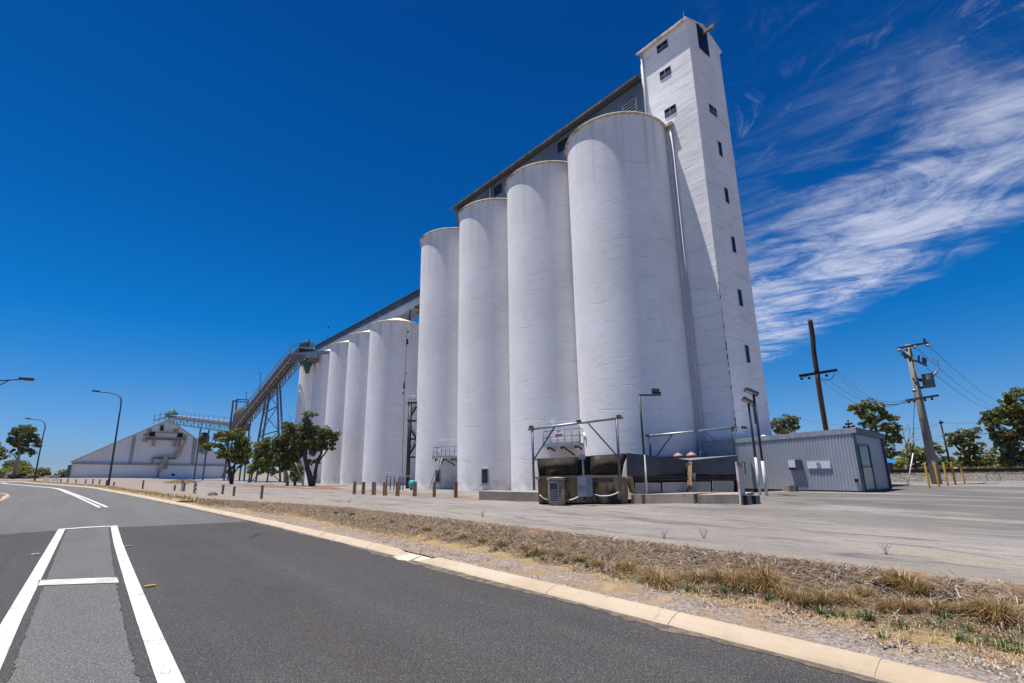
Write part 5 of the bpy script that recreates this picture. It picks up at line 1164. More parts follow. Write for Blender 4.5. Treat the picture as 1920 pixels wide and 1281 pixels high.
# ------------------------------------------------------------------ storage shed with the long gable wall
SA = D(130.5, 898, 112.); SB = None
for k_ in range(2000):
    SB = D(427, 899.5, 100+.05*k_)
    if math.degrees(math.atan2(SB.x-SA.x, SB.y-SA.y)) < 50.5: break
GD = (Vector((SB.x-SA.x, SB.y-SA.y, 0))).normalized(); GN = Vector((GD.y, -GD.x, 0)); GBACK = -GN
def gab(px, py): return PL(px, py, SA, GN)
def shed():
    t = thing('storage_shed', 'huge low-pitched grey storage shed seen across the yard at its gable end', 'shed', Vector((SA.x, SA.y, gz(SA.x, SA.y))))
    a, b_, e0, e1, ap, m0, m1 = gab(130.5, 898), gab(427, 899.5), gab(135.2, 866.2), gab(427, 867), gab(317.5, 787.5), gab(134.5, 869.5), gab(424, 874)
    zm0, zm1 = m0.z, m1.z
    a = Vector((e0.x, e0.y, gz(a.x, a.y)-.3)); b_ = Vector((e1.x, e1.y, -.6)); back = GBACK*70
    m = MB(); P = [a, b_, e1, ap, e0]; m.v = [tuple(p) for p in P]+[tuple(p+back) for p in P]
    m.face((0, 1, 2, 3, 4)); m.face((9, 8, 7, 6, 5)); m.face((1, 6, 7, 2)); m.face((5, 0, 4, 9)); m.build('gable_wall', 'shed_grey', t)
    r = MB(); up = Z3*.12; f = GN*.35
    for p, q in ((e0, ap), (ap, e1)):
        d = (q-p).normalized(); ex = d*.25
        p2 = p-ex if p is e0 else p; q2 = q+ex if q is e1 else q
        r.hexa([p2+f+up*.1, q2+f+up*.1, q2+back+up*.1, p2+back+up*.1, p2+f+up*2, q2+f+up*2, q2+back+up*2, p2+back+up*2])
    r.build('roof', 'shed_roof', t)
    w = MB(); o = GN*.35
    mm0 = Vector((e0.x, e0.y, zm0-.05)); mm1 = Vector((e1.x, e1.y, zm1-.05)); w.hexa([a+o, b_+o, b_-o*.05+GN*.01, a-o*.05+GN*.01, mm0+o, mm1+o, mm1+GN*.01, mm0+GN*.01]); w.build('lower_wall', 'shed_wall', t)
    k = MB(); k.bar(mm0+o*1.1+Z3*.1, mm1+o*1.1+Z3*.1, .3, .35); k.build('ledge', 'shed_trim', t)
    def panel(P, m, nm, th=.05, out=.03):
        Q = [gab(*p)+GN*out for p in P]; x = MB(); k = len(Q); x.v = [tuple(q+GN*th) for q in Q]+[tuple(q) for q in Q]; x.face(range(k)); x.face(range(2*k-1, k-1, -1))
        for i in range(k): j = (i+1) % k; x.face((i, i+k, j+k, j))
        return x.build(nm, m, t)
    panel([(240.5, 869), (246.5, 869), (256, 816), (248.5, 819)], 'shed_band', 'translucent_sheet'); panel([(357, 870), (363.5, 870.5), (370, 823), (362.5, 819)], 'shed_band', 'translucent_sheet')
    for x0, x1, y0, y1 in ((278.5, 291, 809.5, 819), (331.5, 343, 811.5, 821)): f_ = panel([(x0, y1), (x1, y1), (x1+1, y0), (x0+1, y0)], 'shed_trim', 'window', .12); g = panel([(x0+1, y1-1), (x1-1, y1-1), (x1, y0+1), (x0+2, y0+1)], 'black_void', 'pane', .06, .12); g.parent = f_
    d = panel([(299, 808), (307, 808.5), (308, 796.5), (300, 796)], 'frame_grey', 'door', .15); g = panel([(300.5, 807.5), (305, 808), (306, 799), (301.5, 798.5)], 'black_void', 'door_leaf', .06, .15); g.parent = d
    def bars(L, w, m, nm):
        for i, (x0, y0, x1, y1) in enumerate(L): k = MB(); k.bar(gab(x0, y0)+GN*.6, gab(x1, y1)+GN*.6, w, w*.8); k.build(nm, m, t)
    bars([(272, 822.5, 346, 825)], .55, 'rusty_steel', 'walkway'); bars([(292, 811, 331, 812.5)], .35, 'shed_trim', 'walkway')
    bars([(343, 826, 330, 857)], .9, 'shed_rust', 'stair'); bars([(311, 855, 297, 885)], 1.1, 'shed_rust', 'stair'); bars([(286, 859, 330, 860)], .5, 'truss_steel', 'walkway')
    bars([(297, 883, 295, 895)], .25, 'truss_steel', 'stair_leg')
    bars([(286, 859, 284, 870)], .35, 'shed_band', 'bracket'); bars([(288, 824, 286.5, 837), (328, 825, 326, 838), (312, 861, 310, 880)], .5, 'shed_band', 'bracket'); bars([(272, 823, 271, 829)], .7, 'shed_band', 'bracket')
    x = panel([(321, 892), (327, 892), (327.5, 888.5), (321.5, 888.5)], 'black_void', 'vent', .1, .38)
    for x0, y0, x1, y1 in ((275, 816, 281, 803), (325, 812, 331, 803)): panel([(x0-1, y0), (x1+4, y0), (x1+5, y1), (x0+1, y1)], 'shed_rust', 'rust_stain', .012, .022)
    panel([(268, 818), (277, 819), (277.5, 811), (269, 813)], 'shed_rust', 'rust_stain', .012, .022); panel([(343, 822), (350, 826), (352, 816), (345, 814)], 'shed_rust', 'rust_stain', .012, .022)
    bars([(424, 873.5, 416.5, 897.5)], .3, 'truss_steel', 'end_ladder'); bars([(131.5, 872, 126, 897)], .5, 'blue_grey_steel', 'side_duct')
mat('shed_rust', (.50, .42, .37), (.38, .29, .24), 1., rough=.9)
shed()
def bridge():
    A = gab(292, 792.5)+GBACK*6; B = D(438, 798, YT-.5); A2 = gab(322, 789)+GBACK*1.5
    t = thing('conveyor_bridge', 'level lattice conveyor bridge running from the shed ridge to the transfer tower', 'conveyor bridge', Vector((B.x, B.y, gz(B.x, B.y))))
    A2.z = gab(322, 787.5).z+.6
    b = MB(); lattice(b, A2-Z3*1.35, B-Z3*1.35, 1.4, 1.15, 16, .05); b.build('truss', 'blue_truss', t)
    b = MB(); b.bar(A2+Z3*.05, B+Z3*.05, 1.4, .42); b.build('belt_housing', 'truss_steel', t)
    b = MB(); b.bar(A2+Z3*.62, B+Z3*.62, 1.3, .22); b.build('cover', 'lip_sand', t)
    b = MB(); d = B-A2; s = Vector((d.y, -d.x, 0)).normalized()
    for i in range(15): p = A2+d*(i/14)+s*.8; b.bar(p+Z3*.4, p+Z3*1.5, .05)
    b.bar(A2+s*.8+Z3*1.5, B+s*.8+Z3*1.5, .05); b.build('handrail', 'truss_steel', t)
    for f in (.55, .68): p = A2+d*f; k = MB(); k.bar(Vector((p.x, p.y, gz(p.x, p.y)-.2)), p-Z3*1.3, .22); k.build('pier', 'blue_grey_steel', t)
    p = A2+d*.62; k = MB(); k.lathe(Vector((p.x, p.y, p.z-5.5)), [(.5, .6), (1.0, 1.6), (1.05, 2.5), (.6, 3.3), (.01, 3.4)], 16); k.build('cyclone', 'dusty_brown', t)
    k = MB(); k.bar(p-Z3*5.6-s*.2-d.normalized()*2.4, p-Z3*5.6+d.normalized()*2.6, .4, 1.6); k.build('deck', 'truss_steel', t)
    k = MB(); c = A2+Z3*.6; k.lathe(Vector((c.x, c.y, c.z-.2)), [(1.3, 0), (1.2, .7), (.5, 1.3), (.3, 1.8), (.01, 1.85)], 14); k.build('drive_cover', 'green_chute', t)
    k = MB(); L = gab(290, 790)+GBACK*2; L.z = gab(290, 795).z
    for i in range(4): q = L+(A2-L)*(i/3.2); k.bar(q, q+Z3*(2.4-.25*i), .14)
    k.bar(L+Z3*2.2, L+(A2-L)*.9+Z3*1.2, .1); k.bar(L+Z3*.9, L+(A2-L)*.9+Z3*.6, .35); k.build('ridge_platform', 'frame_grey', t)
bridge()
# ------------------------------------------------------------------ street lamps, roadside posts
def street_lamp(base, pts, head, label, r=.10):
    """pole and bracket through image points, all standing in the plane facing the road"""
    p = G(*base); Y = p.y
    t = thing('street_lamp', label, 'street lamp', p, 'street lamps along the road')
    P = [Vector((p.x, p.y, p.z-.2))]+[D(x, y, Y) for x, y in pts]
    b = MB(); k = len(P); C = catmull(P, .4); b.tube(C, [r*(1-.55*i/(len(C)-1)) for i in range(len(C))], 10); b.build('pole', 'lamp_post', t)
    (x0, y0), (x1, y1) = head; a, c = D(x0, y0, Y), D(x1, y1, Y); d = (c-a).normalized(); b = MB(); s = Vector((0, 1, 0)); uq = d.cross(s); uq = uq if uq.z > 0 else -uq
    b.box((a+c)/2+uq*.04, d, s, uq, (c-a).length/2, .17, .08); h = b.build('lamp_head', 'lamp_post', t)
    g = MB(); g.box((a+c)/2+d*(c-a).length*.1-uq*.06, d, s, uq, (c-a).length*.32, .13, .035); g.build('lens', 'lamp_lens', h)
street_lamp((203, 911), [(213.5, 845), (222, 790), (227, 757), (225.5, 745), (219, 739.5), (208, 737), (186, 735)], ((186, 734.6), (174, 733.6)), 'tall brown street lamp in front of the shed gable', .13)
street_lamp((64.5, 903), [(73, 855), (82, 812), (85, 800), (83.5, 793), (78, 788.5), (70, 787), (57, 786)], ((57, 786), (49, 785)), 'street lamp in front of the lone tree at far left', .13)
def cut_lamp():
    Y = 42.; p = D(-90, 915, Y); p.z = gz(p.x, p.y)
    t = thing('street_lamp', 'nearest street lamp, only its arm and head reaching in at the left edge', 'street lamp', p, 'street lamps along the road')
    top = D(-62, 760, Y); b = MB(); b.tube(catmull([p-Z3*.2, top, D(-40, 733, Y), D(-12, 716.5, Y), D(18, 712.5, Y), D(40, 711.5, Y)], .4), .06, 8); b.build('pole', 'lamp_post', t)
    b = MB(); b.tube([D(-40, 742, Y), D(18, 713, Y)], .04, 8); b.build('stay', 'lamp_post', t)
    a, c = D(38, 710.8, Y), D(61, 712, Y); d = (c-a).normalized(); b = MB(); b.box((a+c)/2+Z3*.03, d, (0, 1, 0), Z3, (c-a).length/2, .17, .09); h = b.build('lamp_head', 'lamp_post', t)
    g = MB(); g.box((a+c)/2+d*.2-Z3*.10, d, (0, 1, 0), Z3, (c-a).length*.25, .13, .05); g.build('lens', 'lamp_lens', h)
cut_lamp()
def small_posts():
    L = [((417, 927), 909, 'weathered verge post nearest the big left tree trunk, left of three'), ((438, 930), 912, 'weathered verge post in the middle of the three by the left tree'), ((490, 935.5), 910, 'weathered verge post standing apart, nearest the camera'),
         ((267, 917), 900.5, 'weathered verge post right of the brown street lamp'), ((327, 920), 909.5, 'short leaning verge post left of the white marker'), ((344.5, 921.5), 905, 'grey verge post touching the white marker post'),
         ((213, 911.5), 903.5, 'short verge post just right of the street lamp foot'), ((199, 911), 900, 'thin verge post just left of the street lamp foot'), ((186, 908), 899, 'thin pale verge post before the shed wall, second left of the lamp'),
         ((173.5, 907.5), 898, 'thin pale verge post before the shed wall, third left of the lamp'), ((160, 907), 899, 'thin pale verge post before the shed wall, fourth left of the lamp'), ((142, 906), 899, 'thin pale verge post before the shed wall, fifth left of the lamp'), ((126.5, 905.5), 898, 'thin verge post at the shed left corner'), ((113.5, 905), 898, 'thin verge post farthest left, before the dark bush')]
    for i, ((x, y), ty, lab) in enumerate(L):
        p = G(x, y); z = VZ(p, ty); b = MB(); r = .055 if i < 6 else .06; b.box(Vector((p.x, p.y, (p.z-.2+z)/2)), (1, 0, 0), (0, 1, 0), Z3, r, r*.8, (z-p.z+.2)/2); tag(b.build('verge_post', 'post_weathered'), lab, 'post', 'posts along the verge')
    p, h = GV(340.5, 921, 901.5); t = thing('marker_post', 'white guide post with a dark top band in the verge', 'guide post', p)
    b = MB(); b.box(p+Z3*h*.36, (1, 0, 0), (0, 1, 0), Z3, .075, .03, h*.40); b.build('lower_post', 'white_post', t); b = MB(); b.box(p+Z3*h*.88, (1, 0, 0), (0, 1, 0), Z3, .075, .03, h*.12); b.build('top_band', 'post_weathered', t)
    p, h = GV(364.5, 925.5, 904); t = thing('striped_post', 'post with diagonal black and white stripes in the verge', 'hazard post', p)
    b = MB(); b.box(p+Z3*(h/2-.05), (1, 0, 0), (0, 1, 0), Z3, .075, .05, h/2+.05); b.build('post', 'striped_paint', t)
def stripe_extra(t, v, col, b):
    sp = t.new('ShaderNodeSeparateXYZ'); t.L.new(v, sp.inputs[0])
    f = t.math('FRACT', t.math('MULTIPLY', t.math('ADD', t.math('MULTIPLY', sp.outputs[2], 1.0), t.math('MULTIPLY', sp.outputs[0], -1.2)), 3.6))
    return t.mix(t.math('GREATER_THAN', f, .5), col, (.015, .015, .018))
mat('striped_paint', (.70, .70, .72), (.62, .62, .64), 3., rough=.6, extra=stripe_extra)
small_posts()
# ------------------------------------------------------------------ trees
def leaves(C, R3, count, size, droop=.35, flat=1.):
    """count leaf blades round the surface of small blobs; returns verts, faces (diamond quads)"""
    d = rng.normal(size=(count, 3)); d /= np.linalg.norm(d, axis=1)[:, None]
    rr = rng.uniform(.35, 1., count)**.5; P = np.asarray(C)+d*rr[:, None]*np.asarray(R3)
    L = rng.normal(size=(count, 3)); L[:, 2] -= droop; L /= np.linalg.norm(L, axis=1)[:, None]
    Wd = np.cross(L, rng.normal(size=(count, 3))); Wd /= np.linalg.norm(Wd, axis=1)[:, None]
    ln = size*rng.uniform(.6, 1.35, count)[:, None]; wd = ln*rng.uniform(.38, .62, count)[:, None]
    V = np.stack([P-L*ln*.5, P+Wd*wd*.5-L*ln*.05, P+L*ln*.5, P-Wd*wd*.5-L*ln*.05], 1).reshape(-1, 3)
    return V
def crown_mesh(name, Vs, m, parent):
    V = np.concatenate(Vs); return fastmesh(name, V, np.arange(len(V)).reshape(-1, 4), m, parent)
def tree(name, label, base, limbs, clumps, leaf='leaf_mid', bark='bark', Y=None, size=.2, dens=1., group=None, cat='tree', sub=.36, split=None):
    p = G(*base) if Y is None else D(base[0], base[1], Y)
    p.z = gz(p.x, p.y); Y = p.y; t = thing(name, label, cat, p, group); m = abs((D(base[0]+1, base[1], Y)-D(base[0], base[1], Y)).x)   # metres per pixel
    ends = []; tb = MB()
    for pts, r0, r1 in limbs:
        dy = random.uniform(-.6, .6); P = [D(x, y, Y+dy*min(1, i/3.)) for i, (x, y) in enumerate(pts)]
        if abs(pts[0][0]-base[0]) < 6 and abs(pts[0][1]-base[1]) < 4: P[0] = Vector((P[0].x, P[0].y, p.z-.15))
        C = catmull(P, .35); C = [c+Vector((random.gauss(0, .02), random.gauss(0, .02), 0)) for c in C]; k = len(C)
        tb.tube(C, [r0+(r1-r0)*i/(k-1) for i in range(k)], 8); ends += C[k//3:]
    Vs = []; rc = random.Random(len(label)*7+len(clumps)); size *= .86
    if cat == 'tree' and len(clumps) > 5:
        extra = []
        for (x, y, rx, ry) in clumps:
            o = min((c for c in clumps if c[:2] != (x, y)), key=lambda c: (c[0]-x)**2+(c[1]-y)**2+rc.random()*60)
            extra.append(((x+o[0])/2+rc.uniform(-3, 3), (y+o[1])/2+rc.uniform(-2, 3), (rx+o[2])*.36, (ry+o[3])*.36))
            if rc.random() < .45: extra.append((x+rc.uniform(-.9, .9)*rx, y+ry*rc.uniform(.6, 1.2), rx*.5, ry*.45))
        clumps = list(clumps)+extra
    for x, y, rx, ry in clumps:
        dy = random.uniform(-.5, .5)*rx*m; c = D(x, y, Y+dy)
        if ends:
            e = min(ends, key=lambda q: (q-c).length); q = (e+c)/2+Vector((random.gauss(0, .1), random.gauss(0, .1), .12*(c-e).length)); tb.tube(catmull([e, q, c], .4), [.035*max(size/.2, .6), .012], 5) if (c-e).length > .4 else None
        rx *= 1.18; ry *= 1.25; k = max(9, int(rx*ry/13)); RX, RZ = rx*m, ry*m; RY = (RX+RZ)/2
        n_leaf = int(3.9*dens*math.pi*rx*ry*m*m/(k*.26*size*size))+4
        for _ in range(k):
            d = Vector((random.gauss(0, 1), random.gauss(0, 1), random.gauss(0, 1))).normalized()*(random.uniform(.15, 1.)**.6)*.86
            cc = (c.x+d.x*RX, c.y+d.y*RY, c.z+d.z*RZ); s_ = sub*random.uniform(.65, 1.25)
            Vs.append(leaves(cc, (RX*s_, RY*s_, RZ*s_*.75), n_leaf, size))
    if tb.v: tb.build('trunk', bark, t)
    if Vs: crown_mesh('crown', Vs, leaf, t)
    return t
TG = 'trees in the bed left of the silos'
tree('gum_tree', 'leftmost tree of the bed, dark leaning trunk under a broad crown', (434, 908), [([(434, 908), (432, 888), (428, 866), (420, 848), (410, 838), (398, 834)], .26, .07), ([(434, 908), (437, 890), (441, 868), (446, 848), (449, 826)], .22, .06), ([(437, 890), (450, 872), (458, 858)], .1, .05)],
     [(424, 822, 17, 13), (446, 813, 15, 9), (455, 832, 16, 12), (440, 848, 20, 14), (420, 848, 14, 9), (398, 835, 12, 7), (386, 838, 9, 5), (462, 850, 12, 11), (410, 815, 8, 7), (458, 866, 9, 8), (446, 866, 8, 7), (428, 884, 5, 4)], leaf='leaf_mid', size=.26, dens=1.3, group=TG)
tree('gum_tree', 'slender pale trunked tree with drooping yellowish foliage, second from the left in the bed', (466, 905), [([(466, 905), (469, 888), (475, 866), (486, 846), (492, 830)], .13, .05), ([(500, 906), (503, 890), (505, 870), (504, 850)], .14, .05)],
     [(486, 836, 12, 10), (516, 832, 10, 9), (494, 862, 14, 14), (472, 880, 9, 9), (510, 884, 10, 8), (498, 828, 13, 9), (508, 845, 14, 13), (488, 852, 14, 12), (500, 868, 15, 13), (480, 870, 9, 9), (514, 866, 9, 11), (492, 884, 9, 6), (478, 858, 6, 8)], leaf='leaf_bright', bark='bark_pale', size=.24, dens=1.3, group=TG)
tree('gum_tree', 'white trunked tree with dark hanging foliage in the middle of the bed', (539, 911), [([(539, 911), (538, 894), (535, 876), (540, 856), (546, 836)], .19, .07), ([(535, 876), (526, 856), (522, 838)], .08, .04)],
     [(520, 828, 12, 12), (558, 842, 12, 12), (530, 878, 8, 8), (530, 862, 11, 14), (550, 866, 10, 12), (546, 808, 15, 12), (534, 824, 13, 12), (552, 830, 14, 13), (526, 842, 11, 12), (544, 852, 13, 13), (540, 872, 9, 9), (556, 852, 9, 12), (519, 862, 7, 9)], leaf='leaf_dark', bark='bark_pale', size=.24, dens=1.3, group=TG)
tree('shrub_tree', 'small bright green bushy tree in front of the big tree', (553, 911), [([(553, 911), (552, 896), (554, 880)], .17, .08)],
     [(555, 876, 11, 11), (550, 890, 10, 9), (562, 888, 9, 9), (556, 898, 9, 5)], leaf='leaf_bright', size=.2, dens=1.0, group=TG)
tree('gum_tree', 'biggest tree of the bed, two dark limbs, domed crown before the shorter silos', (586, 912), [([(586, 912), (582, 896), (577, 878), (572, 858), (574, 836), (578, 812), (582, 790)], .34, .07), ([(586, 912), (590, 894), (594, 872), (602, 850), (612, 830)], .27, .06), ([(594, 872), (603, 858), (616, 842), (626, 826)], .11, .05), ([(577, 866), (562, 846), (556, 826)], .1, .05)],
     [(586, 832, 16, 12), (566, 826, 14, 12), (582, 778, 14, 7), (570, 800, 16, 10), (592, 804, 16, 9), (610, 812, 16, 11), (626, 818, 13, 10), (600, 826, 14, 9), (576, 820, 14, 11), (556, 818, 14, 12), (616, 834, 11, 8), (590, 846, 10, 9), (548, 802, 11, 8), (568, 842, 10, 11), (596, 864, 5, 5), (538, 796, 8, 6), (604, 840, 8, 6), (580, 868, 5, 7)], leaf='leaf_dark', size=.24, dens=1.3, group=TG)
tree('stub_tree', 'bare pale trunk leaning beside the bushy green tree', (570, 911), [([(570, 911), (565, 897), (560, 884), (554, 868)], .13, .06)], [], bark='bark_pale', group=TG)
tree('bare_tree', 'leafless grey tree rising behind the bed in front of the conveyor trestle', (535, 900), [([(535, 900), (534, 860), (532, 820), (528, 790)], .2, .05), ([(532, 830), (520, 805), (508, 790)], .06, .02), ([(532, 815), (540, 795), (548, 782)], .06, .02), ([(529, 800), (522, 784), (516, 778)], .04, .015), ([(534, 812), (528, 790), (532, 772)], .05, .015), ([(540, 800), (550, 792), (556, 784)], .03, .012), ([(514, 798), (504, 800), (497, 806)], .03, .012), ([(520, 805), (516, 790), (507, 780)], .03, .012), ([(544, 790), (542, 778), (538, 770)], .03, .012)], [], bark='bark_pale', Y=72., group=None)
# mound of red soil below them
def bed():
    A, B = G(418, 910.5), G(655, 918); d = (B-A); L = d.length; d.normalize(); s = Vector((d.y, -d.x, 0)); b = MB(); nx, ny = 60, 14; rr = random.Random(9)
    ph = [rr.uniform(0, 6) for _ in range(8)]
    for i in range(nx+1):
        for j in range(ny+1):
            f, g = i/nx, j/ny*2-1; w = 1.5*(.55+.45*math.sin(math.pi*f))+.3*math.sin(9*f+ph[0]); p = A+d*(L*f)-s*(g*w)
            h = (1-g*g)*(.14+.10*math.sin(14*f+ph[1])+.06*math.sin(31*f+ph[2]+2*g))*min(1, 8*f, 8*(1-f)); b.v.append((p.x, p.y, gz(p.x, p.y)+max(h, 0)-.02+.02*rr.random()))
    for i in range(nx):
        for j in range(ny): a = i*(ny+1)+j; b.face((a, a+1, a+ny+2, a+ny+1), True)
    tag(b.build('soil_bed', 'red_soil'), kind='structure')
bed()
# far left
tree('lone_tree', 'tall open crowned tree behind the second street lamp at far left', (25, 897), [([(25, 897), (29, 880), (33, 866), (36, 850), (40, 836)], .42, .16), ([(33, 862), (24, 852), (12, 848)], .14, .07), ([(38, 844), (52, 826)], .14, .07), ([(36, 850), (30, 832)], .14, .06)],
     [(46, 803, 14, 7), (33, 808, 12, 8), (58, 808, 11, 8), (24, 826, 10, 7), (38, 826, 13, 10), (54, 822, 12, 9), (68, 832, 10, 8), (34, 846, 10, 8), (62, 848, 6, 7), (46, 840, 8, 7), (70, 820, 7, 6), (22, 812, 5, 5)], leaf='leaf_dark', Y=118., size=.46, dens=1., bark='bark_pale')
tree('lone_tree', 'dark tree cut off by the left edge of the picture', (-24, 897), [([(-24, 897), (-22, 870), (-14, 852)], .35, .14)], [(-4, 848, 14, 9), (6, 856, 8, 6), (-24, 838, 18, 14), (-44, 850, 14, 14)], leaf='leaf_dark', Y=116., size=.45, dens=1.)
def shrub(label, clumps, leaf, Y, base, size=.42, dens=1.1, group='shrubs at the far left'): tree('shrub', label, base, [], clumps, leaf=leaf, Y=Y, size=size, dens=dens, group=group, cat='shrub', sub=.5)
shrub('rounded yellow-green shrub above the low white wall', [(28, 884, 26, 10), (8, 889, 16, 8), (48, 882, 14, 8)], 'leaf_yellow', 128., (28, 899))
shrub('dark domed shrub behind the yellow-green one at far left', [(22, 873, 20, 10), (38, 876, 14, 8)], 'leaf_dark', 134., (24, 899))
shrub('purplish dark shrub right in front of the low white wall', [(22, 894, 7, 4), (33, 893, 9, 5), (44, 894, 5, 4)], 'shrub_purple', 117., (32, 901))
shrub('green round shrub right of the second street lamp', [(82, 889, 12, 8), (72, 884, 9, 7), (88, 886, 7, 6)], 'leaf_mid', 124., (80, 899))
shrub('dark green dome shrub left of the big shed', [(112, 890, 13, 7), (104, 893, 8, 5), (120, 891, 6, 5)], 'leaf_dark', 126., (112, 898))
shrub('olive scrubby bush at the foot of the second street lamp', [(64, 895, 12, 5), (52, 897, 8, 4)], 'leaf_brown', 112., (62, 902))
def low_wall():
    Y = 119.; a, c = D(9, 898, Y), D(55, 899, Y+22); za, zc = D(9, 885, Y).z, D(55, 884, Y+22).z; z = min(gz(a.x, a.y), gz(c.x, c.y))-.2
    t = thing('low_wall', 'low white rendered wall with dark shrubs before it at far left', 'wall', Vector((a.x, a.y, z))); b = MB(); o = Vector((0, .25, 0))
    A, C = Vector((a.x, a.y, z)), Vector((c.x, c.y, z)); b.hexa([A, C, C+o, A+o, Vector((a.x, a.y, za)), Vector((c.x, c.y, zc)), Vector((c.x, c.y, zc))+o, Vector((a.x, a.y, za))+o]); b.build('wall', 'render_wall', t)
    for q, zz in ((A, za), (C, zc)): k = MB(); k.box(Vector((q.x, q.y+.12, (z+zz+.15)/2)), (1, 0, 0), (0, 1, 0), Z3, .22, .22, (zz+.15-z)/2); k.build('pier', 'render_wall', t)
low_wall()
def white_stakes():
    src = None
    for i, x in enumerate((81, 84.5, 88, 91.5, 98, 101.5, 105, 108.5)):
        p = G(x, 902.6); z = VZ(p, 892.8); b = MB()
        if src is None:
            b.bar(Vector((0, 0, -.2)), Vector((.05, 0, z-p.z)), .09, .06); b.box(Vector((.05, 0, z-p.z)), (.8, 0, .6), (0, 1, 0), (-.6, 0, .8), .14, .04, .04); src = b.build('white_stake', 'white_post'); o = src
        else: o = src.copy(); S.collection.objects.link(o)
        o.location = p; tag(o, 'thin white stake in the short row at the far bend of the road', 'stake', 'white stakes at the road bend')
white_stakes()
# ------------------------------------------------------------------ right-hand side: poles, wires, railway, trees, house
def insul(b, p, r=.07): b.lathe(Vector(p), [(.01, -.14), (r, -.12), (r*.6, -.06), (r, -.03), (r*.6, .03), (.02, .06)], 8)
YP = G(1757, 908).y
def power_pole():
    Y = YP; p = G(1757, 908); tz = VZ(p, 646); t = thing('power_pole', 'big grey timber power pole with a green transformer beside the yellow bollards', 'power pole', p); top = Vector((p.x, p.y, tz))
    b = MB(); b.tube([p-Z3*.3, p+(top-p)*.5, top], [.24, .185, .13], 14); b.build('pole', 'pole_grey', t)
    def q(x, y, d=0.): return D(x, y, Y+d)
    def arm(x0, y0, x1, y1, w=.11, nm='crossarm', m='pole_wood', d=-.22): k = MB(); k.bar(q(x0, y0, d), q(x1, y1, d), w, w*1.1); return k.build(nm, m, t)
    arm(1683, 653.5, 1740, 642.5); arm(1699, 751, 1759, 741.5); arm(1687, 657, 1710, 672, .07, 'brace', 'pole_wood'); arm(1690, 664, 1716, 678, .07, 'brace'); arm(1716, 676, 1738, 686, .08, 'fuse_arm')
    for x, y, m, r in ((1686, 655.5, 'insulator', .13), (1740, 647, 'insulator', .14), (1716, 650, 'insulator', .09), (1697, 668, 'black_steel', .08), (1706, 674, 'black_steel', .07), (1700, 655, 'black_steel', .06), (1704, 751.5, 'black_steel', .08), (1714, 750, 'black_steel', .08), (1734, 748, 'black_steel', .07), (1747, 746, 'black_steel', .07)):
        b = MB(); insul(b, q(x, y, -.25), r); b.build('insulator', m, t)
    for x, y in ((1723, 672), (1731, 675.5), (1735.5, 676.5)): b = MB(); b.bar(q(x, y+6, -.2), q(x-.5, y-5, -.2), .07); b.build('fuse_holder', 'black_steel', t)
    b = MB(); b.bar(q(1734, 645, -.2), q(1732.5, 635, -.2), .09); b.build('surge_arrester', 'black_steel', t)
    b = MB(); b.hexa([q(1731, 728.5, -.45), q(1755, 726, -.45), q(1755, 726, .35), q(1731, 728.5, .35), q(1727, 702, -.45), q(1749, 699, -.45), q(1749, 699, .35), q(1727, 702, .35)]); tr = b.build('transformer', 'transformer_green', t)
    b = MB(); b.hexa([q(1736, 721, -.52), q(1751, 719, -.52), q(1751, 719, -.452), q(1736, 721, -.452), q(1733, 708, -.52), q(1748, 705, -.52), q(1748, 705, -.452), q(1733, 708, -.452)]); b.build('cooling_fin', 'transformer_green', tr)
    b = MB(); b.box(q(1741, 707, -.56), (1, 0, 0), (0, 1, 0), Z3, .10, .03, .13); b.build('plate', 'insulator', tr)
    for i in range(3): b = MB(); b.tube([q(1747+i*2.4, 706-i*.8, -.3+.2*i), q(1755+i*2.6, 697-i*1.2, -.3+.2*i)], .05, 8); b.build('bushing', 'insulator', tr)
    arm(1722, 712, 1731, 714, .12, 'bracket', 'black_steel', 0); arm(1720, 727, 1731, 727, .1, 'bracket', 'black_steel', 0); arm(1711.5, 709, 1719, 722, .05, 'brace', 'black_steel')
    b = MB(); b.box(q(1751, 868, -.25), (1, 0, 0), (0, 1, 0), Z3, .10, .02, .16); b.build('pole_tag', 'insulator', t)
    b = MB(); b.tube(catmull([q(1723, 667, -.2), q(1748, 672, -.1), q(1758, 682, 0), q(1761, 694, 0)], .15), .016, 5); b.tube(catmull([q(1738, 676, -.2), q(1754, 672, -.1), q(1760, 682, 0), q(1759, 696, 0)], .15), .016, 5); b.build('jumper', 'insulator', t)
power_pole()
def stay():
    Y = YP-.9; p = D(1701.3, 915, Y); p.z = gz(p.x, p.y); t = thing('pole_stay', 'stay wire with a white plastic guard left of the big power pole', 'stay wire', p); b = MB(); m = D(1712, 850, Y); b.tube([p-Z3*.1, m], .024, 8); b.build('guard', 'white_gloss', t)
    b = MB(); b.tube([m, D(1713, 790, Y), D(1715.5, 735, Y), D(1714, 690, Y)], .014, 5); b.build('wire', 'wire', t); b = MB(); insul(b, D(1714, 731, Y), .13); b.build('insulator', 'insulator', t)
    b = MB(); b.box(p, (1, 0, 0), (0, 1, 0), Z3, .06, .06, .05); b.build('anchor', 'black_steel', t)
stay()
YW = 38.
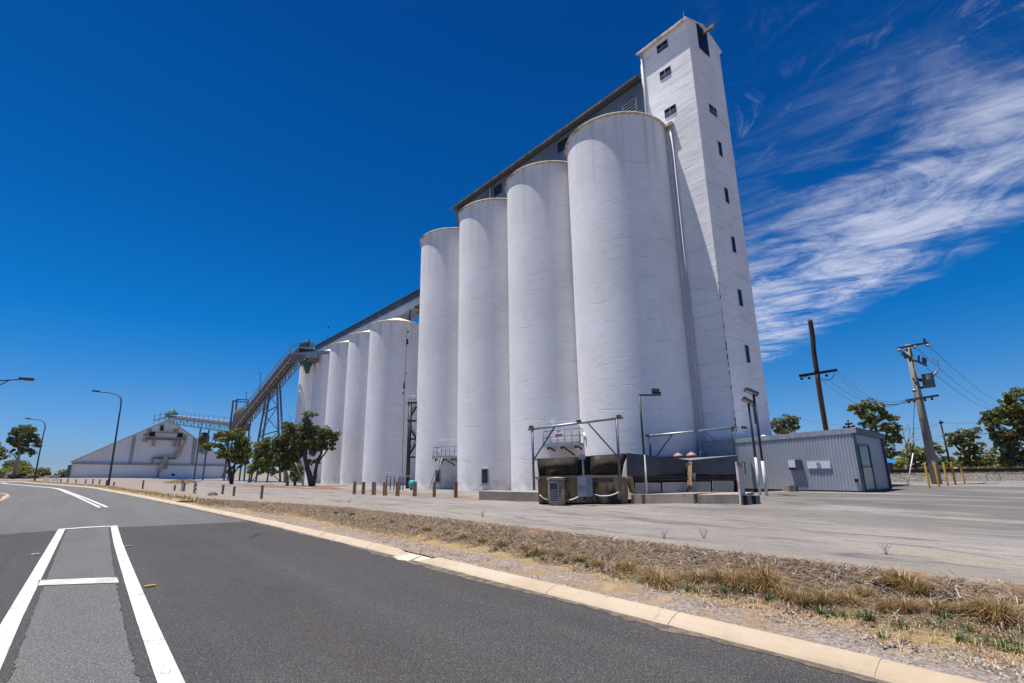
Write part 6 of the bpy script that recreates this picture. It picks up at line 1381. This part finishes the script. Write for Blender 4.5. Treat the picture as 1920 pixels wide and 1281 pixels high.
def wood_pole():
    Y = YW; p = D(1560, 880, Y); p.z = gz(p.x, p.y); t = thing('timber_pole', 'bent timber pole with a charred top and orange lower wood behind the hut', 'power pole', p)
    L = [(1518.5, 600), (1523.5, 630), (1526, 660), (1532, 700), (1536, 728), (1541, 760), (1547, 795), (1553, 830)]; P = [D(x, y, Y) for x, y in L]
    b = MB(); b.tube(catmull(P[:4], .3), .17, 12); b.build('charred_top', 'pole_charred', t)
    b = MB(); b.tube(catmull(P[3:]+[Vector((p.x, p.y, p.z-.2))], .4), .175, 12); b.build('lower_pole', 'pole_orange', t)
    b = MB(); b.bar(D(1499, 705, Y-.25), D(1569, 694, Y-.25), .14, .2); b.build('crossarm', 'pole_charred', t)
    for x, y in ((1503, 707), (1517, 706), (1549.5, 701)): b = MB(); insul(b, D(x, y+2, Y-.25), .12); b.build('insulator', 'black_steel', t)
    b = MB(); b.tube(catmull([D(1540, 711, Y-.2), D(1551, 713, Y-.2), D(1560, 709, Y-.2), D(1565, 701, Y-.2)], .2), .025, 6); b.build('jumper', 'wire', t)
    b = MB(); b.bar(D(1526, 701, Y-.22), D(1506, 708, Y-.22), .05); b.build('brace', 'insulator', t)
wood_pole()
def wire(name, A, B, sag, label, r=.014, group='overhead wires'):
    A, B = Vector(A), Vector(B); P = [A+(B-A)*f-Z3*(sag*4*f*(1-f)) for f in [i/16 for i in range(17)]]; b = MB(); b.tube(P, r, 5); tag(b.build(name, 'wire'), label, 'wire', group)
YQ = YP-.2
wire('overhead_wire', D(1569, 694, YW-.2), D(1700, 750.5, YQ), .9, 'highest wire sagging from the timber pole to the big power pole')
wire('overhead_wire', D(1566, 699, YW-.2), D(1706, 750, YQ), 1.1, 'second wire sagging from the timber pole to the big power pole')
wire('overhead_wire', D(1549, 708, YW-.2), D(1714, 751, YQ), .9, 'third wire sagging from the timber pole to the big power pole')
wire('overhead_wire', D(1542, 714, YW-.2), D(1702, 752, YQ), 1.0, 'lowest wire sagging from the timber pole to the big power pole')
wire('overhead_wire', D(1741, 648, YQ), D(1885, 757, 85.), .8, 'wire falling away to the right from the top arm of the power pole')
wire('overhead_wire', D(1718, 652, YQ), D(1872, 762, 85.), .9, 'wire falling away to the right from below the top of the power pole')
wire('overhead_wire', D(1738, 690, YQ), D(1862, 766, 85.), .7, 'lower wire falling away to the right behind the transformer')
wire('overhead_wire', D(1766, 793, 62.), D(1850, 791, 66.), .1, 'level wire leading right from the distant leaning pole')
wire('overhead_wire', D(1690, 805, 56.), D(1766, 793, 62.), .2, 'wire coming from the left to the distant leaning pole')
wire('overhead_wire', D(1760, 818, 40.), D(1960, 790, 30.), .25, 'nearest thick wire crossing the right edge in front of the big tree', .022)
wire('overhead_wire', D(1496, 786, 75.), D(1700, 800, 95.), .6, 'faint wire from the distant crossarm pole behind the hut')
def far_pole(label, top, base, Y, arms, r=.12):
    p = D(base[0], base[1], Y); p.z = gz(p.x, p.y); t = thing('distant_pole', label, 'power pole', p, 'distant power poles'); b = MB(); b.tube([p-Z3*.2, D(top[0], top[1], Y)], [r, r*.75], 8); b.build('pole', 'pole_charred', t)
    for x0, y0, x1, y1 in arms:
        k = MB(); k.bar(D(x0, y0, Y-.2), D(x1, y1, Y-.2), .16); k.build('crossarm', 'pole_charred', t)
        for f in (.04, .5, .96): k = MB(); insul(k, D(x0+(x1-x0)*f, y0+(y1-y0)*f-2, Y-.2), .14); k.build('insulator', 'pole_charred', t)
far_pole('distant crossarm pole standing just right of the tower', (1489, 783), (1492, 880), 75., [(1479, 787.5, 1501, 785)])
far_pole('distant pole with double crossarms showing above the hut roof', (1590, 787), (1594, 880), 62., [(1585.5, 796, 1597, 795), (1581, 802, 1602, 799.5)])
far_pole('distant thin dark pole leaning behind the yellow bollards', (1762.5, 788), (1784, 880), 62., [(1762, 793.5, 1767, 793)], .11)
def railway():
    a, c = G(1660, 903.5), G(1925, 901.5); d = (c-a); d.z = 0; d.normalize(); s = Vector((-d.y, d.x, 0)); A = a-d*14; L = 75; z = .12
    t = thing('railway_track', 'straight railway line on pale ballast beyond the yellow bollards', 'railway', (A.x, A.y, z)); b = MB()
    prof = [(-.2, -.2), (0, 0.02), (.9, .38), (3.6, .38), (4.6, -.1)]; nx = 150
    for i in range(nx+1):
        for o, h in prof: p = A+d*(L*i/nx)+s*o; b.v.append((p.x+random.gauss(0, .03), p.y+random.gauss(0, .03), z+h+random.gauss(0, .025)))
    for i in range(nx):
        for j in range(4): q = i*5+j; b.face((q, q+5, q+6, q+1))
    b.build('ballast', 'ballast', t)
    for o in (1.5, 2.93):
        k = MB(); p = A+s*o; k.bar(p+Z3*(z+.50), p+d*L+Z3*(z+.50), .07, .17); k.bar(p+Z3*(z+.41), p+d*L+Z3*(z+.41), .15, .02); k.build('rail', 'rail_steel', t)
    k = MB(); 
    for i in range(100): p = A+d*(.4+i*.74)+s*2.2; k.box(p+Z3*(z+.37), d, s, Z3, .12, 1.25, .03)
    tag(k.build('sleepers', 'sleeper', t), kind='stuff')
    return A, d, s
RA, RD, RSV = railway()
TR = 'trees beyond the railway'
tree('roadside_tree', 'tree just right of the tower, above the left part of the hut roof', (1475, 880), [([(1475, 880), (1474, 840), (1470, 810)], .3, .1)], [(1466, 790, 18, 10), (1482, 786, 14, 9), (1456, 800, 12, 10), (1490, 800, 10, 10), (1472, 808, 20, 10)], leaf='leaf_dark', Y=66., size=.3, group=TR)
tree('roadside_tree', 'tall open tree between the timber pole and the big power pole', (1652, 882), [([(1652, 882), (1650, 850), (1646, 820), (1640, 792), (1634, 772)], .3, .08), ([(1648, 835), (1662, 815), (1672, 800)], .14, .06), ([(1642, 800), (1620, 780), (1604, 766)], .12, .05)],
     [(1630, 757, 16, 9), (1612, 762, 13, 8), (1596, 764, 11, 7), (1648, 764, 12, 9), (1620, 778, 15, 10), (1640, 784, 14, 10), (1662, 776, 13, 8), (1676, 786, 12, 8), (1628, 798, 13, 10), (1656, 802, 16, 10), (1678, 806, 12, 9), (1642, 820, 14, 10), (1664, 826, 15, 11), (1682, 822, 8, 8), (1650, 842, 15, 10), (1670, 850, 12, 10), (1640, 856, 10, 12), (1660, 866, 14, 8)], leaf='leaf_mid', Y=58., size=.3, dens=.85, group=TR)
tree('bare_tree', 'leafless pale tree between the open tree and the big power pole', (1697, 882), [([(1697, 882), (1698, 850), (1702, 830)], .12, .06), ([(1702, 830), (1712, 814), (1722, 806)], .05, .015), ([(1700, 835), (1694, 815), (1690, 800)], .05, .015), ([(1702, 828), (1706, 808), (1702, 796)], .045, .012), ([(1708, 820), (1722, 818), (1734, 812)], .03, .01), ([(1710, 816), (1716, 802), (1718, 794)], .03, .01), ([(1694, 815), (1700, 804), (1704, 790)], .025, .01), ([(1702, 835), (1714, 826), (1728, 822)], .03, .01)], [], bark='bark_pale', Y=57., group=None)
tree('scrub_tree', 'bushy green tree directly left of the big power pole foot', (1716, 884), [([(1716, 884), (1716, 860)], .2, .1)], [(1716, 846, 18, 12), (1700, 858, 13, 11), (1732, 852, 14, 11), (1710, 866, 18, 9), (1736, 868, 12, 8)], leaf='leaf_mid', Y=70., size=.3, group=TR)
tree('scrub_tree', 'flat topped dark tree behind the big power pole', (1752, 884), [([(1752, 884), (1752, 850)], .2, .1)], [(1752, 838, 16, 7), (1766, 846, 10, 6), (1742, 850, 12, 8), (1762, 862, 14, 9), (1776, 866, 10, 9)], leaf='leaf_dark', Y=74., size=.3, group=TR)
tree('roadside_tree', 'dark leaning tree with a narrow sloping trunk right of the power pole', (1828, 880), [([(1828, 880), (1816, 862), (1802, 846), (1788, 832)], .22, .09), ([(1816, 862), (1818, 836), (1822, 812)], .2, .08)],
     [(1806, 810, 15, 8), (1826, 812, 12, 11), (1786, 818, 12, 8), (1798, 828, 15, 9), (1816, 832, 14, 11), (1778, 830, 9, 7), (1804, 848, 12, 8), (1826, 852, 11, 12), (1812, 866, 12, 9), (1834, 836, 8, 10), (1824, 870, 12, 7)], leaf='leaf_dark', Y=60., size=.3, dens=.9, group=TR)
tree('scrub_tree', 'low pale green bushes between the leaning tree and the big right tree', (1856, 884), [([(1856, 884), (1856, 862)], .16, .1)], [(1852, 852, 10, 7), (1866, 846, 9, 7), (1858, 864, 16, 10), (1872, 868, 12, 9), (1846, 870, 10, 7)], leaf='leaf_mid', Y=72., size=.3, group=TR)
tree('big_gum_tree', 'largest dark green tree filling the right edge of the picture', (1892, 884), [([(1892, 884), (1894, 850), (1902, 810), (1910, 770)], .45, .14), ([(1898, 830), (1876, 806), (1858, 790)], .18, .07), ([(1905, 800), (1924, 780), (1940, 770)], .2, .08)],
     [(1908, 738, 20, 11), (1888, 748, 13, 9), (1896, 762, 18, 10), (1872, 772, 14, 9), (1850, 780, 12, 8), (1868, 790, 18, 10), (1894, 786, 18, 12), (1918, 770, 16, 14), (1914, 800, 16, 14), (1846, 796, 10, 7), (1880, 812, 18, 10), (1860, 810, 12, 8), (1904, 826, 18, 12), (1882, 836, 14, 10), (1908, 852, 20, 12), (1886, 862, 14, 12), (1914, 874, 18, 9), (1936, 760, 18, 20), (1936, 810, 20, 20), (1936, 856, 18, 20), (1868, 826, 10, 8), (1892, 876, 14, 7)], leaf='leaf_dark', Y=55., size=.3, dens=1., group=TR)
for i, (x, y, rx, ry, lf, lab) in enumerate(((1690, 868, 16, 9, 'leaf_yellow', 'olive bush at the foot of the open tree beyond the railway'), (1790, 868, 14, 10, 'leaf_mid', 'round mid green bush behind the two right-hand yellow bollards'), (1842, 862, 14, 12, 'leaf_dark', 'dark bush behind the parked white car'), (1640, 870, 12, 12, 'leaf_brown', 'brownish scrub showing just right of the hut'), (1728, 876, 14, 6, 'leaf_dark', 'dark low bush left of the tin roofed house'))):
    tree('bush', lab, (x, 884), [], [(x, y, rx, ry), (x-rx*.6, y+3, rx*.6, ry*.7), (x+rx*.6, y+3, rx*.6, ry*.7)], leaf=lf, Y=66.+3*i, size=.3, group='bushes beyond the railway', cat='bush')
def house():
    Y = 88.; 
    def q(x, y, d=0.): return D(x, y, Y+d)
    a = q(1694, 884); t = thing('tin_roof_house', 'low house with a pale tin roof half hidden behind the yellow bollards', 'house', Vector((a.x, a.y, gz(a.x, a.y))))
    b = MB(); A, C = q(1697, 884), q(1780, 884); z = -.1; h = q(1697, 873).z
    b.hexa([Vector((A.x, A.y, z)), Vector((C.x, C.y, z)), Vector((C.x, C.y+7, z)), Vector((A.x, A.y+7, z)), Vector((A.x, A.y, h)), Vector((C.x, C.y, h)), Vector((C.x, C.y+7, h)), Vector((A.x, A.y+7, h))]); b.build('wall', 'house_wall', t)
    b = MB(); e = .4; hr = q(1710, 867.5).z; b.hexa([Vector((A.x-e, A.y-e, h)), Vector((C.x+e, C.y-e, h)), Vector((C.x+e, C.y+3.5, hr)), Vector((A.x-e, A.y+3.5, hr)), Vector((A.x-e, A.y-e, h+.12)), Vector((C.x+e, C.y-e, h+.12)), Vector((C.x+e, C.y+3.5, hr+.12)), Vector((A.x-e, A.y+3.5, hr+.12))]); b.build('roof', 'tin_roof', t)
    for x in (1712, 1742): k = MB(); k.box(q(x, 878.5, -.02), (1, 0, 0), (0, 1, 0), Z3, .6, .06, .5); k.build('window', 'dark_glass', t)
house()
def car():
    p = D(1824, 881, 74.); p.z = gz(p.x, p.y); t = thing('parked_car', 'white sedan parked among the trees beyond the railway', 'car', p); L, Wd = 2.1, .85
    b = MB(); prof = [(-2.1, .35), (-2.1, .75), (-1.5, .88), (-.9, .95), (1., .95), (1.9, .82), (2.1, .6), (2.1, .35)]; k = len(prof)
    for y in (-Wd, Wd):
        for x, z in prof: b.v.append((p.x+x, p.y+y, p.z+z))
    b.face(range(k)); b.face(range(2*k-1, k-1, -1))
    for i in range(k): j = (i+1) % k; b.face((i, i+k, j+k, j))
    b.build('body', 'car_white', t)
    b = MB(); prof = [(-1.35, .92), (-.85, 1.38), (.35, 1.40), (1.05, .95)]; k = 4
    for y in (-Wd*.86, Wd*.86):
        for x, z in prof: b.v.append((p.x+x, p.y+y, p.z+z))
    b.face(range(k)); b.face(range(2*k-1, k-1, -1))
    for i in range(k): j = (i+1) % k; b.face((i, i+k, j+k, j))
    b.build('cabin', 'dark_glass', t)
    b = MB(); b.box(p+Vector((-.25, 0, 1.41)), (1, 0, 0), (0, 1, 0), Z3, .62, Wd*.84, .03); b.build('roof', 'car_white', t)
    for x in (-1.35, 1.3):
        for y in (-Wd, Wd): b = MB(); c = p+Vector((x, y, .32)); b.tube([c-Vector((0, .1, 0)), c+Vector((0, .1, 0))], .32, 16); b.build('wheel', 'tyre', t)
car()
def tarp():
    Y = 52.; p = D(1664, 891, Y); p.z = gz(p.x, p.y)+.3; t = thing('covered_trailer', 'navy trailer under a bright blue tarpaulin just right of the hut', 'trailer', p)
    def q(x, y, d=0.): return D(x, y, Y+d)
    b = MB(); b.hexa([q(1652, 886), q(1676, 886), q(1676, 886, 2.5), q(1652, 886, 2.5), q(1652, 868), q(1674, 869), q(1674, 869, 2.5), q(1652, 868, 2.5)]); b.build('body', 'navy_paint', t)
    b = MB(); nx = 12
    for i in range(nx+1):
        for j in range(7):
            f, g = i/nx, j/6; r = q(1649+30*f, 869.5-11*math.sin(math.pi*(g*.8+.1))+3*f+.8*math.sin(7*f+4*g), -.3+3.*g); b.v.append(tuple(r))
    for i in range(nx):
        for j in range(6): a = i*7+j; b.face((a, a+7, a+8, a+1), True)
    b.build('tarpaulin', 'blue_tarp', t)
    for x in (1660, 1672): k = MB(); c = q(x, 887.5); k.tube([c, c+Vector((0, .25, 0))], .33, 14); k.build('wheel', 'tyre', t)
    k = MB(); k.bar(q(1652, 883, -.4), q(1664, 892, -.4), .09); k.build('drawbar', 'frame_grey', t)
tarp()
# ------------------------------------------------------------------ verge: stones, chips, straw, tussocks, weeds
VP = np.array([[p.x, p.y] for p in KFINE]); _d = np.gradient(VP, axis=0); _d /= np.linalg.norm(_d, axis=1)[:, None]; VN = np.stack([_d[:, 1], -_d[:, 0]], 1)
VU = (VP-np.array([C0.x, C0.y])) @ np.array([u.x, u.y])
def verge_pts(U, q):
    """points on the verge at distance U along it and q (0-1) across it"""
    i = np.clip(np.searchsorted(VU, U), 0, len(VP)-1); w = vwidth(U); s = .26+(w-.26)*q; p = VP[i]+VN[i]*s[:, None]+_d[i]*rng.uniform(-.06, .06, len(U))[:, None]
    z = gz_np(p[:, 0], p[:, 1]); pr = np.array([vprof(np.array([a]), b)[0] for a, b in zip(s, w)]); return np.column_stack([p, z+pr])
def nearU(k, a=-18., b=7., pw=1.6): return a+(b-a)*rng.random(k)**pw
def pyramids(P, r, squash=.6):
    k = len(P); a = rng.uniform(0, 6.28, k); V = []
    for j in range(4):
        t = a+j*math.pi/2+rng.uniform(-.4, .4, k); rr = r*rng.uniform(.7, 1.2, k); V.append(P+np.column_stack([np.cos(t)*rr, np.sin(t)*rr, np.full(k, -.004)]))
    V.append(P+np.column_stack([rng.normal(0, .25, k)*r, rng.normal(0, .25, k)*r, r*squash*rng.uniform(.5, 1.2, k)])); V = np.stack(V, 1).reshape(-1, 3)
    b = np.arange(k)[:, None]*5; F = np.concatenate([b+np.array([[0, 1, 4]]), b+np.array([[1, 2, 4]]), b+np.array([[2, 3, 4]]), b+np.array([[3, 0, 4]])], 1).reshape(-1, 3); return V, F
P = verge_pts(nearU(15000), rng.random(15000)**1.2*.44); V, Fq = pyramids(P, rng.uniform(.008, .022, 15000)); tag(fastmesh('gravel_stones', V, Fq, 'stone', nv=3), kind='stuff')
P = verge_pts(nearU(2600), rng.random(2600)*.9+.08); V, Fq = pyramids(P, rng.uniform(.012, .035, 2600)); tag(fastmesh('red_stones', V, Fq, 'red_stone', nv=3), kind='stuff')
P = verge_pts(nearU(2500), .5+rng.random(2500)*.45); V, Fq = pyramids(P, rng.uniform(.02, .05, 2500)); tag(fastmesh('dark_clods', V, Fq, 'dark_clod', nv=3), kind='stuff')

def sticks(P, ln, wd, tilt=.25):
    k = len(P); a = rng.uniform(0, 6.28, k); t = rng.normal(0, tilt, k); d = np.column_stack([np.cos(a)*np.cos(t), np.sin(a)*np.cos(t), np.sin(t)]); s = np.column_stack([-np.sin(a), np.cos(a), rng.normal(0, .5, k)]); s /= np.linalg.norm(s, axis=1)[:, None]
    L = ln[:, None]*.5; Wd = wd[:, None]*.5; c = P+np.column_stack([0*a, 0*a, .006+np.abs(np.sin(t))*ln*.5])
    return np.stack([c-d*L-s*Wd*.6, c-s*Wd, c+d*L-s*Wd*.3, c+d*L+s*Wd*.3], 1).reshape(-1, 3), np.arange(4*k).reshape(-1, 4)
k = 46000; P = verge_pts(nearU(k, -18, 12, 1.35), .34+.64*rng.random(k)); V, Fq = sticks(P, rng.uniform(.04, .15, k), rng.uniform(.009, .028, k)); tag(fastmesh('bark_mulch', V, Fq, 'chip'), kind='stuff')
k = 4200; P = verge_pts(nearU(k, -18, 7), .40+.54*rng.random(k)); V, Fq = sticks(P, rng.uniform(.08, .26, k), rng.uniform(.008, .018, k), .3); tag(fastmesh('pale_twigs', V, Fq, 'twig'), kind='stuff')
def blades(P, ln, wd, lean, spread=None):
    """curved blades: two quads each"""
    k = len(P); a = rng.uniform(0, 6.28, k) if spread is None else spread; o = np.column_stack([np.cos(a), np.sin(a), 0*a]); s = np.column_stack([-np.sin(a), np.cos(a), 0*a])*wd[:, None]*.5
    l = ln[:, None]; le = lean[:, None]; z = np.array([0, 0, 1.])
    p1 = P+o*le*l*.38+z*l*.60*(1-.25*le); p2 = p1+o*le*l*.62+z*l*.40*(1-1.25*le)
    V = np.stack([P-s, P+s, p1+s*.8, p1-s*.8, p2+s*.2, p2-s*.2], 1).reshape(-1, 3); b = np.arange(k)[:, None]*6
    return V, np.concatenate([b+np.array([[0, 1, 2, 3]]), b+np.array([[3, 2, 4, 5]])], 1).reshape(-1, 4)
k = 14000; q = np.clip(rng.normal(.38, .11, k), .10, .75); U_ = nearU(k, -18, 12, 1.5); keep = (np.sin(U_*2.1)+np.sin(U_*5.3+q*9)+rng.normal(0, .8, k)) > -.2; P = verge_pts(U_[keep], q[keep]); k = len(P)
V, Fq = blades(P, rng.uniform(.04, .13, k), rng.uniform(.003, .007, k), rng.uniform(.7, 1.15, k)); tag(fastmesh('dry_grass', V, Fq, 'straw_pale'), kind='stuff')
k = 20000; P = verge_pts(nearU(k, -18, 8, 1.3), .04+rng.random(k)**.8*.60); V, Fq = sticks(P, rng.uniform(.03, .13, k), rng.uniform(.003, .007, k), .2); tag(fastmesh('straw_litter', V, Fq, 'straw_pale'), kind='stuff')
i_ = rng.integers(0, len(KX), 9000); i_ = i_[(KU[i_] > 7) & (KU[i_] < 150)]; ss_ = rng.uniform(.45, 1.5, len(i_)); xy = KX[i_]+KN[i_]*ss_[:, None]+KD[i_]*rng.uniform(-.3, .3, len(i_))[:, None]
P = np.column_stack([xy, gz_np(xy[:, 0], xy[:, 1])+.05]); k = len(P); V, Fq = blades(P, rng.uniform(.10, .30, k), rng.uniform(.012, .03, k), rng.uniform(.2, .9, k)); tag(fastmesh('verge_grass', V, Fq, 'straw'), kind='stuff')
def patch(name, pts_px, k, h, m, wd=(.02, .05), spread=1.):
    c = [G(*q) for q in pts_px]; P = []
    for _ in range(k):
        a = rng.random(len(c)); a = a**2; a /= a.sum(); p = sum((ci*float(w) for ci, w in zip(c, a)), Vector()); P.append((p.x+rng.normal(0, .1), p.y+rng.normal(0, .1), gz(p.x, p.y)))
    V, Fq = blades(np.array(P), rng.uniform(*h, k), rng.uniform(*wd, k), rng.uniform(.2, .8, k)); tag(fastmesh(name, V, Fq, m), kind='stuff')
patch('dry_grass_patch', [(300, 905), (340, 900.5), (385, 904), (360, 908.5), (320, 908)], 2500, (.12, .35), 'straw')
def rail_grass():
    k = 16000; f = rng.random(k); o = 5.2+34*rng.random(k)**1.5; p = np.array(RA)[:2]+np.outer(f*85, np.array(RD)[:2])+np.outer(o, np.array(RSV)[:2])
    P = np.column_stack([p, gz_np(p[:, 0], p[:, 1])]); V, Fq = blades(P, rng.uniform(.35, .85, k), rng.uniform(.02, .05, k), rng.uniform(.1, .6, k)); tag(fastmesh('tall_dry_grass', V, Fq, 'straw_pale'), kind='stuff')
rail_grass()
# tussocks: a few meshes, many copies
def tussock_mesh(k, h, seed):
    g = np.random.default_rng(seed); a = g.uniform(0, 6.28, k); r = np.abs(g.normal(0, .055, k)); P = np.column_stack([np.cos(a)*r, np.sin(a)*r, np.full(k, -.02)])
    V, Fq = blades(P, h*g.uniform(.5, 1.15, k), g.uniform(.004, .009, k), g.uniform(.25, 1.05, k), a+g.normal(0, .5, k)); return V, Fq
TM = []
for sd_ in range(5):
    V, Fq = tussock_mesh(260+40*sd_, .34, 40+sd_); o = fastmesh('grass_tussock', V, Fq, 'straw'); TM.append(o)
used_t = [False]*5
def put(protos, used, i, loc, sc, rz, lab, cat, group):
    if not used[i]: o = protos[i]; used[i] = True
    else: o = protos[i].copy(); S.collection.objects.link(o)
    o.location = loc; o.scale = (sc*random.uniform(.85, 1.2), sc*random.uniform(.85, 1.2), sc*random.uniform(.8, 1.1)); o.rotation_euler = (random.uniform(-.1, .1), random.uniform(-.1, .1), rz); tag(o, lab, cat, group); return o
TL = 'dry straw coloured grass tussock along the foot of the roadside bank'; TGp = 'dry grass tussocks on the verge'
spots = [(1178, 1068, 1.0), (1225, 1085, 1.35), (1240, 1092, 1.1), (1165, 1062, .7), (1310, 1085, .9), (1345, 1090, 1.0), (1375, 1095, 1.1), (1430, 1095, 1.5), (1445, 1103, 1.2), (1405, 1100, 1.0), (1470, 1115, 1.0), (1500, 1125, .9), (1545, 1128, 1.0), (1590, 1130, .8), (1690, 1110, 1.25), (1715, 1122, 1.1), (1700, 1145, .9), (1755, 1150, .8), (1870, 1165, 1.3), (1840, 1155, 1.0), (1660, 1140, .8), (1085, 1048, .8), (1050, 1040, .7), (1010, 1035, .9), (985, 1030, .7), (940, 1022, .8), (905, 1015, .7), (870, 1008, .8), (840, 1003, .6), (800, 995, .8), (770, 990, .6), (735, 982, .7), (700, 976, .6), (660, 968, .7), (1120, 1056, .7), (1275, 1082, .7), (1800, 1150, .7), (630, 964, .6), (1620, 1120, .7)]
for j, (x, y, sc) in enumerate(spots):
    p = G(x, y); U, N = to_un(p); w = float(vwidth(np.array([U]))[0]); s_, ix = sdist(np.array([p.x]), np.array([p.y])); z = gz(p.x, p.y)+float(vprof(np.array([s_[0]]), w)[0])
    put(TM, used_t, j % 5, (p.x, p.y, z-.01), sc*.78, random.uniform(0, 6.28), TL, 'grass tussock', TGp)
WM = []
for sd_ in range(3):
    g = np.random.default_rng(80+sd_); k = 34; a = g.uniform(0, 6.28, k); r = np.abs(g.normal(0, .035, k)); P = np.column_stack([np.cos(a)*r, np.sin(a)*r, np.full(k, -.01)]); V, Fq = blades(P, g.uniform(.06, .17, k), g.uniform(.010, .02, k), g.uniform(.15, .7, k), a); WM.append(fastmesh('green_weed', V, Fq, 'weed_green'))
used_w = [False]*3
wsp = [(1165, 1078), (1200, 1082), (1290, 1098), (1305, 1100), (1340, 1103), (1356, 1103), (1410, 1105), (1480, 1124), (1537, 1140), (1556, 1143), (1620, 1152), (1614, 1148), (1628, 1150), (1750, 1168), (1762, 1172), (1770, 1160), (1812, 1178), (1850, 1195), (1880, 1205), (1912, 1212), (1580, 1146), (1440, 1118), (1100, 1058), (1060, 1050), (1040, 1045), (1018, 1044), (990, 1038), (960, 1034), (930, 1028), (1130, 1066), (1655, 1200), (1690, 1166), (1800, 1190), (1896, 1198)]
for j, (x, y) in enumerate(wsp):
    p = G(x, y); U, N = to_un(p); w = float(vwidth(np.array([U]))[0]); s_, ix = sdist(np.array([p.x]), np.array([p.y])); z = gz(p.x, p.y)+float(vprof(np.array([s_[0]]), w)[0])
    put(WM, used_w, j % 3, (p.x, p.y, z), random.uniform(.5, 1.0), random.uniform(0, 6.28), 'small bright green weed sprouting among the dry grass of the verge', 'weed', 'green weeds on the verge')
def stalks():
    for j, (x, y, lab) in enumerate(((905, 970, 'wispy dead weed at the yard edge left of centre'), (655, 943, 'wispy dead weed at the yard edge nearest the timber posts'), (1320, 1010, 'wispy dead weed at the yard edge right of centre'), (1662, 1040, 'wispy dead weed at the yard edge near the right side'), (1245, 1010, 'wispy dead weed at the yard edge in front of the hopper'))):
        p = G(x, y); b = MB(); rr = random.Random(j)
        for _ in range(9):
            a = rr.uniform(0, 6.28); l = rr.uniform(.06, .2); e = p+Vector((math.cos(a)*l*.7, math.sin(a)*l*.7, l)); b.tube([p-Z3*.02, (p+e)/2+Z3*.03, e], [.003, .002, .001], 4); e2 = (p+e)/2+Vector((rr.uniform(-.1, .1), rr.uniform(-.1, .1), .12)); b.tube([(p+e)/2+Z3*.03, e2], [.003, .002], 4)
        tag(b.build('dead_weed', 'bark_pale'), lab, 'weed', 'dead weeds at the yard edge')
stalks()
def rock():
    p = G(398, 929); b = MB(); rr = random.Random(2); nx, ny = 14, 8
    for j in range(ny+1):
        for i in range(nx): a = 2*math.pi*i/nx; e = math.pi/2*j/ny; q = 1+.18*math.sin(3*a+2*e)+.1*rr.random(); b.v.append((p.x+.30*math.cos(a)*math.cos(e)*q, p.y+.2*math.sin(a)*math.cos(e)*q, p.z-.05+.22*math.sin(e)*q))
    for j in range(ny):
        for i in range(nx): i2 = (i+1) % nx; b.face((j*nx+i, j*nx+i2, (j+1)*nx+i2, (j+1)*nx+i), True)
    tag(b.build('boulder', 'rock'), 'dark mossy boulder in the verge grass before the left trees', 'rock')
rock()
for i in range(13):
    x = 1672+21*i+random.uniform(-6, 6); Yb = random.uniform(92, 118); h = random.uniform(7, 12); w = random.uniform(13, 18)
    tree('hedge_bush', 'dark green bush in the continuous low line beyond the railway', (x, 881), [], [(x, 874-h*.3, w, h), (x+w*.5, 876, w*.7, h*.6)], leaf=('leaf_dark', 'leaf_mid')[i % 2], Y=Yb, size=.5, dens=.9, group='hedge line beyond the railway', cat='bush')
